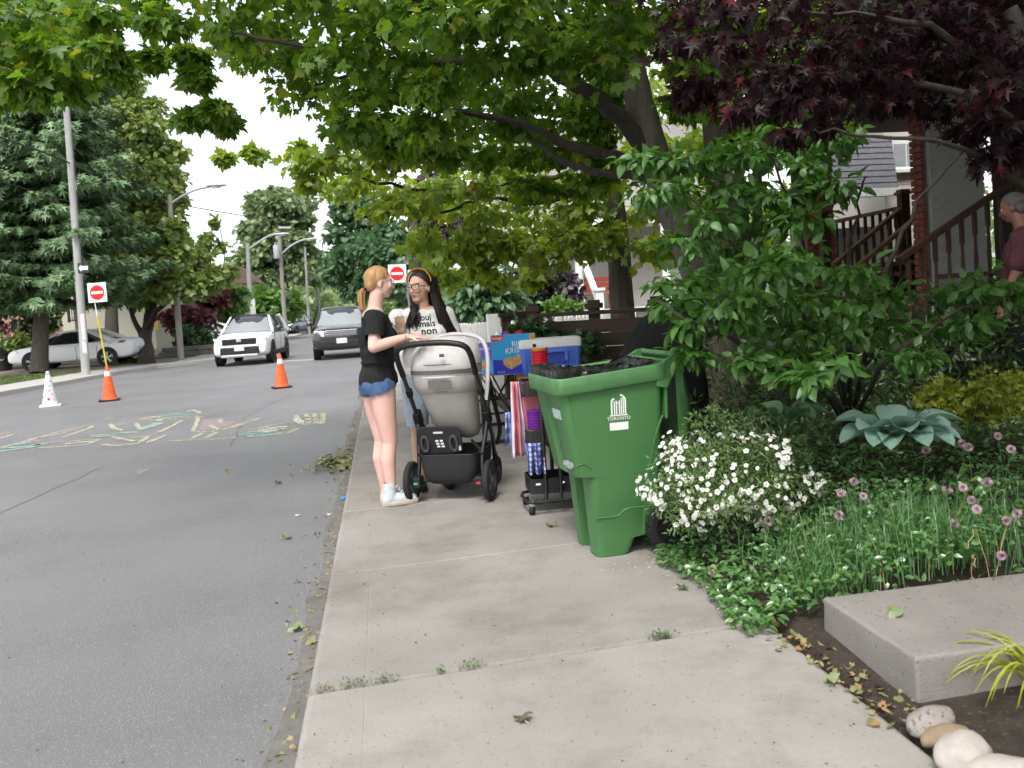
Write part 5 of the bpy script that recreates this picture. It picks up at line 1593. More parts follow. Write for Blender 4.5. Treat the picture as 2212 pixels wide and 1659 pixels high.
# ---------------------------------------------- girl in black at the stroller (local x = the way she faces, y = her left)
gfw = (_r0 * 0.965 + Vector((math.sin(YAW), math.cos(YAW), 0)) * 0.26).normalized()
go_ = G(846, 1087)
girl = thing('person', 'girl with a ginger ponytail in black top and denim shorts, hand on the stroller', 'person', go_, math.atan2(gfw.y, gfw.x))
Rg = rotz(-math.atan2(gfw.y, gfw.x))
def gl_(u, v, dy=0.0):
    """a place on the plane of her body, dy metres nearer her left"""
    p = at(u, v, (go_ - EYE).dot(_f) + dy) - go_
    return Rg @ p
mb = MB()
hc = Vector((0.025, 0.0, 1.595))
gT, grot = head(mb, hc, (0.985, -0.02, -0.06), 0.98)
mb.cap((-0.025, 0, 1.40), 0.056, (0.0, 0, 1.53), 0.05)                                  # neck
mb.ball((-0.035, 0, 1.355), (0.085, 0.165, 0.075), 18)                                  # shoulders
mb.ball((-0.03, 0, 1.24), (0.105, 0.145, 0.15), 18)                                      # chest
mb.ball((0.045, -0.06, 1.22), (0.06, 0.06, 0.06), 12); mb.ball((0.045, 0.06, 1.22), (0.06, 0.06, 0.06), 12)
mb.ball((-0.02, 0, 1.06), (0.09, 0.12, 0.14), 18)                                        # waist
mb.ball((-0.025, 0, 0.90), (0.115, 0.155, 0.13), 18)                                     # hips
mb.ball((-0.065, -0.07, 0.86), (0.09, 0.085, 0.09), 14); mb.ball((-0.065, 0.07, 0.86), (0.09, 0.085, 0.09), 14)
for s_, hx, kx, axx in ((-1, -0.01, 0.01, 0.0), (1, -0.05, -0.03, -0.03)):
    y = s_ * 0.085
    mb.cap((hx - 0.01, y, 0.84), 0.095, (hx, y * 0.95, 0.66), 0.080); mb.cap((hx, y * 0.95, 0.66), 0.080, (kx, y * 0.85, 0.47), 0.056)
    mb.ball((kx + 0.012, y * 0.85, 0.465), (0.05, 0.048, 0.055), 12)
    mb.cap((kx, y * 0.85, 0.46), 0.052, (kx - 0.022, y * 0.82, 0.33), 0.056); mb.cap((kx - 0.022, y * 0.82, 0.33), 0.056, (axx, y * 0.8, 0.10), 0.034)
    mb.cap((axx, y * 0.8, 0.10), 0.034, (axx - 0.005, y * 0.8, 0.05), 0.036); mb.cap((axx - 0.01, y * 0.8, 0.04), 0.035, (axx + 0.11, y * 0.9, 0.035), 0.028)
shR = Vector((-0.04, -0.165, 1.345)); elR = Vector((-0.075, -0.235, 1.15)); wrR = Vector((0.165, -0.225, 1.205))
mb.ball(shR, (0.052, 0.05, 0.052), 12)
mb.cap(shR, 0.05, elR, 0.041); mb.cap(elR, 0.041, elR.lerp(wrR, 0.35), 0.040); mb.cap(elR.lerp(wrR, 0.35), 0.040, wrR, 0.026)
tipsR = hand(mb, wrR, (1, 0.04, -0.05), (0.05, -0.25, 1), 1.02, 0.16, 1, 0.35)
shL = Vector((-0.04, 0.165, 1.345)); elL = Vector((-0.05, 0.21, 1.08)); wrL = Vector((0.03, 0.20, 0.86))
mb.ball(shL, (0.052, 0.05, 0.052), 12); mb.cap(shL, 0.048, elL, 0.04); mb.cap(elL, 0.04, wrL, 0.026)
hand(mb, wrL, (0.15, 0, -1), (0, 1, 0), 0.98, 0.45, 1)
me = blob_mesh('body', mb, 0.0062, 4, 0.5)
link('body', me, M['skin_pale'], girl)
face_bits(gT, grot, girl, 'hair_ginger', 0.98)
glasses(gT, girl, 0.023, 0.0016, mat('thin metal rim', (0.25, 0.2, 0.17), 0.3, metal=0.6))
for a, c in tipsR:
    d = (c - a).normalized(); b = MB(); b.ball(c + d * 0.006 + Vector((0, 0, 0.0045)), (0.009, 0.006, 0.003), 10); b.build('nail', mat('pale nail', (0.62, 0.70, 0.74), 0.25), girl, smooth=60)
b = MB(); pts = [wrR + Vector((-0.02, 0.031 * math.cos(a), 0.031 * math.sin(a))) for a in [2 * PI * k / 16 for k in range(17)]]; b.tube(pts, 0.0022, 5); b.build('bracelet', M['steel'], girl, smooth=60)
# hair: cap drawn back into a low tail
mb = MB()
mb.ball(gT(-0.018, 0, 0.040), (0.101, 0.082, 0.090), 20, grot)
mb.ball(gT(-0.062, 0, 0.000), (0.052, 0.066, 0.066), 16, grot)
me = blob_mesh('hair', mb, 0.006, 4)
def hair_keep(p):
    q = p - hc
    return (q.x < 0.045 + (q.z - 0.055) * 0.7 and q.z > -0.052 and not (q.x > -0.012 and q.z < 0.032) and not (q.x > -0.035 and q.z < 0.0))
trim(me, hair_keep)
link('hair', me, M['hair_ginger'], girl)
mb = MB()
for k in range(46):
    a = random.uniform(0, 2 * PI); rr_ = 0.020 * math.sqrt(random.random())
    o_ = Vector((rr_ * math.cos(a), rr_ * math.sin(a), 0))
    L_ = random.uniform(0.8, 1.05)
    mb.tube(wobble([gT(-0.10, 0, -0.030) + o_ * 0.4, gT(-0.125, 0, -0.055) + o_, gT(-0.125 - 0.01 * L_, 0, -0.12 * L_) + o_ * 1.2, gT(-0.125, 0, -0.19 * L_) + o_ * 0.8], 0.002, 3), [0.006] * 4 + [0.0055] * 3 + [0.005, 0.004, 0.0015], 5)
mb.build('ponytail', M['hair_ginger'], girl, smooth=60)['kind'] = 'stuff'
b = MB(); b.lathe([(0.018, -0.010), (0.022, 0), (0.018, 0.010)], 12, gT(-0.112, 0, -0.042), frame_to((-1, 0, -1))); b.build('hair_tie', M['black'], girl, smooth=60)
# top
mb = MB()
mb.ball((-0.035, 0, 1.345), (0.105, 0.185, 0.085), 18); mb.ball((-0.03, 0, 1.24), (0.128, 0.165, 0.16), 18)
mb.ball((0.05, -0.06, 1.22), (0.07, 0.068, 0.07), 12); mb.ball((0.05, 0.06, 1.22), (0.07, 0.068, 0.07), 12)
mb.cap((-0.03, 0, 1.20), 0.125, (-0.02, 0, 1.07), 0.115, 20); mb.ball((-0.03, 0, 1.10), (0.12, 0.145, 0.10), 18)
mb.ball((-0.024, 0, 1.035), (0.118, 0.152, 0.10), 18); mb.cap((-0.022, 0, 1.02), 0.112, (-0.03, 0, 0.86), 0.145, 24); mb.ball((-0.03, 0, 0.90), (0.142, 0.178, 0.15), 18)
mb.cap(shR, 0.068, shR.lerp(elR, 0.62), 0.068); mb.cap(shL, 0.066, shL.lerp(elL, 0.6), 0.064)
me = blob_mesh('top', mb, 0.008, 5)
armdir = (elR - shR).normalized()
def top_keep(p):
    if p.z < 0.882 + 0.01 * math.sin(p.y * 20): return False
    if p.z > 1.372 + 0.045 * (p.y < -0.1) - 0.35 * max(0, -p.x - 0.09) and abs(p.y) < 0.125: return False
    if p.x < -0.085 and abs(p.y - 0.02) < 0.085 and p.z > 1.285: return False
    if p.y < -0.14 and (p - shR).dot(armdir) > 0.135 and p.z > 1.05 and p.y < -0.19: return False
    return True
trim(me, top_keep)
fall(me, 0.010, 16)
link('blouse', me, M['tee_black'], girl)
b = MB(); b.tube([Vector((-0.022 + 0.125 * math.cos(a), 0.158 * math.sin(a), 1.035)) for a in [2 * PI * k / 24 for k in range(25)]], 0.006, 6); b.build('waist_seam', M['tee_black'], girl, smooth=60)
# shorts
mb = MB()
mb.ball((-0.028, 0, 0.90), (0.130, 0.168, 0.12), 18); mb.ball((-0.07, -0.07, 0.855), (0.098, 0.095, 0.095), 14); mb.ball((-0.07, 0.07, 0.855), (0.098, 0.095, 0.095), 14)
for s_, hx in ((-1, -0.01), (1, -0.05)): mb.cap((hx - 0.015, s_ * 0.085, 0.85), 0.108, (hx - 0.005, s_ * 0.085, 0.74), 0.105)
me = blob_mesh('shorts', mb, 0.007, 4)
trim(me, lambda p: 0.825 + 0.30 * max(-0.13, min(p.x + 0.02, 0.12)) + 0.006 * math.sin(p.y * 210) < p.z < 0.96)
fall(me, 0.004, 30)
link('shorts', me, M['denim'], girl)
# high top shoes
def high_top(parent, ax_, y, yaw_, m):
    mb = MB(); r_ = rotz(yaw_)
    def S(x, yy, z): return Vector((ax_, y, 0)) + r_ @ Vector((x, yy, z))
    mb.cap(S(-0.012, 0, 0.15), 0.046, S(-0.015, 0, 0.06), 0.046); mb.cap(S(-0.03, 0, 0.045), 0.042, S(0.06, 0, 0.046), 0.043); mb.cap(S(0.06, 0, 0.046), 0.043, S(0.145, 0, 0.035), 0.035)
    me = blob_mesh('shoe', mb, 0.007, 3)
    trim(me, lambda p: p.z < 0.165)
    o = link('shoe', me, m, parent)
    b = MB(); rs = []
    for z, e in ((0.0, 0.0), (0.004, 0.003), (0.03, 0.003), (0.034, 0.0)):
        ring = []
        for k in range(24):
            a = 2 * PI * k / 24
            x = 0.055 + 0.132 * math.cos(a); wd = 0.046 + 0.004 * math.cos(a)
            ring.append(S(x + e * math.cos(a), (wd + e) * math.copysign(abs(math.sin(a)) ** 0.7, math.sin(a)), z))
        rs.append(ring)
    b.rings(rs); b.build('sole', M['sole'], o, smooth=40)
    b = MB()
    for k in range(5): b.tube([S(0.01 + 0.016 * k, -0.03, 0.15 - 0.02 * k), S(0.03 + 0.016 * k, 0, 0.158 - 0.02 * k), S(0.01 + 0.016 * k, 0.03, 0.15 - 0.02 * k)], 0.0035, 5)
    b.build('laces', M['sign_white'], o, smooth=60)['kind'] = 'stuff'
high_top(girl, 0.0, -0.068, 0.05, M['canvas_shoe']); high_top(girl, -0.03 + 0.03, 0.072, 0.35, M['canvas_shoe'])

# ---------------------------------------------- woman in white (local x = the way her chest faces)
wfw = (-Vector((math.sin(YAW), math.cos(YAW), 0)) * 0.97 + _r0 * 0.22).normalized()
wo = G(938, 1053)
woman = thing('person', 'woman with long dark hair, mustard headband and white lettered shirt', 'person', wo, math.atan2(wfw.y, wfw.x))
wq = math.atan2(wfw.y, wfw.x)
hfw = rotz(-wq) @ (-_r0 * 0.55 - Vector((math.sin(YAW), math.cos(YAW), 0)) * 0.84)
mb = MB()
whc = Vector((0.01, -0.005, 1.555))
wT, wrot = head(mb, whc, hfw, 1.06)
mb.cap((-0.02, 0, 1.38), 0.06, (-0.005, 0, 1.51), 0.053)
mb.ball((-0.025, 0, 1.345), (0.09, 0.18, 0.075), 18); mb.ball((-0.015, 0, 1.22), (0.12, 0.165, 0.15), 18)
mb.ball((0.08, -0.078, 1.185), (0.085, 0.085, 0.085), 14); mb.ball((0.08, 0.078, 1.185), (0.085, 0.085, 0.085), 14)
mb.ball((0, 0, 1.04), (0.12, 0.155, 0.14), 18); mb.ball((-0.01, 0, 0.88), (0.13, 0.175, 0.14), 18)
for s_ in (-1, 1):
    y = s_ * 0.095
    mb.cap((0, y, 0.84), 0.10, (0.01, y, 0.64), 0.082); mb.cap((0.01, y, 0.64), 0.082, (0.015, y, 0.46), 0.058)
    mb.cap((0.012, y, 0.46), 0.056, (-0.01, y, 0.33), 0.058); mb.cap((-0.01, y, 0.33), 0.058, (0, y, 0.09), 0.036)
    mb.cap((-0.01, y, 0.045), 0.037, (0.13, y * 1.1, 0.035), 0.03)
# her right arm (image left) folded up to her shoulder, left arm down
sR = Vector((-0.03, -0.185, 1.33)); eR = Vector((0.02, -0.235, 1.10)); wR = Vector((0.175, -0.185, 1.235))
sL = Vector((-0.03, 0.185, 1.33)); eL = Vector((-0.02, 0.245, 1.07)); wL = Vector((0.15, 0.20, 0.95))
for a, e_, w_ in ((sR, eR, wR), (sL, eL, wL)):
    mb.ball(a, (0.055, 0.055, 0.055), 12); mb.cap(a, 0.052, e_, 0.044); mb.cap(e_, 0.044, w_, 0.028)
hand(mb, wR, (0.05, -0.15, 1), (1, -0.3, 0), 0.95, 1.0, -1)
hand(mb, wL, (0.9, -0.2, -0.3), (0.2, 0.2, 1), 0.95, 0.6, 1)
me = blob_mesh('body', mb, 0.0062, 4, 0.5)
link('body', me, M['skin_tan'], woman)
face_bits(wT, wrot, woman, 'brow', 1.06)
glasses(wT, woman, 0.026, 0.0032, M['glass_rim'])
# shirt
mb = MB()
mb.ball((-0.025, 0, 1.335), (0.105, 0.20, 0.085), 18); mb.ball((-0.012, 0, 1.22), (0.138, 0.185, 0.155), 18)
mb.ball((0.082, -0.078, 1.185), (0.096, 0.094, 0.094), 14); mb.ball((0.082, 0.078, 1.185), (0.096, 0.094, 0.094), 14)
mb.ball((0.085, 0, 1.19), (0.07, 0.08, 0.07), 14)
mb.cap((0.01, 0, 1.12), 0.15, (0.0, 0, 0.92), 0.155, 24); mb.ball((0, 0, 1.02), (0.15, 0.185, 0.18), 18); mb.ball((0, 0, 0.90), (0.155, 0.195, 0.12), 18)
mb.cap(sR, 0.075, sR.lerp(eR, 0.72), 0.082); mb.cap(sL, 0.075, sL.lerp(eL, 0.72), 0.082)
me = blob_mesh('shirt', mb, 0.008, 5)
def shirt_keep(p):
    if p.z < 0.85: return False
    if p.z > 1.385 and math.hypot(p.x + 0.015, p.y) < 0.085: return False
    for s_, e_ in ((sR, eR), (sL, eL)):
        d = (e_ - s_).normalized()
        if abs(p.y) > 0.19 and (p.y > 0) == (s_.y > 0) and (p - s_).dot(d) > 0.185: return False
    return True
trim(me, shirt_keep); fall(me, 0.008, 14)
shirt = link('shirt', me, M['tee_white'], woman)
# lettering wrapped on the chest
bm_ = bmesh.new(); bm_.from_mesh(me)
from mathutils.bvhtree import BVHTree
tree = BVHTree.FromBMesh(bm_)
def wrap_text(s, size, y0, z0, nm, slant=0.0):
    tm = text_mesh(s, size, 0.0, 'CENTER', size * 0.022)
    bmx = bmesh.new(); bmx.from_mesh(tm)
    bmesh.ops.subdivide_edges(bmx, edges=[e for e in bmx.edges if e.calc_length() > 0.012], cuts=2)
    bmesh.ops.triangulate(bmx, faces=bmx.faces)
    for v in bmx.verts:
        y, z = y0 + v.co.x, z0 + v.co.y + slant * v.co.x
        hit = tree.ray_cast(Vector((0.6, y, z)), Vector((-1, 0, 0)))
        v.co = (hit[0] + Vector((0.0035, 0, 0))) if hit[0] else Vector((0.12, y, z))
    bmx.to_mesh(tm); bmx.free()
    link(nm, tm, M['tee_black'], shirt)
wrap_text('oui', 0.068, 0.012, 1.325, 'lettering', 0.02); wrap_text('mais', 0.068, 0.018, 1.277, 'lettering', 0.02); wrap_text('non', 0.078, 0.022, 1.222, 'lettering', 0.02)
bm_.free()
# cropped jeans
mb = MB()
mb.ball((-0.012, 0, 0.89), (0.14, 0.185, 0.13), 18)
for s_ in (-1, 1):
    y = s_ * 0.095
    mb.cap((0, y, 0.84), 0.112, (0.01, y, 0.64), 0.096); mb.cap((0.01, y, 0.64), 0.096, (0.015, y, 0.44), 0.08)
me = blob_mesh('jeans', mb, 0.008, 4)
trim(me, lambda p: 0.50 < p.z < 0.95); fall(me, 0.005, 26)
link('jeans', me, M['denim_pale'], woman)
for s_ in (-1, 1):
    mb = MB(); mb.cap((-0.03, s_ * 0.097, 0.045), 0.044, (0.14, s_ * 0.105, 0.038), 0.038); me = blob_mesh('shoe', mb, 0.008, 3); link('shoe', me, M['rubber'], woman)
# hair
mb = MB()
mb.ball(wT(-0.020, 0, 0.042), (0.112, 0.096, 0.102), 20, wrot); mb.ball(wT(-0.05, 0, -0.02), (0.075, 0.098, 0.11), 16, wrot); mb.ball(wT(-0.07, 0, -0.10), (0.06, 0.10, 0.10), 16, wrot)
me = blob_mesh('hair', mb, 0.006, 4)
winv = wrot.transposed()
def whair_keep(p):
    q = winv @ (p - whc)
    return q.x < 0.035 + (q.z - 0.05) * 0.75 and not (q.x > -0.03 and q.z < 0.015)
trim(me, whair_keep)
link('hair', me, M['hair_dark'], woman)
def locks(n, y0, y1, x0, end, nm, wave=0.012):
    mb = MB()
    for k in range(int(n * 2.2)):
        t_ = random.random(); y = y0 + (y1 - y0) * t_
        st_ = wT(x0 + random.uniform(-0.02, 0.015), y, 0.055 + random.uniform(-0.02, 0.02))
        m1 = wT(x0 - 0.02 + random.uniform(-0.012, 0.012), y * 1.14, -0.05)
        e_ = Vector(end) + Vector((random.uniform(-0.035, 0.035), random.uniform(-0.045, 0.045), random.uniform(-0.10, 0.05)))
        m2 = m1.lerp(e_, 0.45) + Vector((0.02, 0, 0.0)) + Vector((random.uniform(-wave, wave), random.uniform(-wave, wave), 0)) * 1.5
        m3 = m1.lerp(e_, 0.78) + Vector((random.uniform(-wave, wave), random.uniform(-wave, wave), 0)) * 2
        w_ = wobble([st_, m1, m2, m3, e_], wave * 0.12, 4)
        mb.tube(w_, [0.0048 * (1 - 0.75 * (i / (len(w_) - 1)) ** 2) for i in range(len(w_))], 5)
    mb.build(nm, M['hair_dark'], woman, smooth=60)['kind'] = 'stuff'
locks(110, 0.05, 0.09, -0.03, (0.105, 0.215, 1.08), 'hair_locks')
locks(70, 0.02, 0.088, -0.075, (-0.02, 0.225, 1.06), 'hair_locks')
locks(90, -0.09, -0.05, -0.012, (0.135, -0.095, 1.235), 'hair_locks', 0.018)
locks(30, -0.08, -0.03, -0.06, (0.04, -0.16, 1.26), 'hair_locks', 0.018)
b = MB(); b.tube([wT(0.012 - 0.03 * math.cos(a), 0.090 * math.cos(a), 0.042 + 0.097 * math.sin(a)) for a in [PI * k / 18 for k in range(19)]], 0.015, 8, flat=0.4); b.build('headband', M['mustard'], woman, smooth=60)
# ------------------------------------------------------------------ folding table with treats, cooler, cart
M['table_top'] = mat('off white table top', (0.55, 0.54, 0.52), 0.55, 0.06, 12, 0.15, 200)
M['sky_blue'] = mat('bright blue card', (0.02, 0.30, 0.62), 0.35, 0.06, 8)
M['deep_blue'] = mat('deep blue card', (0.025, 0.03, 0.42), 0.35, 0.06, 8)
M['violet'] = mat('violet card', (0.12, 0.09, 0.48), 0.35, 0.08, 8)
M['red_card'] = mat('red print', (0.50, 0.02, 0.05), 0.4)
M['tan_food'] = mat('crisped rice', (0.48, 0.29, 0.12), 0.8, 0.3, 40, 0.8, 90)
M['white_print'] = mat('white lettering', (0.75, 0.75, 0.76), 0.45)
M['gold_print'] = mat('gold print', (0.55, 0.36, 0.06), 0.45)
M['cooler_blue'] = mat('cooler blue plastic', (0.075, 0.16, 0.58), 0.5, 0.08, 6, 0.15, 180)
M['cooler_white'] = mat('cooler white plastic', (0.66, 0.66, 0.64), 0.5, 0.05, 6, 0.1, 120)
M['teal'] = mat('teal plastic', (0.06, 0.13, 0.14), 0.55)
M['pink_card'] = mat('pink card', (0.56, 0.17, 0.20), 0.6)
TZ = 0.735
ta = G(1018, 806, TZ)                       # near left corner of the top
tdir = Vector((1, -0.02, 0)).normalized(); tdeep = Vector((0.02, 1, 0)).normalized()
TW, TL = 0.78, 1.75
tab = thing('folding_table', 'white folding table with black legs beside the stroller', 'table', (ta.x, ta.y, 0.0))
b = MB()
def tp(x, y, z): return tdir * x + tdeep * y + Vector((0, 0, z))
rt = Matrix((tdir, tdeep, Vector((0, 0, 1)))).transposed()
b.box(tp(TW / 2, TL / 2, TZ - 0.022), (TW, TL, 0.044), rt); b.build('table_top', M['table_top'], tab, bevel=0.012)
b = MB(); b.box(tp(0.50, -0.004, TZ - 0.018), (0.11, 0.012, 0.03), rt); b.build('latch', M['table_top'], tab, bevel=0.004)
for y in (0.18, TL - 0.30):
    for x in (0.10, TW - 0.10):
        b = MB(); b.tube([tp(x, y, TZ - 0.04), tp(x, y, 0.02)], 0.016, 8); b.build('leg', M['black_metal'], tab, smooth=50)
    b = MB(); b.tube([tp(0.06, y, 0.018), tp(TW - 0.06, y, 0.018)], 0.018, 8); b.build('foot_bar', M['black_metal'], tab, smooth=50)
    b = MB(); b.tube([tp(0.10, y, 0.30), tp(TW - 0.10, y, 0.30)], 0.011, 8); b.build('cross_bar', M['black_metal'], tab, smooth=50)
    s_ = 1 if y < 1 else -1
    for x in (0.25, TW - 0.25):
        b = MB(); b.tube([tp(x, y + s_ * 0.45, TZ - 0.05), tp(TW / 2, y, 0.30)], 0.010, 8); b.build('brace', M['black_metal'], tab, smooth=50)
        b = MB(); b.tube([tp(x - 0.1 if x < .4 else x + 0.1, y, TZ - 0.05), tp(TW / 2, y, 0.30)], 0.008, 8); b.build('brace', M['black_metal'], tab, smooth=50)

def carton(name, label, c, size, yaw, front, side, cat='box'):
    t = thing(name, label, cat, c, yaw)
    b = MB(); b.box((0, 0, size[2] / 2), size); b.build('carton', front, t, bevel=0.002)
    return t
def flat(parent, poly, y, m, nm, thick=0.0012):
    b = MB(); b.prism(poly, y - thick, y); return b.build(nm, m, parent)
# big cereal treat box facing us
bc = G(1113, 806, TZ)
cx = carton('snack_box', 'large bright blue cereal treat box standing on the folding table', (bc.x, bc.y, TZ), (0.37, 0.085, 0.30), -YAW + 0.07, M['sky_blue'], None)
cx.scale = (1.1, 1.0, 1.22)
fy = -0.0425 - 0.0006
flat(cx, [(-0.185, 0.0), (0.185, 0.0), (0.185, 0.075), (0.06, 0.085), (-0.06, 0.105), (-0.185, 0.115)], fy, M['deep_blue'], 'blue_band')
flat(cx, [(-0.19, 0.25), (-0.085, 0.26), (-0.085, 0.298), (-0.19, 0.295)], fy, M['red_card'], 'red_flag')
flat(cx, [(0.135, 0.235), (0.185, 0.235), (0.185, 0.298), (0.135, 0.298)], fy, M['gold_print'], 'gold_flag')
def words(parent, s, size, x, z, y, m, ital=0.0):
    o = link('lettering', text_mesh(s, size, 0.0008), m, parent)
    place(o, (x, y, z), (1, 0, 0.04), (0, 0, 1)); return o
words(cx, 'RICE', 0.062, 0.045, 0.225, fy - 0.002, M['white_print']); words(cx, 'KRISPIES', 0.060, 0.035, 0.178, fy - 0.002, M['white_print'])
words(cx, "Kellogg's", 0.024, -0.137, 0.277, fy - 0.002, M['white_print']); words(cx, '100', 0.028, 0.16, 0.268, fy - 0.002, M['red_card'])
words(cx, 'squares', 0.020, 0.05, 0.142, fy - 0.002, M['white_print']); words(cx, '24 x 22 g', 0.016, -0.12, 0.018, fy - 0.002, M['white_print'])
def lump(parent, c, rad, m, nm, amp=0.012):
    b = MB(); b.ball(c, rad, 14); me = b.mesh(nm)
    for v in me.vertices:
        k = noise.noise(v.co * 60) * amp; v.co = v.co + Vector((k, 0, k))
    return link(nm, me, m, parent)
flat(cx, [(-0.10, 0.105), (-0.07, 0.125), (-0.02, 0.128), (0.03, 0.135), (0.10, 0.138), (0.13, 0.12), (0.128, 0.07), (0.10, 0.055), (0.06, 0.075), (0.02, 0.06), (-0.03, 0.035), (-0.07, 0.05), (-0.095, 0.075)], fy - 0.001, M['tan_food'], 'treat_picture')
# violet box to its left, shown corner on
bc = G(1062, 806, TZ)
c2_ = carton('snack_box', 'violet and blue snack box turned sideways left of the large blue one', (bc.x, bc.y + 0.10, TZ), (0.16, 0.20, 0.29), -YAW - 0.35, M['violet'], None)
flat(c2_, [(-0.08, 0.0), (0.08, 0.0), (0.08, 0.12), (-0.08, 0.15)], -0.1005, M['sky_blue'], 'blue_band')
flat(c2_, [(-0.05, 0.04), (0.0, 0.035), (0.05, 0.06), (0.04, 0.11), (-0.02, 0.125), (-0.06, 0.09)], -0.1018, M['tan_food'], 'treat_picture')
words(c2_, 'SNACK', 0.036, 0.0, 0.235, -0.1025, M['white_print'])
b = MB(); b.box((-0.0808, 0, 0.145), (0.001, 0.198, 0.286)); b.build('side_panel', M['sky_blue'], c2_)
# things behind the boxes
bc = G(1110, 793, TZ)
t = thing('snack_bag', 'crumpled red and white packets behind the large blue box', 'packet', (bc.x + 0.02, bc.y + 0.35, TZ))
for i, (x, m_) in enumerate([(-0.12, 'white_print'), (0.0, 'red_card'), (0.11, 'red_card'), (-0.04, 'deep_blue')]):
    b = MB(); b.ball((x, 0.03 * i, 0.17), (0.07, 0.05, 0.19), 14); me = b.mesh('packet')
    for v in me.vertices: v.co = v.co + Vector((noise.noise(v.co * 18) * 0.02, 0, noise.noise(v.co * 23 + Vector((3, 1, 2))) * 0.03))
    link('packet', me, M[m_], t)
# tray and plate on the left
bc = G(1040, 804, TZ)
t = thing('serving_tray', 'shallow grey tray of treats at the near left corner of the table', 'tray', (bc.x, bc.y + 0.14, TZ))
b = MB(); b.lathe([(0.10, 0.0), (0.14, 0.022), (0.146, 0.022), (0.105, 0.006)], 24); b.build('dish', mat('grey dish', (0.30, 0.28, 0.26), 0.5), t, smooth=40)
for i in range(7):
    lump(t, (random.uniform(-.07, .06), random.uniform(-.06, .06), 0.03), (0.035, 0.03, 0.022), M['tan_food'] if i % 2 else M['white_print'], 'treat')
bc2 = bc + Vector((0.045, 0.06, 0.0))
t = thing('pink_paper_plate', 'pink paper plate propped against the violet snack box', 'plate', (bc2.x + 0.03, bc2.y, TZ + 0.01))
b = MB(); b.lathe([(0.001, 0.0), (0.05, 0.0), (0.085, 0.010), (0.087, 0.013), (0.05, 0.004), (0.001, 0.004)], 20, (0.0, 0, 0.07), rotz(0.5) @ rotx(1.15)); b.build('plate', M['pink_card'], t, smooth=40)
bc = G(1028, 800, TZ)
t = thing('teal_crate', 'teal plastic crate with a hand hole behind the tray', 'crate', (bc.x + 0.0, bc.y + 0.55, TZ), -YAW)
b = MB()
for poly in ([(-0.14, 0), (0.14, 0), (0.15, 0.15), (-0.15, 0.15)], [(-0.15, 0.15), (-0.05, 0.15), (-0.05, 0.2), (-0.15, 0.2)], [(0.05, 0.15), (0.15, 0.15), (0.15, 0.2), (0.05, 0.2)], [(-0.15, 0.2), (0.15, 0.2), (0.15, 0.225), (-0.15, 0.225)]): b.prism(poly, -0.11, -0.10)
b.box((0, 0.1, 0.11), (0.29, 0.01, 0.22)); b.box((-0.145, 0, 0.11), (0.01, 0.2, 0.22)); b.box((0.145, 0, 0.11), (0.01, 0.2, 0.22)); b.box((0, 0, 0.006), (0.28, 0.2, 0.012))
b.build('shell', M['teal'], t)

# cooler on a small wooden stand
CZ = 0.70
cc = at(1198, 806, 8.15)
M['oak'] = mat('orange wood', (0.36, 0.15, 0.05), 0.6, 0.2, 8, 0.2, 60, stretch=(4, 4, 0.5))
stand = thing('wooden_stand', 'folding wooden stand with orange legs beneath the cooler', 'stand', (cc.x, cc.y + 0.18, 0), -YAW)
b = MB(); b.box((0, 0, CZ - 0.01), (0.66, 0.36, 0.02)); b.build('shelf', M['oak'], stand, bevel=0.004)
for y in (-0.14, 0.14):
    for s_ in (-1, 1):
        b = MB(); b.bar((s_ * -0.24, y + 0.012 * s_, CZ - 0.02), (s_ * 0.24, y + 0.012 * s_, 0.0), 0.02, 0.035, up=(0, 1, 0)); b.build('leg', M['oak'], stand, bevel=0.003)
cool = thing('cooler', 'blue cooler with a thick white lid next to the cereal treat box', 'cooler', (cc.x, cc.y + 0.18, CZ), -YAW + 0.03)
b = MB()
rs = [rrect(-0.275 - e, 0.275 + e, -0.155 - e * .7, 0.155 + e * .7, 0.035, z) for z, e in ((0.0, -0.012), (0.006, -0.008), (0.26, 0.012))]
b.rings(rs); b.build('tub', M['cooler_blue'], cool, smooth=35)
b = MB()
rs = [rrect(-0.275 - e, 0.275 + e, -0.155 - e * .7, 0.155 + e * .7, 0.04, z) for z, e in ((0.255, 0.014), (0.260, 0.020), (0.325, 0.018), (0.338, 0.010), (0.342, -0.01))]
b.rings(rs); b.build('lid', M['cooler_white'], cool, smooth=35)
for x in np.linspace(-0.24, 0.24, 17):
    b = MB(); b.box((x, -0.163, 0.12), (0.012, 0.012, 0.21)); b.build('rib', M['cooler_blue'], cool, bevel=0.003)
b = MB(); b.bar((-0.10, -0.19, 0.225), (0.14, -0.19, 0.225), 0.03, 0.028); b.build('handle', M['cooler_blue'], cool, bevel=0.008)
for x in (-0.10, 0.14):
    b = MB(); b.box((x, -0.18, 0.185), (0.03, 0.04, 0.11)); b.build('handle_arm', M['cooler_blue'], cool, bevel=0.006)
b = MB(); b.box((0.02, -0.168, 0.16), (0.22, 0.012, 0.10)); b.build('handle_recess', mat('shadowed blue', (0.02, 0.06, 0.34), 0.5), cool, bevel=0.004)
b = MB(); b.box((-0.15, -0.1745, 0.285), (0.03, 0.003, 0.03)); b.build('stamp', M['black'], cool)

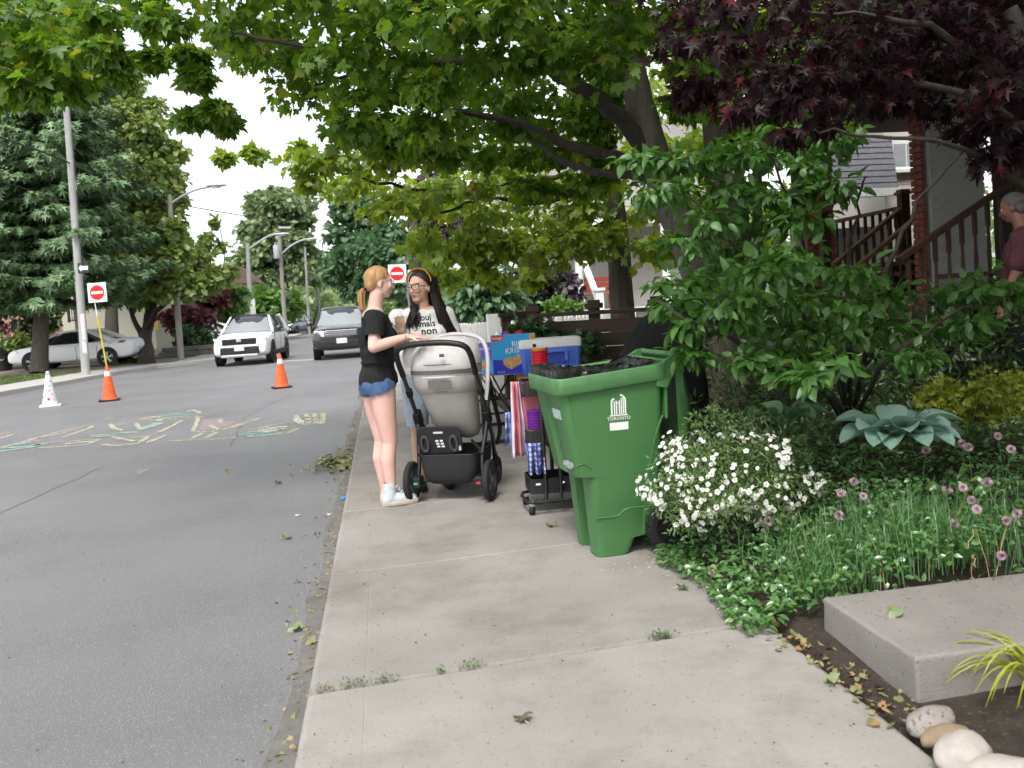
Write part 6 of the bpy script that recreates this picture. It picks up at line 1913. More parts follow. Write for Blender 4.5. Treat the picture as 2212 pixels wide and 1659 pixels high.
# black three tier cart
ka = G(1150, 1112)
kart = thing('utility_cart', 'black three tier cart on casters between the table and the green bin', 'cart', (ka.x, ka.y, 0), -YAW + 0.12)
KW, KD = 0.40, 0.30
def tray_(z, h, nm):
    b = MB()
    o_ = rrect(0.0, KW, 0.0, KD, 0.03, 0); i_ = rrect(0.008, KW - 0.008, 0.008, KD - 0.008, 0.025, 0)
    def at_(rg, zz): return [Vector((p.x, p.y, zz)) for p in rg]
    b.rings([at_(o_, z), at_(o_, z + h), at_(i_, z + h), at_(i_, z + 0.012)]); return b.build(nm, M['black_metal'], kart, smooth=35)
tray_(0.13, 0.10, 'bottom_tray'); tray_(0.46, 0.09, 'middle_tray'); tray_(0.78, 0.09, 'top_tray')
for x in (-0.006, KW + 0.006):
    pass
for x, y in ((0.10, -0.012), (KW - 0.10 - 0.10, -0.012)):
    b = MB(); b.tube(wobble([Vector((x - 0.09, y - 0.02, 0.085)), Vector((x - 0.02, y - 0.01, 0.085)), Vector((x, y, 0.13)), Vector((x, y, 0.45)), Vector((x, y, 0.86))], 0, 4), 0.013, 8); b.build('post', M['black_metal'], kart, smooth=50)
for x in (0.10, KW - 0.20):
    b = MB(); b.tube([(x, KD + 0.012, 0.08), (x, KD + 0.012, 0.86)], 0.013, 8); b.build('post', M['black_metal'], kart, smooth=50)
b = MB(); b.tube(wobble([Vector((-0.02, -0.01, 0.085)), Vector((0.02, -0.03, 0.085)), Vector((0.2, -0.03, 0.085)), Vector((0.40, -0.02, 0.085)), Vector((0.42, 0.1, 0.085)), Vector((0.42, 0.28, 0.085)), Vector((0.2, 0.32, 0.085)), Vector((-0.02, 0.3, 0.085)), Vector((-0.02, -0.01, 0.085))], 0, 3), 0.011, 8); b.build('base_loop', M['black_metal'], kart, smooth=50)
for x, y in ((0.0, -0.01), (KW, -0.01), (0.0, KD), (KW, KD)):
    b = MB(); b.lathe([(0.012, -0.014), (0.032, -0.014), (0.034, 0), (0.032, 0.014), (0.012, 0.014)], 18, (x, y, 0.034), roty(PI / 2) @ rotx(0.4)); w_ = b.build('caster', M['rubber'], kart, smooth=40)
    b = MB(); b.box((x, y, 0.068), (0.034, 0.04, 0.02)); b.build('caster_fork', M['steel'], w_, bevel=0.004)
for x in (0.05, 0.21):
    b = MB(); b.box((x + 0.0, -0.016, 0.20), (0.03, 0.004, 0.012)); b.build('sticker', M['white_print'], kart)
# contents of the cart
def cups(label, c, r_, h, n, cols, nm='cup_stack', cat='cups'):
    t = thing(nm, label, cat, c)
    for k in range(n):
        z = k * h
        b = MB(); b.lathe([(r_ * 0.86, z), (r_ * 0.97, z + h * 0.8), (r_ * 1.04, z + h * 0.85), (r_ * 1.04, z + h * 0.99)], 18); b.build('cup', cols[k * len(cols) // n], t, smooth=30)
    return t
def kp_(x, y, z):
    a = -YAW + 0.12
    return (ka.x + x * math.cos(a) - y * math.sin(a), ka.y + x * math.sin(a) + y * math.cos(a), z)
red_ = mat('red foil cup', (0.40, 0.015, 0.03), 0.3, 0.1, 10); gold_ = mat('gold cup rim', (0.42, 0.28, 0.08), 0.35); pur = mat('purple cup', (0.17, 0.03, 0.30), 0.35); tea = mat('green cup', (0.01, 0.19, 0.15), 0.35); yel = mat('yellow cup', (0.50, 0.33, 0.02), 0.4); mag = mat('magenta foil', (0.48, 0.01, 0.15), 0.25); cobalt = mat('cobalt plastic', (0.02, 0.08, 0.45), 0.4)
cups('tall stack of red foil cups on the top tier of the cart', kp_(0.13, 0.10, 0.792), 0.058, 0.0185, 16, [red_] * 15 + [gold_])
cups('squat magenta foil bowl beside the red cup stack', kp_(0.045, 0.05, 0.792), 0.048, 0.075, 1, [mag], 'foil_bowl', 'bowl')
cups('stack of purple and green cups on the middle tier of the cart', kp_(0.075, 0.09, 0.472), 0.06, 0.0185, 11, [tea, tea, tea, gold_, pur, pur, pur, pur, pur, pur, pur])
cups('stack of yellow cups with a blue cup on top in the cart', kp_(0.21, 0.10, 0.472), 0.05, 0.02, 14, [yel] * 10 + [M['white_print'], M['white_print'], cobalt, cobalt])
t = thing('napkin_pack', 'pink napkins stacked upright in the middle of the cart', 'napkins', kp_(0.06, 0.16, 0.472))
for k in range(5):
    b = MB(); b.box((0.0 + 0.006 * k, 0.012 * k, 0.15), (0.12, 0.008, 0.28), rotx(0.08)); b.build('napkin', M['pink_card'], t, bevel=0.002)
# cloth and bag hanging at the cart's left side
def cloth(label, c, w0, w1, h, m, nm, cat, seed=0, yaw=0.0):
    t = thing(nm, label, cat, c, yaw)
    vs, fs = [], []
    NXc, NZc = 14, 18
    for j in range(NZc + 1):
        q = j / NZc
        for i in range(NXc + 1):
            p = i / NXc - 0.5
            ww = w0 + (w1 - w0) * q
            vs.append((p * ww, 0.035 * math.sin(p * 14 + seed + q * 2) * (0.3 + q) + 0.02 * noise.noise(Vector((p * 5, q * 5, seed))), -q * h + 0.02 * noise.noise(Vector((p * 4, q * 3, seed + 5))) * q))
    for j in range(NZc):
        for i in range(NXc):
            k = j * (NXc + 1) + i; fs.append((k, k + 1, k + NXc + 2, k + NXc + 1))
    b = MB(); b.add(vs, fs); o = b.build('cloth', m, t, smooth=80)
    sm = o.modifiers.new('thick', 'SOLIDIFY'); sm.thickness = 0.004
    return t
def stripes(name, cols, scale, axis='X', plaid=False):
    m, nt, out = _nodes(name); N, L = nt.nodes, nt.links
    p = N.new('ShaderNodeBsdfPrincipled'); L.new(p.outputs[0], out.inputs[0]); p.inputs['Roughness'].default_value = 0.85
    tc = N.new('ShaderNodeTexCoord'); sp = N.new('ShaderNodeSeparateXYZ'); L.new(tc.outputs['Object'], sp.inputs[0])
    def lane(o_):
        a = N.new('ShaderNodeMath'); a.operation = 'MULTIPLY'; a.inputs[1].default_value = scale; L.new(o_, a.inputs[0])
        f = N.new('ShaderNodeMath'); f.operation = 'FRACT'; L.new(a.outputs[0], f.inputs[0])
        r_ = N.new('ShaderNodeValToRGB'); r_.color_ramp.interpolation = 'CONSTANT'
        e = r_.color_ramp.elements; e[0].color = rgba(cols[0]); e[1].position = 1 / len(cols); e[1].color = rgba(cols[1])
        for i in range(2, len(cols)): x = e.new(i / len(cols)); x.color = rgba(cols[i])
        L.new(f.outputs[0], r_.inputs[0]); return r_.outputs[0]
    c = lane(sp.outputs['X' if axis == 'X' else 'Z'])
    if plaid:
        mx = N.new('ShaderNodeMixRGB'); mx.blend_type = 'MULTIPLY'; mx.inputs[0].default_value = 0.8; L.new(c, mx.inputs[1]); L.new(lane(sp.outputs['Z']), mx.inputs[2]); c = mx.outputs[0]
    L.new(c, p.inputs['Base Color']); return m
cloth('pink and lilac striped plastic bag hanging from the left of the cart', kp_(-0.045, 0.12, 0.87), 0.05, 0.11, 0.50, stripes('striped bag', [(0.55, 0.2, 0.22), (0.58, 0.5, 0.6), (0.25, 0.28, 0.55), (0.62, 0.55, 0.6), (0.55, 0.17, 0.2)], 9), 'striped_bag', 'bag', 1.0, -YAW)
cloth('blue and white plaid towel hanging below the middle tier of the cart', kp_(0.05, -0.005, 0.47), 0.10, 0.11, 0.20, stripes('plaid towel', [(0.05, 0.08, 0.35), (0.6, 0.62, 0.7), (0.1, 0.16, 0.45), (0.66, 0.68, 0.72)], 16, 'X', True), 'plaid_towel', 'towel', 2.0, -YAW)
cloth('blue patterned cloth hanging behind the striped bag', kp_(-0.085, 0.20, 0.66), 0.06, 0.09, 0.22, stripes('blue cloth', [(0.04, 0.1, 0.42), (0.5, 0.55, 0.68)], 14, 'X', True), 'blue_cloth', 'towel', 3.0, -YAW)

# black covered barbecue behind the bin
M['cover'] = mat('black vinyl cover', (0.004, 0.004, 0.0045), 0.75, 0.25, 6, 0.5, 14, spec=0.1)
qc = G(1415, 800, 0.12)
qd = 6.6
q0 = at(1412, 800, qd)
t = thing('black_cover', 'bulky shape under a black plastic cover behind the green bin', 'cover', (q0.x, q0.y, 0.1), -YAW)
b = MB(); rs = []
for z, x0, x1, hy in ((0.0, -0.26, 0.36, 0.26), (0.25, -0.27, 0.36, 0.27), (0.62, -0.28, 0.36, 0.28), (0.78, -0.27, 0.34, 0.28), (0.98, -0.14, 0.34, 0.25), (1.12, -0.04, 0.34, 0.2), (1.18, 0.04, 0.3, 0.14)):
    rs.append(rrect(x0, x1, -hy, hy, 0.08, z, 7))
b.rings(rs); me = b.mesh('cover', 60)
bm = bmesh.new(); bm.from_mesh(me); bmesh.ops.subdivide_edges(bm, edges=bm.edges, cuts=2, use_grid_fill=True); bm.to_mesh(me); bm.free()
for v in me.vertices:
    k = noise.noise(Vector((v.co.x * 9, v.co.y * 9, v.co.z * 2.2))) * 0.022
    v.co = v.co + Vector((k, k * 0.8, 0))
me.polygons.foreach_set('use_smooth', [True] * len(me.polygons))
link('cover', me, M['cover'], t)
b = MB(); b.tube([(-0.20, -0.20, 0.0), (-0.20, -0.20, -0.12)], 0.03, 8); b.build('leg', M['black'], t)
# ------------------------------------------------------------------ garden in front
HS = 0.16
c0, c1 = G(1985, 1420, HS), G(1770, 1290, HS)
x0_ = (c0.x + c1.x) / 2
t = thing('concrete_step', 'pale concrete step block at the lower right by the sidewalk', 'step', (x0_, c0.y, 0))
b = MB(); b.box((1.3, (c1.y - c0.y) / 2, HS / 2 - 0.05), (2.6, c1.y - c0.y, HS + 0.1)); me = b.mesh('block', None, 0.014, 3)
bm = bmesh.new(); bm.from_mesh(me)
for _ in range(3): bmesh.ops.subdivide_edges(bm, edges=[e for e in bm.edges if e.calc_length() > 0.05], cuts=1, use_grid_fill=True)
for v_ in bm.verts:
    k = noise.noise(v_.co * 9) * 0.003 + noise.noise(v_.co * 30) * 0.0025
    v_.co += v_.normal * k
bm.to_mesh(me); bm.free()
me.polygons.foreach_set('use_smooth', [True] * len(me.polygons)); me.set_sharp_from_angle(angle=R(40))
link('block', me, M['concrete2'], t)
# river stones
M['stone_white'] = mat('pale river stone', (0.40, 0.36, 0.33), 0.75, 0.12, 12, 0.25, 80, speck=((0.17, 0.10, 0.08), 16, 0.63))
M['stone_tan'] = mat('tan river stone', (0.27, 0.20, 0.13), 0.8, 0.2, 10, 0.25, 80)
M['stone_grey'] = mat('grey speckled stone', (0.30, 0.27, 0.25), 0.85, 0.15, 20, 0.4, 100, speck=((0.14, 0.12, 0.11), 70, 0.58))
def stone(label, u, v, rad, m, rz, seed):
    p = G(u, v, 0.03)
    t = thing('river_stone', label, 'stone', (p.x, p.y, rad[2] * 0.75), rz, 'river stones by the step')
    bm = bmesh.new(); bmesh.ops.create_icosphere(bm, subdivisions=3, radius=1.0)
    for v_ in bm.verts:
        k = 1 + 0.16 * noise.noise(v_.co * 1.3 + Vector((seed, 0, 0))) + 0.05 * noise.noise(v_.co * 3 + Vector((seed, 2, 0)))
        v_.co = Vector((v_.co.x * rad[0] * k, v_.co.y * rad[1] * k, v_.co.z * rad[2] * k))
    me = bpy.data.meshes.new('stone'); bm.to_mesh(me); bm.free()
    me.polygons.foreach_set('use_smooth', [True] * len(me.polygons))
    link('stone', me, m, t)
stone('grey speckled river stone at the corner of the concrete step', 2010, 1560, (0.095, 0.05, 0.042), M['stone_grey'], 0.35, 1)
stone('flat tan river stone between the grey and the white one', 2040, 1585, (0.085, 0.04, 0.03), M['stone_tan'], 0.15, 4)
stone('round white river stone with brown patches', 2082, 1640, (0.09, 0.07, 0.06), M['stone_white'], 0.4, 7)
stone('long white river stone at the bottom right corner', 2160, 1672, (0.11, 0.055, 0.045), M['stone_white'], -0.1, 9)
# arching yellow green grass
L_GOLD = leafmat('golden grass', (0.30, 0.36, 0.03), (0.45, 0.48, 0.07), None, trans=0.4)
gb = G(2260, 1500, 0.02)
t = thing('golden_grass', 'arching yellow green grass clump at the right edge beside the step', 'grass', gb)
def arch_blade(parent, p, dirv, L, h, w, m, nm):
    vs, fs = [], []
    d = Vector(dirv).normalized(); side = Vector((-d.y, d.x, 0)) * w
    for k in range(8):
        q = k / 7
        c = Vector(p) + d * L * q + Vector((0, 0, h * (4 * q * (1 - q * 0.85)) * 0.62 + 0.02))
        ww = math.sin(PI * (0.12 + 0.88 * (1 - q) ** 0.8)) if q < 1 else 0.02
        ww = max(0.05, (1 - q) ** 0.5)
        vs += [c - side * ww, c + Vector((0, 0, -0.003)), c + side * ww]
    for k in range(7):
        a = 3 * k; fs += [(a, a + 1, a + 4, a + 3), (a + 1, a + 2, a + 5, a + 4)]
    b = MB(); b.add(vs, fs); return b.build(nm, m, parent, smooth=80)
for k in range(34):
    a = random.uniform(1.9, 5.0); L_ = random.uniform(0.2, 0.36)
    arch_blade(t, (random.uniform(-.04, .04), random.uniform(-.05, .05), 0), (math.cos(a), math.sin(a), 0), L_, random.uniform(0.10, 0.22), random.uniform(0.005, 0.008), L_GOLD, 'blade')

# periwinkle carpet
L_PERI = leafmat('periwinkle leaf', (0.06, 0.15, 0.04), (0.13, 0.27, 0.08), (0.22, 0.33, 0.09), trans=0.25, gloss=0.10, rough=0.35)
P_, N_, T_, S_ = [], [], [], []
def cover_ok(x, y):
    if y < 3.28 and x > x0_ - 0.06: return False
    edge = 1.36 + 0.08 * noise.noise(Vector((0, y * 2.2, 1))) if y > 3.3 else 1.66
    return x > edge
cnt = 0
while cnt < 19000:
    x = 1.3 + 4.4 * random.random() ** 1.5; y = 3.15 + 3.6 * random.random() ** 1.3
    if not cover_ok(x, y): continue
    t_ = x - 1.5
    mound = 0.07 + 0.13 * min(1, max(0, t_) / 0.4) * (0.7 + 0.5 * noise.noise(Vector((x * 2.5, y * 2.5, 4))))
    bare = noise.noise(Vector((x * 1.6 + 3, y * 1.6, 9)))
    if bare > 0.42 and random.random() < 0.8: continue
    z = max(0.0, garden_z(x, y) if x > SWR else 0) + mound * random.random() ** 0.5
    P_.append((x, y, z)); N_.append((random.gauss(0, .5), random.gauss(-0.15, .5), 1)); T_.append((random.gauss(0, 1), random.gauss(0, 1), random.gauss(0, .3))); S_.append(random.uniform(0.026, 0.048))
    cnt += 1
o = foliage(NARROW if False else OVATE, (np.array(P_), orient(np.array(N_), np.array(T_)), np.array(S_)), L_PERI, None, 0, 'periwinkle_carpet')
o.data.name = 'periwinkle_carpet'

# white flowering bush
L_POT = leafmat('small grey green leaf', (0.09, 0.16, 0.05), (0.17, 0.27, 0.09), (0.26, 0.3, 0.1), trans=0.3)
M['petal'] = leafmat('white petal', (0.72, 0.71, 0.66), (0.80, 0.79, 0.76), None, trans=0.25, gloss=0.02)
M['stamen'] = mat('yellow stamen', (0.5, 0.38, 0.06), 0.7)
fb_c = at(1572, 1035, 4.45)
t = thing('flowering_bush', 'low bush covered in small white flowers beside the green bin', 'bush', (fb_c.x, fb_c.y, 0.08))
cz = fb_c.z - 0.08
FR = Vector((0.40, 0.33, 0.25))
for k in range(40):
    a = random.uniform(0, 2 * PI); e = random.uniform(0.2, 1.35)
    tip = Vector((FR.x * math.cos(a) * math.cos(e), FR.y * math.sin(a) * math.cos(e), cz + FR.z * math.sin(e) * 1.05))
    b = MB(); b.tube([Vector((random.uniform(-.04, .04), random.uniform(-.04, .04), 0)), tip * 0.5 + Vector((0, 0, 0.05)), tip], [0.005, 0.003, 0.0015], 5); b.build('twig', M['bark_dark'], t)
blobs = []
for k in range(150):
    d = Vector((random.gauss(0, 1), random.gauss(0, 1), random.gauss(0.15, 0.9))).normalized()
    q = random.uniform(0.55, 0.98) * (1 + 0.32 * noise.noise(d * 1.8 + Vector((2, 0, 0))))
    blobs.append((Vector((d.x * FR.x * q, d.y * FR.y * q, max(0.04, cz + d.z * FR.z * q))), 0.075))
for u, v in ((1500, 905), (1540, 895), (1575, 900), (1600, 920), (1640, 900), (1520, 925), (1560, 930), (1720, 960), (1735, 985)):
    p = at(u, v, 4.45) - t.location; blobs.append((p, (0.03, 0.03, 0.06)))
foliage(NARROW, leaf_field(blobs, 84, 0.027, up=0.7, droop=-0.2, clump=7, spread=0.35, shell=0.1), L_POT, t, 0, 'foliage')
# one flower: five round petals and a boss of stamens
fv, ft = [], []
for k in range(5):
    a = 2 * PI * k / 5; ca, sa = math.cos(a), math.sin(a)
    base = len(fv)
    for x, y, z in ((0.0, 0.10, 0.0), (0.36, 0.35, 0.06), (0.46, 0.72, 0.10), (0.26, 1.0, 0.08), (-0.26, 1.0, 0.08), (-0.46, 0.72, 0.10), (-0.36, 0.35, 0.06)):
        fv.append((x * ca - y * sa, x * sa + y * ca, z + 0.02 * (k % 2)))
    ft += [(base, base + i, base + i + 1) for i in range(1, 6)]
fmesh = bpy.data.meshes.new('flower'); fmesh.from_pydata(fv, [], ft)
sm_ = MB(); sm_.ball((0, 0, 0.06), (0.26, 0.26, 0.14), 8)
nb = len(fv)
fmesh2 = bpy.data.meshes.new('flower')
fmesh2.from_pydata(fv + sm_.v, [], ft + [tuple(i + nb for i in f) for f in sm_.f])
fmesh2.materials.append(M['petal']); fmesh2.materials.append(M['stamen'])
fmesh2.polygons.foreach_set('material_index', [0] * len(ft) + [1] * len(sm_.f))
def flower_at(parent, p, nrm, s, nm='flower', me=fmesh2):
    o = bpy.data.objects.new(nm, me); COL.objects.link(o); o.parent = parent
    q = Vector(nrm).normalized().to_track_quat('Z', 'Y') @ Euler((0, 0, random.uniform(0, 6))).to_quaternion()
    o.matrix_local = Matrix.LocRotScale(Vector(p), q, Vector((s, s, s)))
    return o
tocam = (EYE - fb_c).normalized()
n_f = 0
extra = []
while n_f < 520:
    d = Vector((random.gauss(0, 1), random.gauss(0, 1), random.gauss(0.1, 0.8))).normalized()
    if d.dot(tocam) < -0.15 and random.random() < 0.8: continue
    if d.x > 0.55 and d.z > 0 and random.random() < 0.55: continue
    p = Vector((d.x * FR.x, d.y * FR.y, d.z * FR.z)) * random.uniform(0.9, 1.08) * (1 + 0.32 * noise.noise(d * 1.8 + Vector((2, 0, 0))))
    p.z = max(0.05, cz + p.z)
    if noise.noise(p * 8) < -0.02 and random.random() < 0.85: continue
    nrm_ = d * 0.7 + tocam * 0.3 + Vector((random.gauss(0, .45), random.gauss(0, .45), 0.25)); sz_ = random.uniform(0.0085, 0.0155)
    if n_f < 290: flower_at(t, p, nrm_, sz_)
    else: extra.append((p, nrm_, sz_))
    n_f += 1
ex = MB()
for p, nrm_, sz_ in extra:
    rot_ = frame_to(nrm_) @ rotz(random.uniform(0, 6))
    ex.mat(0).add([Vector(p) + rot_ @ (Vector(v) * sz_) for v in fv], ft); ex.mat(1).add([Vector(p) + rot_ @ (Vector(v) * sz_) for v in sm_.v], sm_.f)
ex.build('small_flowers', [M['petal'], M['stamen']], t)['kind'] = 'stuff'
# fallen petals under it
V, T2 = [], []
for k in range(90):
    p = G(random.gauss(1440, 45), random.gauss(1215, 18), 0.004)
    if p.x > SWR + 0.1: continue
    a = random.uniform(0, 6); s_ = random.uniform(0.004, 0.007); n = len(V)
    for q in range(4): V.append((p.x + s_ * math.cos(a + q * PI / 2), p.y + s_ * math.sin(a + q * PI / 2) * 0.7, 0.004))
    T2 += [(n, n + 1, n + 2), (n, n + 2, n + 3)]
link('fallen_petals', np_mesh('fallen_petals', np.array(V), np.array(T2)), M['petal'])['kind'] = 'stuff'

# chives
L_CHIVE = leafmat('chive blade', (0.06, 0.16, 0.05), (0.12, 0.27, 0.08), (0.33, 0.28, 0.10), trans=0.25)
ch0 = G(1900, 1260, 0.12)
t = thing('chive_clump', 'mass of thin green chive blades with pink flower heads behind the step', 'plant', ch0)
def chive_pick():
    while True:
        x = random.gauss(2.15, 0.42); y = random.gauss(3.62, 0.22)
        if 1.62 < x < 3.4 and 3.30 < y < 4.3: return Vector((x, y, garden_z(x, 3.6) - 0.02)) - ch0
blades(1500, chive_pick, 0.33, 0.0024, 0.85, L_CHIVE, t, 'blades')
M['chive_pink'] = leafmat('chive floret', (0.42, 0.26, 0.33), (0.60, 0.42, 0.48), None, trans=0.2)
hd_v, hd_t = [], []
for k in range(60):
    i = k + 0.5; ph = math.acos(1 - 2 * i / 60); a = PI * (1 + 5 ** 0.5) * i
    d = Vector((math.sin(ph) * math.cos(a), math.sin(ph) * math.sin(a), math.cos(ph)))
    x = d.cross(Vector((0.3, 0.7, 0.2))).normalized(); y = d.cross(x); n = len(hd_v)
    for vv in (d * 0.4, d * 0.8 + x * 0.16, d * 1.15, d * 0.8 - x * 0.16): hd_v.append(tuple(vv))
    hd_t += [(n, n + 1, n + 2), (n, n + 2, n + 3)]
hmesh = bpy.data.meshes.new('flower_head'); hmesh.from_pydata(hd_v, [], hd_t); hmesh.materials.append(M['chive_pink'])
M['stem_green'] = mat('green stem', (0.06, 0.14, 0.05), 0.6)
for u, v, d in ((1812, 1112, 4.0), (2001, 972, 4.5), (2078, 958, 4.4), (2092, 966, 4.4), (2156, 942, 4.4), (2184, 970, 4.2), (2046, 1058, 3.9), (2080, 1053, 3.9), (2132, 1042, 3.9), (2098, 1080, 3.8), (2110, 1100, 3.7), (2174, 1124, 3.6), (1817, 1065, 4.2), (1845, 1040, 4.2), (2197, 1110, 3.6), (1865, 1072, 4.1), (2163, 1200, 3.5), (1537, 1236, 4.0), (2063, 1130, 3.7), (1660, 1125, 4.2)):
    p = at(u, v, d) - ch0
    flower_at(t, p, (random.gauss(0, .2), random.gauss(0, .2), 1), random.uniform(0.017, 0.023), 'flower_head', hmesh)
    foot = p + Vector((random.uniform(-.06, .06), random.uniform(0.0, .1), 0)); foot.z = min(p.z - 0.05, 0.0)
    b = MB(); b.tube([foot, foot.lerp(p, 0.5) + Vector((random.uniform(-.02, .02), 0, 0)), p], [0.0022, 0.002, 0.0018], 5); b.build('flower_stem', M['stem_green'], t)
# dry stalks
t2 = thing('dry_stalks', 'pale dry bent stalks among the chives at the right', 'stalks', ch0 + Vector((0.3, -0.1, 0)))
M['straw'] = mat('dry straw', (0.45, 0.33, 0.17), 0.8, 0.2, 10)
for k in range(4):
    x = random.uniform(-0.1, 0.6); h = random.uniform(0.12, 0.34); q = random.uniform(-.15, .15)
    b = MB(); b.tube(wobble([Vector((x, 0, -0.08)), Vector((x + q * .5, -0.03, h * .7)), Vector((x + q, -0.06, h)), Vector((x + q * 1.5, -0.1, h * 0.75))], 0.006, 3), 0.0016, 5); b.build('stalk', M['straw'], t2)

# hostas
L_HOSTA = leafmat('blue green hosta leaf', (0.20, 0.33, 0.27), (0.28, 0.42, 0.35), None, trans=0.15, gloss=0.04)
L_HOSTA2 = leafmat('green hosta leaf', (0.10, 0.22, 0.11), (0.16, 0.29, 0.15), None, trans=0.2, gloss=0.04)
# finer heart leaf with cupped, ribbed blade
hv, ht = [], []
NU, NVv = 8, 9
for j in range(NVv + 1):
    q = j / NVv
    wd = 0.43 * (math.sin(PI * min(1, q * 0.94 + 0.06)) ** 0.55) * (1.05 - 0.25 * q) + 0.0005
    for i in range(NU + 1):
        p = i / NU * 2 - 1
        z = 0.30 * abs(p) ** 1.8 * math.sin(PI * q) * 0.8 - 0.30 * q * q + 0.012 * math.cos(p * 18)
        hv.append((p * wd, q - 0.10 * (1 - abs(p)) * (q < 0.12), z))
for j in range(NVv):
    for i in range(NU):
        k = j * (NU + 1) + i; ht += [(k, k + 1, k + NU + 2), (k, k + NU + 2, k + NU + 1)]
def hosta(label, uv, d, items, m, z0):
    base = at(uv[0], uv[1], d)
    t = thing('hosta_plant', label, 'plant', base)
    me = bpy.data.meshes.new('leaf'); me.from_pydata(hv, [], ht); me.materials.append(m)
    me.polygons.foreach_set('use_smooth', [True] * len(me.polygons))
    for az, tilt, L, off in items:
        o = bpy.data.objects.new('leaf', me); COL.objects.link(o); o.parent = t
        d_ = Vector((math.cos(az), math.sin(az), 0))
        root = d_ * off + Vector((0, 0, z0 + off * math.tan(tilt) * 0.6))
        yv = (d_ * math.cos(tilt) + Vector((0, 0, math.sin(tilt)))).normalized(); xv = yv.cross(Vector((0, 0, 1))).normalized(); zv = xv.cross(yv)
        o.matrix_local = Matrix(((xv.x * L, yv.x * L, zv.x * L, root.x), (xv.y * L, yv.y * L, zv.y * L, root.y), (xv.z * L, yv.z * L, zv.z * L, root.z), (0, 0, 0, 1)))
        b = MB(); b.tube([Vector((0, 0, -0.05)), root * 0.6, root], 0.006, 5); b.build('leaf_stalk', M['stem_green'], t)
items = [(-1.9, 0.45, 0.25, 0.08), (-1.1, 0.45, 0.24, 0.09), (-2.7, 0.45, 0.24, 0.10), (3.0, 0.55, 0.26, 0.09), (-0.4, 0.45, 0.26, 0.10), (0.3, 0.5, 0.22, 0.08), (-1.5, 0.7, 0.22, 0.05), (1.2, 0.85, 0.22, 0.04), (-2.3, 0.6, 0.2, 0.06), (-0.8, 0.6, 0.2, 0.07), (-1.2, 0.05, 0.20, 0.16), (-2.2, 0.05, 0.19, 0.16), (-0.2, 0.05, 0.2, 0.17)]
hosta('large blue green hosta beneath the broad leaved shrub', (1935, 945), 4.75, [(a + 0.25, 0.12, L_ * 0.85, o_ + 0.03) for a, tl, L_, o_ in items[:7]] + [(a, tl * 0.9, L_ * 0.9, o_) for a, tl, L_, o_ in items], L_HOSTA, 0.03)
hosta('smaller green hosta behind the white flowering bush', (1690, 925), 5.2, [(a + 0.6, tl * 0.7, L_ * 0.75, o_) for a, tl, L_, o_ in items[:8]], L_HOSTA2, 0.06)
# golden juniper
L_GJ = leafmat('golden juniper', (0.17, 0.22, 0.02), (0.31, 0.35, 0.035), None, trans=0.25)
crown_tree('golden_juniper', 'bright yellow green spreading conifer at the right edge', at(2110, 910, 5.0), [[at(2110, 860, 5.0)]],
           ell_blobs(2100, 862, 5.0, 110, 26, 26, 26) + ell_blobs(2180, 840, 5.2, 60, 20, 10, 26), 110, 0.05, L_GJ, NEEDLE, 0.015, part='foliage', cat='shrub', droop=0.0)
# dim undergrowth filling the bed behind
L_UNDER = leafmat('shade undergrowth', (0.025, 0.06, 0.015), (0.06, 0.12, 0.03), (0.12, 0.15, 0.03), trans=0.3)
bl = [(Vector((random.uniform(2.2, 6.5), random.uniform(5.3, 9.5), random.uniform(0.2, 0.75))), (0.35, 0.35, 0.25)) for _ in range(80)]
bl += [(Vector((random.uniform(1.75, 2.4), random.uniform(5.2, 7.5), random.uniform(0.15, 0.5))), (0.22, 0.25, 0.2)) for _ in range(26)]
bl += [(Vector((random.uniform(2.5, 5.2), random.uniform(5.4, 7.6), random.uniform(0.3, 1.15))), (0.38, 0.35, 0.25)) for _ in range(46)]
foliage(NARROW, leaf_field(bl, 100, 0.072, up=0.7, droop=0.2, clump=6, spread=0.4, shell=0.1), L_UNDER, None, 0, 'undergrowth')

# weeds in the joint
L_WEED = leafmat('weed leaf', (0.06, 0.13, 0.03), (0.11, 0.19, 0.05), None, trans=0.3)
def weed(label, u, v, w_, n, grp='weeds in the sidewalk joint'):
    p = G(u, v, 0.0)
    p.y = J1 + (p.x - KERB) * SKEW
    t = thing('weed', label, 'weed', p, 0, grp)
    o = foliage(NARROW, (np.column_stack([np.random.default_rng(int(u)).normal(0, w_, n), rng.normal(0, 0.008, n), np.abs(rng.normal(0.012, 0.010, n))]), orient(rng.normal(0, .5, (n, 3)) + [0, 0, 1], rng.normal(0, 1, (n, 3)) + [0, 0, .5]), rng.uniform(0.010, 0.02, n)), L_WEED, t, 0, 'foliage')
weed('largest tuft of weeds in the sidewalk joint, towards the garden', 1425, 1372, 0.028, 130)
weed('weed tuft at the kerb end of the sidewalk joint', 700, 1483, 0.028, 50)
weed('second weed tuft from the kerb in the sidewalk joint', 770, 1474, 0.03, 70)
weed('third weed tuft from the kerb in the sidewalk joint', 832, 1464, 0.022, 60)
weed('tiny weed sprig midway along the sidewalk joint', 952, 1447, 0.01, 26)
weed('narrow run of weeds near the middle of the sidewalk joint', 1022, 1437, 0.035, 60)

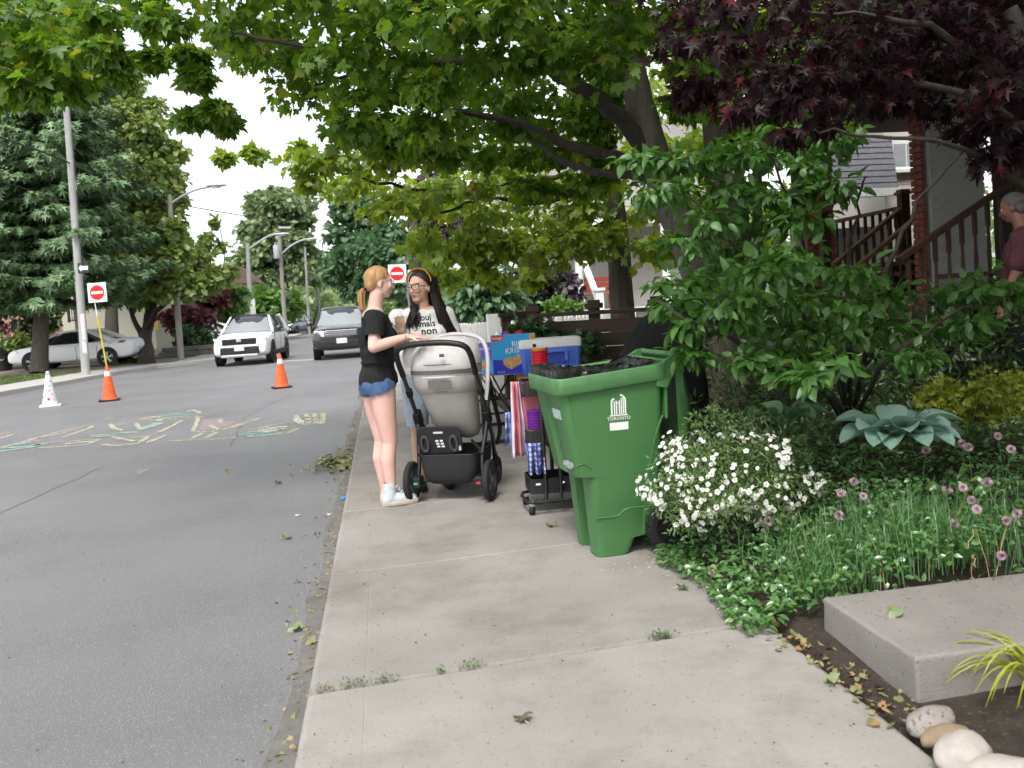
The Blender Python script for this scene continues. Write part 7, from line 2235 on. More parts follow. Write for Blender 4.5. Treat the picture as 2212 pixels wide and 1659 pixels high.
# fallen leaves and litter
L_DRY = leafmat('fallen leaf', (0.15, 0.17, 0.07), (0.33, 0.27, 0.13), (0.36, 0.2, 0.08), trans=0.1, gloss=0.03)
L_GREENLF = leafmat('fallen green leaf', (0.13, 0.18, 0.06), (0.26, 0.30, 0.16), None, trans=0.1)
def fallen(label, u, v, s_, m, tmpl=MAPLE, z=0.0, zr=None):
    p = G(u, v, z)
    t = thing('fallen_leaf', label, 'leaf', (p.x, p.y, z + 0.006), random.uniform(0, 6))
    V = tmpl[0] * s_
    V = V.copy(); V[:, 1] -= 0.4 * s_
    V[:, 2] = V[:, 2] * 1.6 + 0.012 * np.sin(V[:, 0] * 90) + 0.012
    o = link('blade', np_mesh('blade', V, tmpl[1]), m, t)
    b = MB(); b.tube([(0, -0.35 * s_, 0.008), (0.01, -0.75 * s_, 0.004)], 0.0012, 4); b.build('stalk', M['straw'], t)
fallen('pale green curled leaf lying on the road near the kerb', 640, 1362, 0.085, L_GREENLF, z=ZR)
fallen('small tan leaf on the road against the kerb', 672, 1392, 0.05, L_DRY, z=ZR)
fallen('green leaf on the road well left of the kerb', 620, 1164, 0.08, L_GREENLF, z=ZR)
fallen('small dark leaf on the road below the chalk', 492, 1021, 0.06, L_DRY, z=ZR)
fallen('leaf on the road beside the gutter pile', 600, 1045, 0.07, L_GREENLF, z=ZR)
fallen('grey green leaf on the sidewalk before the cart', 1192, 1138, 0.07, L_GREENLF)
fallen('pale leaf on the sidewalk beside the concrete step', 1795, 1475, 0.06, L_GREENLF)
fallen('flattened brown leaf in the middle of the sidewalk', 1130, 1558, 0.06, mat('trodden leaf', (0.13, 0.10, 0.07), 0.9, 0.3, 40, 0.4))
fallen('yellowish leaf on the sidewalk at the garden edge', 1475, 1275, 0.06, L_GREENLF)
fallen('green leaf lying on top of the concrete step', 1935, 1330, 0.06, L_GREENLF, z=HS)
fallen('curled tan leaf at the foot of the concrete step', 1735, 1390, 0.06, L_DRY)
fallen('brown leaf in the gap between sidewalk and step', 1600, 1325, 0.075, L_DRY)
fallen('broken yellow leaf beside the step corner', 1790, 1410, 0.07, L_DRY)
p = G(741, 1080, ZR)
t = thing('blue_scrap', 'small bright blue plastic scrap in the gutter beside the girl', 'litter', (min(p.x, KERB - 0.04), p.y, ZR + 0.004))
b = MB(); b.lathe([(0.016, 0.0), (0.022, 0.004), (0.022, 0.016), (0.017, 0.02)], 14); b.build('cap', mat('bright blue plastic', (0.03, 0.30, 0.75), 0.4), t, smooth=40)
for k, (u, v) in enumerate(((643, 1115), (712, 1113))):
    p = G(u, v, ZR)
    t = thing('paper_scrap', ('white paper scrap on the road left of the kerb', 'white paper scrap lying close to the kerb')[k], 'litter', (p.x, p.y, ZR + 0.004), 0.7)
    b = MB(); b.add([(-0.02, -0.012, 0.002), (0.02, -0.015, 0.008), (0.022, 0.012, 0.002), (-0.018, 0.014, 0.010)], [(0, 1, 2, 3)]); b.build('paper', M['sign_white'], t)
def litter(n, pick, s0, s1, m, nm, tm=CLUMP, up=1.0):
    P, Nn, T_ = [], [], []
    for i in range(n):
        P.append(pick()); Nn.append((random.gauss(0, .3), random.gauss(0, .3), up)); T_.append((random.gauss(0, 1), random.gauss(0, 1), 0))
    foliage(tm, (np.array(P), orient(np.array(Nn), np.array(T_)), np.random.default_rng(3).uniform(s0, s1, n)), m, None, 0, nm)
def gutter():
    y = random.uniform(2.2, 16); return (KERB - 0.01 - abs(random.gauss(0, 0.09)), y, ZR + 0.006)
litter(700, gutter, 0.008, 0.03, L_DRY, 'gutter_litter')
gp = G(735, 1003, ZR)
def pile():
    return (min(KERB - 0.02, gp.x - 0.02 + random.gauss(0, 0.13)), gp.y + random.gauss(0, 0.26), ZR + 0.01 + abs(random.gauss(0, 0.025)))
litter(150, pile, 0.03, 0.07, L_DRY, 'leaf_pile')
litter(120, pile, 0.03, 0.08, L_GREENLF, 'leaf_pile_green')
litter(500, lambda: (random.uniform(-5, KERB), random.uniform(2, 15), ZR + 0.004), 0.004, 0.014, mat('grit', (0.11, 0.075, 0.05), 0.9, 0.3), 'road_grit')
litter(160, lambda: (random.uniform(KERB, SWR), random.uniform(1.5, 9), 0.004), 0.003, 0.012, M['joint_dirt'], 'sidewalk_grit')
def stepgap():
    y = random.uniform(2.5, 3.6); return (random.gauss(x0_ - 0.11, 0.05), y, 0.014)
litter(150, stepgap, 0.012, 0.035, L_DRY, 'step_litter')
litter(36, stepgap, 0.010, 0.018, L_CRIM, 'red_seed_litter')
# ------------------------------------------------------------------ houses, porches, fences
M['siding_cream'] = mat('cream siding', (0.50, 0.47, 0.39), 0.7, 0.05, 3, 0.1, 40)
M['siding_beige'] = mat('beige siding', (0.50, 0.46, 0.41), 0.7, 0.05, 3, 0.1, 40)
M['brick'] = mat('red brick', (0.24, 0.065, 0.05), 0.85, 0.25, 5, 0.4, 60)
M['brick_pink'] = mat('salmon brick', (0.36, 0.19, 0.15), 0.85, 0.12, 5, 0.3, 40)
M['mortar'] = mat('mortar', (0.16, 0.13, 0.12), 0.9, 0.15, 20)
M['brick_white'] = mat('white painted brick', (0.40, 0.41, 0.39), 0.75, 0.08, 4, 0.4, 50)
M['glass'] = mat('window glass', (0.06, 0.075, 0.085), 0.08, 0.1, 2, spec=0.8)
M['curtain_glass'] = mat('curtained glass', (0.34, 0.38, 0.39), 0.15, 0.1, 3, spec=0.7)
M['roof_grey'] = mat('grey shingle', (0.11, 0.11, 0.125), 0.9, 0.2, 12, 0.5, 60)
M['roof_brown'] = mat('brown shingle', (0.13, 0.09, 0.075), 0.9, 0.2, 6, 0.4, 40)
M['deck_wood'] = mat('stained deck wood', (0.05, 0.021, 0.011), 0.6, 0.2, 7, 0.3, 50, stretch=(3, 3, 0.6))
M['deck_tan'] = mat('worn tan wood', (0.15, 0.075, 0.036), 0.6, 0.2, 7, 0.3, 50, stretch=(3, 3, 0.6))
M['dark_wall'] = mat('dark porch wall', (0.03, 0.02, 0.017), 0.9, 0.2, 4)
M['fence_brown'] = mat('brown fence stain', (0.040, 0.023, 0.013), 0.7, 0.2, 6, 0.3, 50, stretch=(0.6, 3, 3))
M['fence_white'] = mat('weathered white fence', (0.52, 0.51, 0.49), 0.75, 0.15, 9, 0.3, 60)
M['bench_red'] = mat('red bench paint', (0.36, 0.06, 0.035), 0.5, 0.1, 8)
M['grey_wall'] = mat('warm grey stucco', (0.33, 0.31, 0.29), 0.85, 0.06, 3, 0.2, 60)
M['yellow_rail'] = mat('yellow stair timber', (0.45, 0.30, 0.06), 0.6)

def boards(parent, x0, x1, z0, z1, y, step, m, along='x', flip=-1):
    """lap siding: one board above the other on the plane y (or x when along = y)"""
    bm_ = MB()
    L = x1 - x0
    h = step
    bm_.add([(0, 0, 0), (L, 0, 0), (L, 0.006 * -flip, h), (0, 0.006 * -flip, h), (0, 0.02 * -flip, 0), (L, 0.02 * -flip, 0), (L, 0.02 * -flip, h), (0, 0.02 * -flip, h)], [(0, 1, 2, 3), (4, 7, 6, 5), (0, 4, 5, 1), (3, 2, 6, 7), (0, 3, 7, 4), (1, 5, 6, 2)])
    me = bm_.mesh('board'); me.materials.append(m)
    n = int(round((z1 - z0) / h))
    for k in range(n):
        o = bpy.data.objects.new('board', me); COL.objects.link(o); o.parent = parent
        o.location = (x0, y, z0 + k * h)
        if along == 'y': o.rotation_euler = (0, 0, PI / 2); o.location = (y, x0, z0 + k * h)
def brick_wall(parent, x0, x1, z0, z1, y, m, bl_=0.21, bh=0.067, depth=0.05, along='x'):
    """courses of single bricks standing proud of the mortar"""
    gap = 0.012
    mb_ = MB(); mb_.box((0, 0, 0), (bl_ - gap, depth, bh - gap)); me = mb_.mesh('brick', bevel=0.003, bseg=1); me.materials.append(m)
    half = MB(); half.box((0, 0, 0), (bl_ / 2 - gap, depth, bh - gap)); mh = half.mesh('brick', bevel=0.003, bseg=1); mh.materials.append(m)
    rows = int((z1 - z0) / bh)
    for r_ in range(rows):
        x = x0 - (bl_ / 2 if r_ % 2 else 0)
        while x < x1 - 0.02:
            a, bb = max(x, x0), min(x + bl_, x1)
            if bb - a > 0.05:
                o = bpy.data.objects.new('brick', me if bb - a > bl_ * 0.75 else mh); COL.objects.link(o); o.parent = parent
                o.location = ((a + bb) / 2, y, z0 + (r_ + 0.5) * bh) if along == 'x' else (y, (a + bb) / 2, z0 + (r_ + 0.5) * bh)
                if along != 'x': o.rotation_euler = (0, 0, PI / 2)
            x += bl_
def railing(parent, p0, p1, drop, n, m_rail, m_bal, post0=True, post1=True, w_=0.075, bal=0.032, cap_=True):
    """sloping handrail with turned balusters and square posts"""
    p0, p1 = Vector(p0), Vector(p1)
    b = MB(); b.bar(p0, p1, w_, 0.045); b.build('handrail', m_rail, parent, bevel=0.006)
    b = MB(); b.bar(p0 + Vector((0, 0, -drop + 0.06)), p1 + Vector((0, 0, -drop + 0.06)), 0.045, 0.06); b.build('bottom_rail', m_bal, parent, bevel=0.004)
    bb = MB(); bb.box((0, 0, -0.12), (bal, bal, 0.22)); bb.lathe([(bal * .45, -drop * .75), (bal * .62, -drop * .55), (bal * .4, -0.26), (bal * .5, -0.22)], 8); bb.box((0, 0, -drop * .87), (bal, bal, drop * .26))
    me = bb.mesh('baluster', 40); me.materials.append(m_bal)
    for k in range(n):
        p = p0.lerp(p1, (k + 0.7) / (n + 0.4))
        o = bpy.data.objects.new('baluster', me); COL.objects.link(o); o.parent = parent; o.location = p
    for on, p in ((post0, p0), (post1, p1)):
        if on:
            b = MB(); b.box(p + Vector((0, 0, -drop / 2 + 0.05)), (0.11, 0.11, drop + 0.2)); b.build('newel_post', m_bal, parent, bevel=0.006)
            if cap_:
                b = MB(); b.box(p + Vector((0, 0, 0.165)), (0.16, 0.16, 0.035)); b.box(p + Vector((0, 0, 0.195)), (0.12, 0.12, 0.03)); b.build('post_cap', m_rail, parent, bevel=0.008)

# ---- near house: porch in deep shade at the right
hx = Vector((5.0, 8.4, 0))
nh = thing('porch_house', 'near house in deep shade with white brick pier and wooden porch stairs', 'house', (0, 0, 0))
pl, pr_ = at(2016, 622, 9.0), at(2116, 622, 9.2)
px0, px1, py = pl.x, pr_.x, pl.y
b = MB(); b.box(((px0 + px1) / 2, py + 0.076, 1.75), (px1 - px0 - 0.01, 0.2, 3.6)); b.build('pier_core', M['brick_white'], nh)
brick_wall(nh, px0, px1, 0.35, 3.3, py, M['brick_white'], 0.21, 0.068, 0.06)
b = MB(); b.box((px0 - 0.012, py + 0.116, 1.75), (0.022, 0.19, 3.55)); b.build('pier_edge_core', M['mortar'], nh)
brick_wall(nh, py + 0.02, py + 0.22, 0.35, 3.3, px0 - 0.03, M['brick'], 0.2, 0.068, 0.05, 'y')
# house body behind, porch roof and balcony above
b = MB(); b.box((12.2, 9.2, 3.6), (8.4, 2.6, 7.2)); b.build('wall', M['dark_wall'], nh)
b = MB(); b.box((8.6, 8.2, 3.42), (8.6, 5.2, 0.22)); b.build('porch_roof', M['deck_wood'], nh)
b = MB(); b.box((9.1, 4.3, 3.42), (7.6, 2.6, 0.2)); b.build('added_shade_slab', M['deck_wood'], nh)  # unseen slab added to keep sun off the porch
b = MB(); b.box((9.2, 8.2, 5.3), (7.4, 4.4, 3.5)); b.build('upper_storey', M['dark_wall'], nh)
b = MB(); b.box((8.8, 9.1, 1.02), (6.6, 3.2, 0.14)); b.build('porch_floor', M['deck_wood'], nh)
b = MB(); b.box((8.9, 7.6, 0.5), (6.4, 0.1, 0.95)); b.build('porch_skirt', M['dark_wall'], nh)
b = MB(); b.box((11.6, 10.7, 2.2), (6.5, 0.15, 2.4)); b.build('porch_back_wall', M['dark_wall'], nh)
for k in range(26):
    b = MB(); b.box((5.0 + k * 0.28, 5.8, 4.05), (0.035, 0.035, 1.0)); b.build('balcony_baluster', M['dark_wall'], nh)
b = MB(); b.box((8.6, 5.8, 4.6), (7.4, 0.09, 0.06)); b.build('balcony_rail', M['dark_wall'], nh)
railing(nh, at(1940, 561, 7.5), at(2206, 380, 7.8), 0.85, 9, M['deck_wood'], M['deck_wood'], False, True)
for k in range(5):
    p = at(1985 + k * 50, 740 - k * 38, 7.9)
    b = MB(); b.box((p.x, p.y + 0.3, p.z), (0.34, 1.0, 0.045)); b.build('tread', M['deck_wood'], nh, bevel=0.005)
b = MB(); b.prism([(0, 0), (1.6, 0), (1.6, 0.95), (0, 0.1)], 0, 0.05, None, at(1960, 800, 8.0)); b.build('stringer', M['dark_wall'], nh)
# ---- neighbour stairs and porch beyond
ns = thing('porch_stairs', 'stained wooden stairs and railings of the next porch behind the shrub', 'stairs', (0, 0, 0))
railing(ns, at(1800, 572, 10.6), at(1952, 446, 10.9), 0.9, 8, M['deck_tan'], M['deck_wood'], False, True)
railing(ns, at(1836, 588, 9.9), at(2026, 432, 10.2), 0.9, 10, M['deck_tan'], M['deck_wood'], False, False)
railing(ns, at(1780, 484, 11.6), at(1945, 449, 11.0), 0.85, 10, M['deck_tan'], M['deck_wood'], True, False)
for k in range(6):
    p = at(1830 + k * 32, 668 - k * 25, 10.6)
    b = MB(); b.box((p.x, p.y, p.z), (0.32, 1.1, 0.05)); b.build('tread', M['deck_wood'], ns, bevel=0.005)
    b = MB(); b.box((p.x + 0.15, p.y, p.z - 0.1), (0.03, 1.08, 0.17)); b.build('riser', M['dark_wall'], ns)
b = MB(); p = at(1890, 640, 10.8); b.box((p.x + 0.9, p.y + 0.5, 0.45), (2.6, 1.2, 0.9)); b.build('porch_base', M['dark_wall'], ns)
bp = at(1776, 575, 12.2)
brick_wall(ns, bp.x - 0.22, bp.x + 0.22, 0.3, 3.2, bp.y, M['brick'], 0.21, 0.068, 0.06)
b = MB(); b.box((bp.x, bp.y + 0.196, 1.75), (0.42, 0.36, 2.9)); b.build('pier_core', M['mortar'], ns)
# ---- house with grey roof and window seen between the leaves
h3 = thing('siding_house', 'beige sided house with a white framed window seen beyond the stairs', 'house', (0, 0, 0))
a0, a1 = at(1915, 436, 16), at(2040, 430, 16.2)
yv = a0.y
boards(h3, a0.x, a1.x + 0.6, 0.2, 5.6, yv, 0.12, M['siding_beige'])
b = MB(); b.box(((a0.x + a1.x) / 2 + 0.3, yv + 1.6, 2.9), (a1.x - a0.x + 0.58, 3.1, 5.7)); b.build('wall', M['siding_beige'], h3)
w0, w1 = at(1930, 361, 15.95), at(1988, 306, 15.95)
wx, wz = (w0.x + w1.x) / 2, (w0.z + w1.z) / 2
ww, wh = abs(w1.x - w0.x), abs(w1.z - w0.z)
win = MB(); win.box((wx, yv - 0.03, wz), (ww + 0.12, 0.06, wh + 0.14)); wo_ = win.build('window', M['white_paint'], h3, bevel=0.006)
for s_ in (-1, 1):
    b = MB(); b.box((wx + s_ * ww * 0.25, yv - 0.066, wz), (ww * 0.44, 0.01, wh * 0.92)); b.build('pane', M['curtain_glass'], wo_)
b = MB(); b.box((wx, yv - 0.06, wz - wh / 2 - 0.08), (ww + 0.2, 0.12, 0.06)); b.build('sill', M['white_paint'], wo_, bevel=0.005)
r0, r1, r2, r3 = at(1836, 412, 14.6), at(1940, 408, 14.6), at(1925, 296, 16), at(1836, 296, 16.0)
for k in range(9):
    q0, q1 = k / 9, (k + 1.25) / 9
    l0, l1 = r0.lerp(r3, q0), r0.lerp(r3, min(q1, 1.02)); m0, m1 = r1.lerp(r2, q0), r1.lerp(r2, min(q1, 1.02))
    l0 = l0 - Vector((0.8, 0, 0)); l1 = l1 - Vector((0.8, 0, 0))
    up_ = Vector((0, -0.01, 0.018))
    b = MB(); b.add([l0 + up_, m0 + up_, m1, l1], [(0, 1, 2, 3)]); b.build('shingle_course', M['roof_grey'], h3)
b = MB(); b.bar(r0 + Vector((-0.8, -0.02, -0.05)), r1 + Vector((0, -0.02, -0.05)), 0.12, 0.13); b.build('eave', M['white_paint'], h3, bevel=0.006)
b = MB(); b.box(((r0.x + r1.x) / 2 - 0.3, r0.y + 0.6, 1.2), (1.7, 0.2, 2.2)); b.build('porch_wall', M['grey_wall'], h3)

# ---- brown board fence
fa, fbq = at(1157, 770, 10.2), at(1420, 742, 9.6)
ft_ = thing('board_fence', 'dark brown fence of horizontal boards behind the cooler', 'fence', (fa.x, fa.y, 0), math.atan2(fbq.y - fa.y, fbq.x - fa.x))
FL = (fbq - fa).length
me = None
for k in range(7):
    b = MB(); b.box((FL / 2, 0, 0.16 + k * 0.152), (FL, 0.03, 0.147)); b.build('board', M['fence_brown'] if k % 3 else mat('lighter fence board', (0.052, 0.029, 0.016), 0.7, 0.2, 6, 0.3, 50, stretch=(0.6, 3, 3)), ft_, bevel=0.004)
b = MB(); b.box((FL / 2, -0.01, 1.225), (FL + 0.1, 0.11, 0.045)); b.build('top_rail', M['fence_brown'], ft_, bevel=0.005)
for x in (0.0, FL * 0.5, FL):
    b = MB(); b.box((x, 0.06, 0.62), (0.11, 0.09, 1.3)); pz = b.build('post', M['fence_brown'], ft_, bevel=0.005)
    b = MB(); b.box((x, 0.06, 1.30), (0.17, 0.15, 0.06)); b.box((x, 0.06, 1.345), (0.12, 0.1, 0.04)); b.build('post_cap', M['fence_brown'], pz, bevel=0.006)
for u, v, d in ((1127, 680, 11.2), (1092, 684, 12.2)):
    p = at(u, v, d)
    t = thing('fence_post', 'short dark fence post with a cap, %s of the two left of the board fence' % ('right' if u > 1110 else 'left'), 'post', (p.x, p.y, 0))
    b = MB(); b.box((0, 0, p.z / 2), (0.12, 0.12, p.z)); b.build('post', M['fence_brown'], t, bevel=0.005)
    b = MB(); b.box((0, 0, p.z + 0.02), (0.19, 0.19, 0.05)); b.build('post_cap', M['fence_brown'], t, bevel=0.008)
# ---- white picket fence
def pickets(label, A, B, h, n, w_, m, round_top=True):
    t = thing('picket_fence', label, 'fence', (A.x, A.y, 0), math.atan2(B.y - A.y, B.x - A.x))
    L = math.hypot(B.x - A.x, B.y - A.y)
    b = MB(); b.prism([(-w_ / 2, 0.05), (w_ / 2, 0.05), (w_ / 2, h - w_ * 0.5), (w_ * .25, h - 0.01), (-w_ * .25, h - 0.01), (-w_ / 2, h - w_ * 0.5)], -0.012, 0.012); me = b.mesh('picket'); me.materials.append(m)
    for k in range(n):
        o = bpy.data.objects.new('picket', me); COL.objects.link(o); o.parent = t; o.location = (L * (k + 0.5) / n, random.uniform(-.006, .006), random.uniform(-0.02, 0.01)); o.rotation_euler = (0, random.uniform(-.02, .02), 0)
    for z in (0.3, h - 0.16):
        b = MB(); b.box((L / 2, 0.035, z), (L, 0.04, 0.09)); b.build('rail', m, t)
    return t
pickets('weathered white picket fence behind the tall bright grass', at(940, 700, 16.0), at(1072, 700, 13.2), 1.12, 22, 0.11, M['fence_white'])
pickets('far white fence running behind the dark board fence', at(1085, 700, 15.0), at(1345, 690, 17.5), 1.1, 30, 0.09, M['white_paint'])
p = at(1066, 700, 13.0)
t = thing('white_fence_post', 'thick white post where the picket fence turns', 'post', (p.x, p.y, 0))
b = MB(); b.box((0, 0, 0.62), (0.19, 0.19, 1.24)); b.build('post', M['white_paint'], t, bevel=0.008)
# ---- house with white porch and red bench
wp = thing('white_porch_house', 'pale house with a white railed porch behind the slim maple', 'house', (0, 0, 0))
q0, q1 = at(1225, 660, 25), at(1420, 650, 25.5)
b = MB(); b.box(((q0.x + q1.x) / 2 + 1.2, q0.y + 2.6, 3.2), (q1.x - q0.x + 3.2, 3.0, 6.8)); b.build('wall', M['grey_wall'], wp)
b = MB(); b.box(((q0.x + q1.x) / 2 + 1.0, q0.y + 0.55, 0.95), (q1.x - q0.x + 2.4, 1.5, 0.14)); b.build('porch_floor', M['white_paint'], wp)
b = MB(); b.box(((q0.x + q1.x) / 2 + 1.0, q0.y + 0.0, 0.47), (q1.x - q0.x + 2.4, 0.06, 0.85)); b.build('porch_skirt', M['white_paint'], wp)
for u in (1252, 1345, 1440):
    p = at(u, 600, 24.9)
    b = MB(); b.lathe([(0.13, 1.0), (0.12, 1.1), (0.1, 3.3), (0.14, 3.4)], 14, (p.x, p.y, 0)); b.build('column', M['white_paint'], wp, smooth=40)
b = MB(); b.box(((q0.x + q1.x) / 2 + 1.0, q0.y + 0.6, 3.5), (q1.x - q0.x + 2.6, 1.8, 0.2)); b.build('porch_roof', M['white_paint'], wp)
pa, pb_ = at(1262, 568, 24.6), at(1290, 640, 24.0)
b = MB(); b.bar(pa, pb_, 0.12, 0.16); b.build('stair_rail', M['white_paint'], wp, bevel=0.01)
b = MB(); b.box((pb_.x + 0.05, pb_.y, pb_.z - 0.35), (0.22, 0.22, 1.0)); b.box((pb_.x + 0.05, pb_.y, pb_.z + 0.18), (0.3, 0.3, 0.08)); b.build('stair_post', M['white_paint'], wp, bevel=0.01)
p = at(1332, 628, 24.7); b = MB(); b.box((p.x, p.y, p.z), (0.24, 0.24, 1.0)); b.box((p.x, p.y, p.z + 0.52), (0.34, 0.34, 0.08)); b.build('porch_post', M['white_paint'], wp, bevel=0.01)
for k in range(4):
    p = at(1285 + k * 3, 655 - k * 6, 24.2 + 0.2 * k); b = MB(); b.box((p.x + 0.4, p.y, 0.2 + 0.22 * k), (1.2, 0.3, 0.2)); b.build('step', M['white_paint'], wp)
p = at(1282, 634, 25.6)
bn = thing('red_bench', 'red slatted bench on the white porch', 'bench', (p.x, p.y, 1.02), -YAW)
BW = 0.95
for k in range(3):
    b = MB(); b.box((0.05, -0.16 + 0.13 * k, 0.43), (BW, 0.11, 0.03)); b.build('seat_slat', M['bench_red'], bn, bevel=0.004)
    b = MB(); b.box((0.05, 0.2 + 0.02 * k, 0.58 + 0.15 * k), (BW, 0.03, 0.12)); b.build('back_slat', M['bench_red'], bn, bevel=0.004)
for x in (-BW / 2 + 0.1, BW / 2):
    b = MB(); b.box((x, 0.0, 0.21), (0.06, 0.42, 0.42)); b.build('leg', M['bench_red'], bn)
    b = MB(); b.box((x, -0.02, 0.64), (0.06, 0.44, 0.05)); b.build('armrest', M['bench_red'], bn)
# upper part glimpsed between the maple leaves
gw = at(1180, 460, 26)
b = MB(); b.box((gw.x + 0.8, gw.y + 1.2, 4.6), (4.2, 2.0, 3.2)); b.build('upper_wall', M['siding_beige'], wp)
b = MB(); b.box((gw.x + 0.1, gw.y + 0.16, gw.z), (0.9, 0.06, 1.5)); w_ = b.build('window', M['white_paint'], wp)
b = MB(); b.box((gw.x + 0.1, gw.y + 0.12, gw.z), (0.7, 0.03, 1.3)); b.build('pane', M['glass'], w_)
# ---- brick and siding house on the left
lh = thing('brick_house', 'salmon brick house with cream siding behind the white sedan', 'house', (0, 0, 0))
l0, l1, l2 = at(96, 740, 44), at(142, 740, 44), at(238, 740, 44)
LYw = l0.y
brick_wall(lh, l0.x, l1.x, 0.3, 3.9, LYw, M['brick_pink'], 0.42, 0.16, 0.06)
b = MB(); b.box(((l0.x + l1.x) / 2 - 1.5, LYw + 2.1, 3.2), (l1.x - l0.x + 3.0, 4.0, 6.4)); b.build('wall', M['brick_pink'], lh)
boards(lh, l1.x + 0.02, l2.x + 2.2, 0.2, 4.7, l1.y - 0.3, 0.17, M['siding_cream'])
b = MB(); b.box(((l1.x + l2.x) / 2 + 1.1, l1.y + 1.9, 2.6), (l2.x - l1.x + 2.1, 4.0, 5.2)); b.build('siding_wall', M['siding_cream'], lh)
p = at(118, 650, 43.9); b = MB(); b.box((p.x - 0.3, LYw - 0.06, 2.6), (0.75, 0.08, 2.2)); w_ = b.build('window', M['white_paint'], lh)
b = MB(); b.box((p.x - 0.3, LYw - 0.11, 2.6), (0.6, 0.03, 2.0)); b.build('pane', M['glass'], w_)
p = at(160, 640, 43.6); b = MB(); b.box((p.x, l1.y - 0.36, 2.4), (0.14, 0.1, 4.6)); b.build('downspout', mat('brown downspout', (0.09, 0.06, 0.05), 0.6), lh)
b = MB(); b.add([(l0.x - 4, LYw - 0.7, 6.2), (l2.x + 2.6, LYw - 0.7, 6.2), (l2.x + 2.6, LYw + 2.5, 8.2), (l0.x - 4, LYw + 2.5, 8.2)], [(0, 1, 2, 3)]); b.build('roof', M['roof_brown'], lh)
st_ = thing('entry_stairs', 'steps with dark rails leading to the brick house', 'stairs', (0, 0, 0))
railing(st_, at(60, 690, 41), at(108, 640, 42), 0.9, 6, M['white_paint'], M['black_metal'], True, False, 0.12, 0.03, False)
railing(st_, at(146, 650, 42.6), at(176, 650, 42.6), 1.0, 7, M['black_metal'], M['black_metal'], True, True, 0.06, 0.03, False)
for k in range(5):
    p = at(70 + 9 * k, 745 - 10 * k, 41.5); b = MB(); b.box((p.x, p.y, p.z - 0.1), (0.5, 1.2, 0.18)); b.build('step', M['far_concrete'], st_)
g2 = thing('white_shed', 'white sided shed with a small window right of the dark tree trunk', 'shed', (0, 0, 0))
s0, s1 = at(256, 745, 47), at(312, 745, 47)
boards(g2, s0.x, s1.x, 0.0, 3.0, s0.y, 0.16, M['siding_cream'])
b = MB(); b.box(((s0.x + s1.x) / 2, s0.y + 1.6, 1.6), (s1.x - s0.x, 3.1, 3.3)); b.build('wall', M['siding_cream'], g2)
p = at(268, 652, 46.9); b = MB(); b.box((p.x, s0.y - 0.05, p.z), (0.6, 0.06, 0.8)); w_ = b.build('window', M['white_paint'], g2)
b = MB(); b.box((p.x, s0.y - 0.09, p.z), (0.42, 0.03, 0.62)); b.build('pane', M['glass'], w_)
b = MB(); b.prism([(s0.x - 0.3, 3.1), (s1.x + 0.3, 3.1), ((s0.x + s1.x) / 2, 4.2)], s0.y - 0.2, s0.y + 3.4); b.build('roof', M['roof_grey'], g2)
ys = thing('yellow_stairs', 'yellow timber stair rail behind the linden', 'stairs', (0, 0, 0))
railing(ys, at(338, 672, 43), at(290, 622, 43), 0.9, 8, M['yellow_rail'], M['yellow_rail'], True, True, 0.08, 0.045, False)
fh = thing('far_house', 'distant house with a brown roof left of the nearest street lamp', 'house', (0, 0, 0))
f0, f1 = at(470, 690, 66), at(548, 690, 66)
b = MB(); b.box(((f0.x + f1.x) / 2, f0.y + 2, 2.0), (f1.x - f0.x, 4, 4.4)); b.build('wall', M['siding_cream'], fh)
b = MB(); b.prism([(f0.x - 0.4, 4.1), (f1.x + 0.5, 4.1), (f1.x - 0.8, 5.4), (f0.x + 0.4, 5.4)], f0.y - 0.4, f0.y + 4.2); b.build('roof', M['roof_brown'], fh)
b = MB(); b.box(((f0.x + f1.x) / 2 + 0.3, f0.y - 0.05, 2.6), (1.2, 0.08, 1.3)); b.build('window', M['glass'], fh)
# ---- low stone wall and hedge
rw = thing('stone_wall', 'low grey stone garden wall beside the driveway', 'wall', G(405, 768, 0.0))
bs = MB(); bs.box((0, 0, 0), (0.44, 0.3, 0.2)); me = bs.mesh('stone', bevel=0.03, bseg=2); me.materials.append(mat('wall stone', (0.20, 0.19, 0.175), 0.9, 0.25, 4, 0.5, 30))
wa, wb_ = at(348, 764, 38.5), at(468, 760, 38.5)
for r_ in range(2):
    n = 8
    for k in range(n):
        o = bpy.data.objects.new('stone', me); COL.objects.link(o); o.parent = rw
        pp_ = wa.lerp(wb_, (k + 0.5 + 0.4 * (r_ % 2)) / n) - rw.location
        o.location = (pp_.x, pp_.y + random.uniform(-.03, .03), 0.08 + 0.21 * r_); o.rotation_euler = (0, 0, random.uniform(-.08, .08))
        o.scale = (random.uniform(0.75, 1.1), 1, random.uniform(0.9, 1.05))
hb = []
for k in range(16):
    hb.append(pb(392 + k * 3.6, random.uniform(715, 745), 41 + random.uniform(-.4, .4), 15, (1, 1, 0.9)))
crown_tree('hedge', 'clipped dark green hedge above the stone wall', G(420, 762, -0.1), [[at(420, 730, 41)]], hb, 130, 0.16, leafmat('hedge leaf', (0.035, 0.08, 0.025), (0.07, 0.14, 0.045), None, trans=0.2), CLUMP, 0.05, part='foliage', cat='hedge')
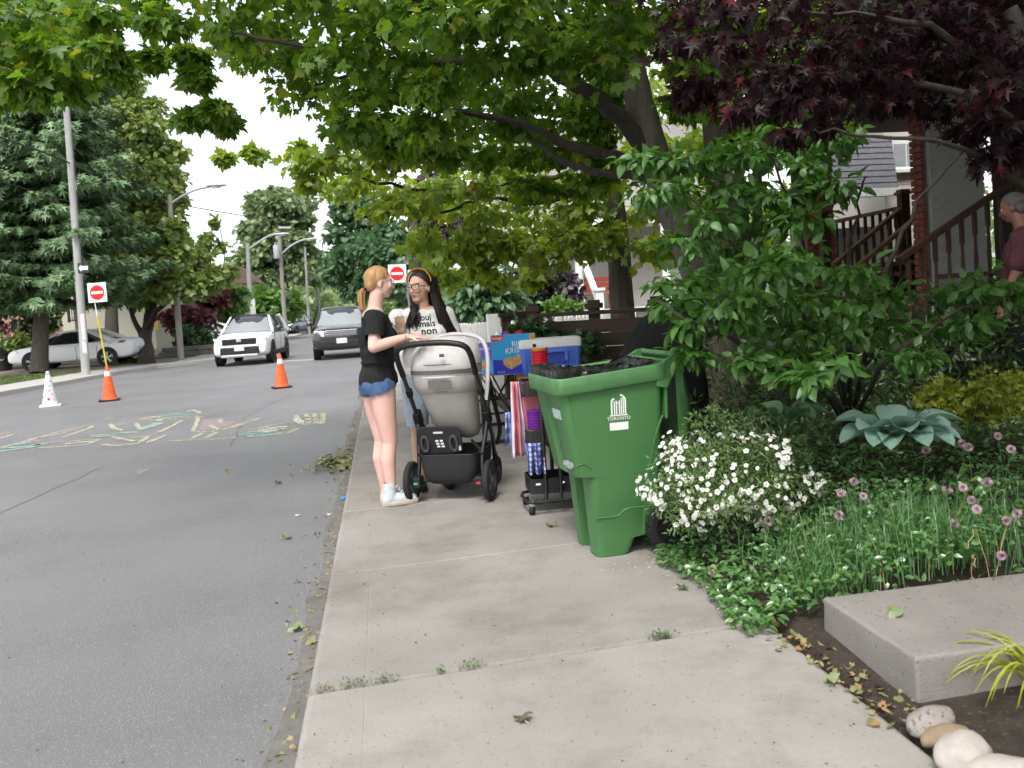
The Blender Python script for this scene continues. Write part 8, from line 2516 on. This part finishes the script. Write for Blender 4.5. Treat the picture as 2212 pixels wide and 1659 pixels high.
# ------------------------------------------------------------------ cars
M['car_white'] = mat('white car paint', (0.90, 0.90, 0.91), 0.35, 0.02, 2, coat=0.25, spec=0.4)
M['car_black'] = mat('black car paint', (0.016, 0.016, 0.018), 0.16, 0.1, 2, coat=1.0, spec=0.5)
M['car_grey'] = mat('dark grey car paint', (0.05, 0.055, 0.065), 0.2, 0.1, 2, coat=1.0)
M['car_glass'] = mat('car glass', (0.02, 0.024, 0.026), 0.03, 0.1, 2, spec=0.9, coat=0.6)
M['wind_glass'] = mat('windscreen', (0.24, 0.26, 0.265), 0.03, 0.1, 2, spec=1.0, coat=1.0)  # pale base colour stands for reflected sky and the cabin behind
M['trim'] = mat('grey plastic trim', (0.014, 0.014, 0.015), 0.6, 0.1, 10)
M['alloy'] = mat('alloy', (0.45, 0.46, 0.47), 0.3, 0.05, 10, metal=0.8)
M['dark_alloy'] = mat('dark alloy', (0.08, 0.08, 0.085), 0.35, 0.05, 10, metal=0.7)
M['lamp_glass'] = mat('lamp glass', (0.62, 0.65, 0.68), 0.1, 0.1, 10, spec=0.8, coat=0.8)
M['tail_red'] = mat('tail lamp', (0.32, 0.01, 0.015), 0.12, 0.1, 10, coat=0.8)
M['chrome'] = mat('bright grille', (0.55, 0.56, 0.58), 0.2, 0.05, 12, metal=0.9)
M['plate'] = mat('number plate', (0.60, 0.62, 0.70), 0.5, 0.12, 25)
M['drl'] = mat('running lamp', (0.75, 0.85, 0.7), 0.3, emit=2.5)

def car(name, label, cat, pos, yaw, S):
    """S: dict of sizes. local x forward, y left"""
    t = thing(name, label, cat, pos, yaw)
    L, W = S['L'], S['W']; hw = W / 2
    paint = S['paint']
    def sub(o, n=2):
        m_ = o.modifiers.new('round', 'SUBSURF'); m_.levels = n; m_.render_levels = n
        o.data.polygons.foreach_set('use_smooth', [True] * len(o.data.polygons)); return o
    # lower body from station sections: (x, z_low, z_top, width factor, top width factor)
    b = MB(); rs = []
    for x, zl, zt, wf, tf in S['body']:
        w = hw * wf; m_ = zl + (zt - zl) * 0.5
        rs.append([Vector((x, -w * 0.86, zl)), Vector((x, -w * 0.99, zl + 0.08)), Vector((x, -w, m_)), Vector((x, -w * 0.97, zt - 0.09)), Vector((x, -w * tf, zt)), Vector((x, -w * tf * 0.4, zt + S.get('crown', 0.02))),
                   Vector((x, w * tf * 0.4, zt + S.get('crown', 0.02))), Vector((x, w * tf, zt)), Vector((x, w * 0.97, zt - 0.09)), Vector((x, w, m_)), Vector((x, w * 0.99, zl + 0.08)), Vector((x, w * 0.86, zl))])
    b.rings(rs); sub(b.build('body', paint, t))
    # greenhouse: outlines at belt, middle and roof
    def outline(x0, x1, w, z, k=3.5, n=28):
        out = []
        for j in range(n):
            a = 2 * PI * j / n; c_, s_ = math.cos(a), math.sin(a)
            out.append(Vector(((x0 + x1) / 2 + (x1 - x0) / 2 * math.copysign(abs(c_) ** (2 / k), c_), w * math.copysign(abs(s_) ** (2 / k), s_), z)))
        return out
    (bx0, bx1, bz, bw), (rx0, rx1, rz, rw) = S['belt'], S['roof']
    b = MB(); rs = [outline(bx0 + (rx0 - bx0) * q, bx1 + (rx1 - bx1) * q, bw + (rw - bw) * q, bz + (rz - bz) * q) for q in (0, 0.33, 0.66, 1.0)]
    b.rings(rs); b.build('side_glass', M['car_glass'], t, smooth=60)
    b = MB(); rs = [outline(rx0 - 0.03, rx1 + 0.03, rw + 0.012, rz - 0.05, 4), outline(rx0, rx1, rw + 0.006, rz + 0.0, 4), outline(rx0 + 0.08, rx1 - 0.08, rw * 0.85, rz + 0.045, 4), outline(rx0 + 0.4, rx1 - 0.4, rw * 0.5, rz + 0.06, 4)]
    b.rings(rs); b.build('roof', S.get('roof_paint', paint), t, smooth=60)
    # windscreen and rear window
    def pane(xb, xt, zb, zt, wb_, wt, nm, m_, out):
        vs, fs = [], []
        for j in range(9):
            p = j / 8 * 2 - 1
            for q in (0.0, 0.5, 1.0):
                x = xb + (xt - xb) * q - out * 0.16 * abs(p) ** 2.2 + out * 0.012
                vs.append((x, p * (wb_ + (wt - wb_) * q), zb + (zt - zb) * q))
        for j in range(8):
            for q in range(2): k = j * 3 + q; fs.append((k, k + 3, k + 4, k + 1))
        b = MB(); b.add(vs, fs); return b.build(nm, m_, t, smooth=80)
    pane(bx1 + 0.03, rx1 + 0.035, bz + 0.03, rz - 0.06, bw * 0.93, rw * 0.92, 'windscreen', M['wind_glass'], 1)
    pane(bx0 - 0.03, rx0 - 0.035, bz + 0.05, rz - 0.07, bw * 0.9, rw * 0.88, 'rear_window', M['car_glass'], -1)
    # pillars and window frames
    for s_ in (-1, 1):
        def P(x, q): return Vector((x, s_ * (bw + (rw - bw) * q + 0.008), bz + (rz - bz) * q))
        for nm, xa, xb in (('front_pillar', bx1 - 0.10, rx1 - 0.06), ('rear_pillar', bx0 + 0.12, rx0 + 0.10), ('middle_pillar', (bx0 + bx1) / 2 - 0.12, (rx0 + rx1) / 2 - 0.12)):
            b = MB(); wd = S.get('cpil', 0.10) if nm == 'rear_pillar' else 0.045
            b.tube([P(xa, -0.03), P((xa + xb) / 2, 0.5), P(xb, 1.0)], [wd, wd * 0.85, wd * 0.7], 8, flat=0.5); b.build(nm, paint if nm != 'middle_pillar' else M['trim'], t, smooth=60)
        b = MB(); b.tube([P(bx1 - 0.05, 0.0), P((bx0 + bx1) / 2, 0.0), P(bx0 + 0.08, 0.0)], 0.02, 6); b.build('window_sill', S.get('sill', M['trim']), t, smooth=60)
        # door seams, handles, mirrors
        for x in S['seams']:
            b = MB(); b.box((x, s_ * hw * 0.992, (S['sillz'] + bz) / 2 - 0.02), (0.012, 0.012, bz - S['sillz'] - 0.18)); b.build('door_seam', M['trim'], t)
        for x in S['handles']:
            b = MB(); b.box((x, s_ * (hw * 0.985), bz - 0.13), (0.17, 0.03, 0.03)); b.build('door_handle', paint, t, bevel=0.008)
        mx = bx1 - 0.28
        b = MB(); b.ball((mx, s_ * (bw + 0.20), bz + 0.12), (0.07, 0.12, 0.085), 14); b.bar((mx, s_ * bw, bz + 0.03), (mx, s_ * (bw + 0.14), bz + 0.10), 0.05, 0.06); b.build('mirror', S.get('mirror', paint), t, smooth=60)
        # lower cladding
        if S.get('clad'):
            b = MB(); b.box(((S['xr'] + S['xf']) / 2, s_ * hw * 0.985, S['sillz'] + 0.06), (S['xf'] - S['xr'] - 2 * S['r'] * 1.1, 0.06, 0.16)); b.build('sill_cladding', M['trim'], t, bevel=0.02)
        # wheels and arches
        for x in (S['xr'], S['xf']):
            r_ = S['r']
            b = MB(); b.lathe([(r_ * 1.17, -0.03), (r_ * 1.17, 0.03), (r_ * 0.6, 0.03), (r_ * 0.6, -0.03)], 28, (x, s_ * (hw - 0.022), r_ + 0.02), rotx(PI / 2)); b.build('wheel_arch', M['trim'], t, smooth=30)
            b = MB(); b.lathe([(r_ * 0.7, -0.10), (r_ * 0.93, -0.115), (r_, -0.08), (r_, 0.08), (r_ * 0.93, 0.115), (r_ * 0.7, 0.10)], 32, (x, s_ * (hw - 0.105), r_), rotx(PI / 2)); w_ = b.build('wheel', M['rubber'], t, smooth=40)
            b = MB(); yy = s_ * (hw + 0.008)
            b.lathe([(r_ * 0.70, -0.012), (r_ * 0.70, 0.012), (r_ * 0.62, 0.012), (r_ * 0.62, -0.012)], 28, (x, yy, r_), rotx(PI / 2), cap=False); b.lathe([(r_ * 0.16, -0.02), (r_ * 0.16, 0.02)], 12, (x, yy, r_), rotx(PI / 2))
            for k in range(S.get('spokes', 5)):
                for off in (-0.16, 0.16):
                    a = 2 * PI * k / S.get('spokes', 5) + 0.3
                    b.bar((x + r_ * 0.1 * math.cos(a), yy, r_ + r_ * 0.1 * math.sin(a)), (x + r_ * 0.66 * math.cos(a + off), yy, r_ + r_ * 0.66 * math.sin(a + off)), r_ * 0.10, 0.02, up=(0, 1, 0))
            b.build('rim', S['alloy'], w_, smooth=30)
    return t
def fbox(t, nm, m_, c, size, rot=None, bv=0.01):
    b = MB(); b.box(c, size, rot); return b.build(nm, m_, t, bevel=bv)
def lamp(t, nm, m_, pts, th=0.05):
    """lamp outline in y,z at front x"""
    b = MB(); n = len(pts)
    vs = [(x, y, z) for x, y, z in pts] + [(x - th * (1 if x > 0 else -1), y, z) for x, y, z in pts]
    b.add(vs, [tuple(range(n)), tuple(range(2 * n - 1, n - 1, -1))] + [((i + 1) % n, i, n + i, n + (i + 1) % n) for i in range(n)])
    return b.build(nm, m_, t, bevel=0.006)
fwd2 = Vector((math.sin(YAW), math.cos(YAW), 0))
def heading(th):
    """angle of a car nosing towards us, th turned to our left"""
    h = -fwd2 * math.cos(th) - _r0 * math.sin(th)
    return math.atan2(h.y, h.x), h

# white sport utility vehicle
ya, hv_ = heading(R(-5))
fc = G(533, 787, ZR)
S1 = dict(L=4.6, W=1.86, paint=M['car_white'], xr=-1.35, xf=1.35, r=0.36, alloy=M['dark_alloy'], clad=True, sillz=0.28, seams=(0.95, -0.12, -1.0), handles=(0.1, -0.85), mirror=M['car_black'], cpil=0.13, roof_paint=M['trim'], spokes=5,
          body=[(-2.28, 0.45, 0.85, 0.82, 0.8), (-2.22, 0.33, 1.02, 0.92, 0.86), (-1.9, 0.28, 1.07, 0.98, 0.9), (-1.0, 0.26, 1.08, 1.0, 0.9), (0.0, 0.26, 1.07, 1.0, 0.9), (0.9, 0.26, 1.07, 1.0, 0.9), (1.35, 0.27, 1.04, 1.0, 0.88), (1.9, 0.28, 0.98, 0.98, 0.84), (2.18, 0.32, 0.90, 0.92, 0.78), (2.28, 0.42, 0.78, 0.84, 0.75)],
          belt=(-2.05, 1.12, 1.05, 0.86), roof=(-1.75, 0.35, 1.62, 0.64))
c1_ = car('sport_utility_vehicle', 'white sport utility vehicle with black grille turning across the road', 'car', fc - hv_ * 1.35, ya, S1)
fbox(c1_, 'grille', M['trim'], (2.24, 0, 0.80), (0.12, 1.10, 0.20), roty(0.12), 0.03)
fbox(c1_, 'lower_grille', M['trim'], (2.26, 0, 0.50), (0.12, 1.25, 0.26), None, 0.04)
fbox(c1_, 'skid_plate', M['alloy'], (2.27, 0, 0.34), (0.12, 1.2, 0.10), None, 0.03)
fbox(c1_, 'badge', M['chrome'], (2.32, 0, 0.84), (0.02, 0.16, 0.10), None, 0.03)
fbox(c1_, 'number_plate', M['plate'], (2.335, 0.0, 0.58), (0.02, 0.32, 0.16))
for s_ in (-1, 1):
    lamp(c1_, 'headlight', M['lamp_glass'], [(2.25, s_ * 0.56, 0.88), (2.24, s_ * 0.60, 0.78), (2.12, s_ * 0.84, 0.86), (2.02, s_ * 0.88, 0.95)])
    lamp(c1_, 'fog_lamp', M['drl'], [(2.24, s_ * 0.73, 0.62), (2.24, s_ * 0.75, 0.46), (2.20, s_ * 0.81, 0.48), (2.19, s_ * 0.81, 0.62)])
    lamp(c1_, 'tail_lamp', M['tail_red'], [(-2.22, s_ * 0.50, 1.0), (-2.22, s_ * 0.50, 0.9), (-2.1, s_ * 0.86, 0.9), (-2.1, s_ * 0.86, 1.02)])
    b = MB(); b.tube([(-1.7, s_ * 0.60, 1.66), (-1.6, s_ * 0.60, 1.72), (0.1, s_ * 0.60, 1.72), (0.25, s_ * 0.60, 1.67)], 0.018, 6); b.build('roof_rail', M['trim'], c1_)
# dark sport utility vehicle
ya, hv_ = heading(R(-10))
fc = G(742, 773, ZR)
S2 = dict(L=4.5, W=1.91, paint=M['car_black'], xr=-1.33, xf=1.33, r=0.36, alloy=M['alloy'], clad=False, sillz=0.3, seams=(0.9, -0.1, -1.0), handles=(0.15, -0.8), cpil=0.12, crown=0.03, mirror=M['car_black'],
          body=[(-2.25, 0.45, 0.9, 0.85, 0.85), (-2.2, 0.35, 1.08, 0.95, 0.9), (-1.8, 0.3, 1.12, 1.0, 0.92), (-0.9, 0.28, 1.12, 1.0, 0.92), (0.0, 0.28, 1.12, 1.0, 0.92), (0.9, 0.28, 1.12, 1.0, 0.92), (1.4, 0.28, 1.10, 1.0, 0.9), (1.95, 0.3, 1.06, 0.99, 0.88), (2.2, 0.34, 1.0, 0.96, 0.86), (2.26, 0.42, 0.88, 0.9, 0.85)],
          belt=(-2.1, 1.05, 1.10, 0.88), roof=(-1.95, 0.38, 1.70, 0.68))
c2_ = car('sport_utility_vehicle', 'dark sport utility vehicle with bright mesh grille waiting behind the girl in black', 'car', fc - hv_ * 1.33, ya, S2)
fbox(c2_, 'grille', M['chrome'], (2.24, 0, 0.88), (0.08, 1.02, 0.20), None, 0.02)
for k in range(3): fbox(c2_, 'grille_bar', M['trim'], (2.287, 0, 0.82 + 0.06 * k), (0.01, 0.98, 0.022), None, 0.0)
fbox(c2_, 'bumper', M['trim'], (2.25, 0, 0.52), (0.10, 1.55, 0.22), None, 0.03)
fbox(c2_, 'number_plate', M['plate'], (2.31, 0, 0.62), (0.02, 0.34, 0.17))
fbox(c2_, 'bonnet_lip', M['car_black'], (2.22, 0, 1.01), (0.06, 1.0, 0.05), None, 0.015)
for s_ in (-1, 1):
    lamp(c2_, 'headlight', M['lamp_glass'], [(2.27, s_ * 0.55, 0.97), (2.27, s_ * 0.55, 0.78), (2.2, s_ * 0.86, 0.80), (2.14, s_ * 0.88, 0.98)])
    lamp(c2_, 'fog_lamp', M['lamp_glass'], [(2.29, s_ * 0.64, 0.62), (2.29, s_ * 0.64, 0.52), (2.27, s_ * 0.76, 0.52), (2.27, s_ * 0.76, 0.62)])
    lamp(c2_, 'indicator', mat('amber', (0.6, 0.2, 0.02), 0.3), [(2.235, s_ * 0.87, 0.88), (2.235, s_ * 0.87, 0.80), (2.17, s_ * 0.905, 0.80), (2.16, s_ * 0.905, 0.88)])
# white sedan on the driveway, nose to the left
ya, hv_ = heading(R(84))
fc = G(172, 797, -0.1)
S3 = dict(L=4.62, W=1.80, paint=M['car_white'], xr=-1.36, xf=1.34, r=0.325, alloy=M['alloy'], clad=False, sillz=0.22, seams=(0.75, -0.25, -1.0), handles=(0.0, -0.95), cpil=0.24, crown=0.02, spokes=5,
          body=[(-2.3, 0.45, 0.80, 0.8, 0.8), (-2.24, 0.3, 0.99, 0.9, 0.84), (-1.9, 0.24, 1.01, 0.97, 0.86), (-1.0, 0.22, 0.98, 1.0, 0.9), (0.0, 0.22, 0.95, 1.0, 0.9), (0.9, 0.22, 0.93, 1.0, 0.9), (1.35, 0.23, 0.91, 0.99, 0.86), (1.9, 0.24, 0.84, 0.96, 0.8), (2.2, 0.28, 0.78, 0.92, 0.78), (2.31, 0.36, 0.68, 0.84, 0.74)],
          belt=(-1.72, 1.28, 0.93, 0.80), roof=(-0.78, 0.48, 1.37, 0.62))
c3_ = car('sedan', 'white sedan parked on the driveway behind the concrete pole', 'car', Vector((fc.x, fc.y, -0.02)), ya, S3)
for s_ in (-1, 1):
    lamp(c3_, 'tail_lamp', M['tail_red'], [(-2.22, s_ * 0.50, 0.90), (-2.20, s_ * 0.72, 0.82), (-1.78, s_ * 0.885, 0.86), (-1.95, s_ * 0.87, 0.93)])
    lamp(c3_, 'headlight', M['lamp_glass'], [(2.26, s_ * 0.45, 0.70), (2.24, s_ * 0.62, 0.62), (1.84, s_ * 0.88, 0.72), (1.92, s_ * 0.85, 0.79)])
    lamp(c3_, 'reflector', M['tail_red'], [(-2.25, s_ * 0.55, 0.40), (-2.25, s_ * 0.55, 0.36), (-2.1, s_ * 0.80, 0.38), (-2.1, s_ * 0.80, 0.43)])
fbox(c3_, 'rear_plate', M['plate'], (-2.30, 0, 0.60), (0.02, 0.32, 0.15))
fbox(c3_, 'antenna_fin', M['car_white'], (-0.85, 0, 1.42), (0.18, 0.04, 0.07), None, 0.015)
# parked cars far off
def parked(src, label, pos, yaw, paint):
    c = copy_tree(src); c.location = pos; c.rotation_euler = (0, 0, yaw); c['label'] = label
    for o in c.children:
        if o.data and o.data.materials and o.data.materials[0] in (M['car_white'], M['car_black']):
            o.data = o.data.copy(); o.data.materials[0] = paint
    return c
p = G(418, 765, -0.1); parked(c3_, 'pale car half hidden behind the hedge', Vector((p.x - 1.0, p.y + 9, -0.02)), ya + 0.05, M['car_white'])
p = at(650, 716, 72); parked(c1_, 'dark parked car at the far left kerb below the big round tree', Vector((p.x - 0.6, p.y, ZR)), heading(R(10))[0], M['car_grey'])
# ------------------------------------------------------------------ man on the porch path, turned away
mo = at(2222, 880, 7.2); mo.z = 0.30
mfw = (-_r0 * 0.75 + fwd2 * 0.6).normalized()
man = thing('person', 'grey haired man in a plum shirt standing by the porch stairs', 'person', mo, math.atan2(mfw.y, mfw.x))
mb = MB()
mT, mrot = head(mb, (0.05, 0, 1.60), (0.96, 0, -0.25), 1.0)
mb.cap((-0.02, 0, 1.42), 0.062, (0.02, 0, 1.54), 0.056); mb.ball((-0.03, 0, 1.37), (0.10, 0.20, 0.08), 16); mb.ball((-0.01, 0, 1.2), (0.13, 0.18, 0.18), 16); mb.ball((0, 0, 0.98), (0.13, 0.17, 0.16), 16)
for s_ in (-1, 1):
    mb.cap((0, s_ * 0.1, 0.9), 0.10, (0, s_ * 0.1, 0.5), 0.065); mb.cap((0, s_ * 0.1, 0.5), 0.06, (0, s_ * 0.1, 0.09), 0.04); mb.cap((0, s_ * 0.1, 0.05), 0.04, (0.14, s_ * 0.11, 0.04), 0.035)
    sh, el, wr_ = Vector((-0.03, s_ * 0.2, 1.35)), Vector((0.0, s_ * 0.25, 1.08)), Vector((0.10, s_ * 0.24, 0.84))
    mb.ball(sh, 0.06, 12); mb.cap(sh, 0.055, el, 0.047); mb.cap(el, 0.046, wr_, 0.03); hand(mb, wr_, (0.2, 0, -1), (0, s_, 0), 1.05, 0.5, s_)
link('body', blob_mesh('body', mb, 0.008, 4), M['skin_old'], man)
face_bits(mT, mrot, man, 'brow')
mb = MB(); mb.ball(mT(-0.02, 0, 0.04), (0.10, 0.082, 0.088), 18, mrot); mb.ball(mT(-0.05, 0, -0.02), (0.055, 0.075, 0.06), 14, mrot); me = blob_mesh('hair', mb, 0.007, 3)
minv = mrot.transposed(); mc = Vector((0.05, 0, 1.60))
trim(me, lambda p: (minv @ (p - mc)).x < 0.03 + ((minv @ (p - mc)).z - 0.05) * 0.6 and not ((minv @ (p - mc)).x > -0.02 and (minv @ (p - mc)).z < 0.02)); link('hair', me, M['hair_grey'], man)
mb = MB(); mb.ball((-0.03, 0, 1.36), (0.115, 0.215, 0.09), 16); mb.ball((-0.01, 0, 1.2), (0.15, 0.2, 0.19), 16); mb.cap((0, 0, 1.05), 0.16, (0, 0, 0.92), 0.165, 20)
for s_ in (-1, 1): mb.cap((-0.03, s_ * 0.2, 1.35), 0.075, (-0.01, s_ * 0.24, 1.14), 0.075)
me = blob_mesh('shirt', mb, 0.01, 4); trim(me, lambda p: p.z > 0.86 and not (p.z > 1.42 and abs(p.y) < 0.08)); fall(me, 0.008, 14); link('shirt', me, M['plum_shirt'], man)
mb = MB(); mb.ball((0, 0, 0.92), (0.15, 0.19, 0.12), 16)
for s_ in (-1, 1): mb.cap((0, s_ * 0.1, 0.88), 0.115, (0, s_ * 0.1, 0.12), 0.075)
me = blob_mesh('trousers', mb, 0.01, 4); fall(me, 0.006, 20); link('trousers', me, M['tee_black'], man)
# unseen house and tree, added beside the camera to block sky light
nb_ = thing('brick_house', 'unseen dark brick house added on the right to block sky light', 'house', (0, 0, 0))
b = MB(); b.box((10.0, -3.4, 3.6), (8.0, 11.0, 7.2)); b.build('wall', M['brick'], nb_)
b = MB(); b.prism([(5.6, 7.2), (14.4, 7.2), (10.0, 10.0)], -9.2, 2.4); b.build('roof', M['roof_grey'], nb_)
sb_ = [(Vector((random.uniform(2.6, 8), random.uniform(-5, 2.5), random.uniform(3.6, 7))), (1.1, 1.1, 0.6)) for _ in range(40)]
crown_tree('shade_tree', 'unseen tree added over the lot on the right to block sky light', Vector((5.0, -1.2, 0.0)), [[Vector((5.0, -1.2, 2.5)), Vector((5.1, -1.0, 5.5))]], sb_, 60, 0.3, L_MAPLE, CLUMP, 0.2)
# wire chair with an arched back on the path
p = at(2090, 700, 7.0)
t = thing('garden_chair', 'dark garden chair with an arched back below the porch rail', 'chair', (p.x, p.y, 0.3), 0.6)
b = MB(); b.tube([Vector((0.24 * math.cos(a), 0.18 + 0.1 * math.sin(a), 0.42 + 0.46 * math.sin(a))) for a in [PI * k / 16 for k in range(17)]], 0.014, 8); b.build('back_hoop', M['black_metal'], t, smooth=60)
b = MB(); b.lathe([(0.23, 0.40), (0.24, 0.42), (0.23, 0.44)], 20); b.build('seat', M['black_metal'], t, smooth=40)
for sx in (-1, 1):
    for sy in (-1, 1):
        b = MB(); b.tube([(sx * 0.17, sy * 0.17, 0.41), (sx * 0.21, sy * 0.21, -0.05)], 0.012, 6); b.build('leg', M['black_metal'], t)

# ------------------------------------------------------------------ tidy up
bpy.data.scenes.remove(WORK)
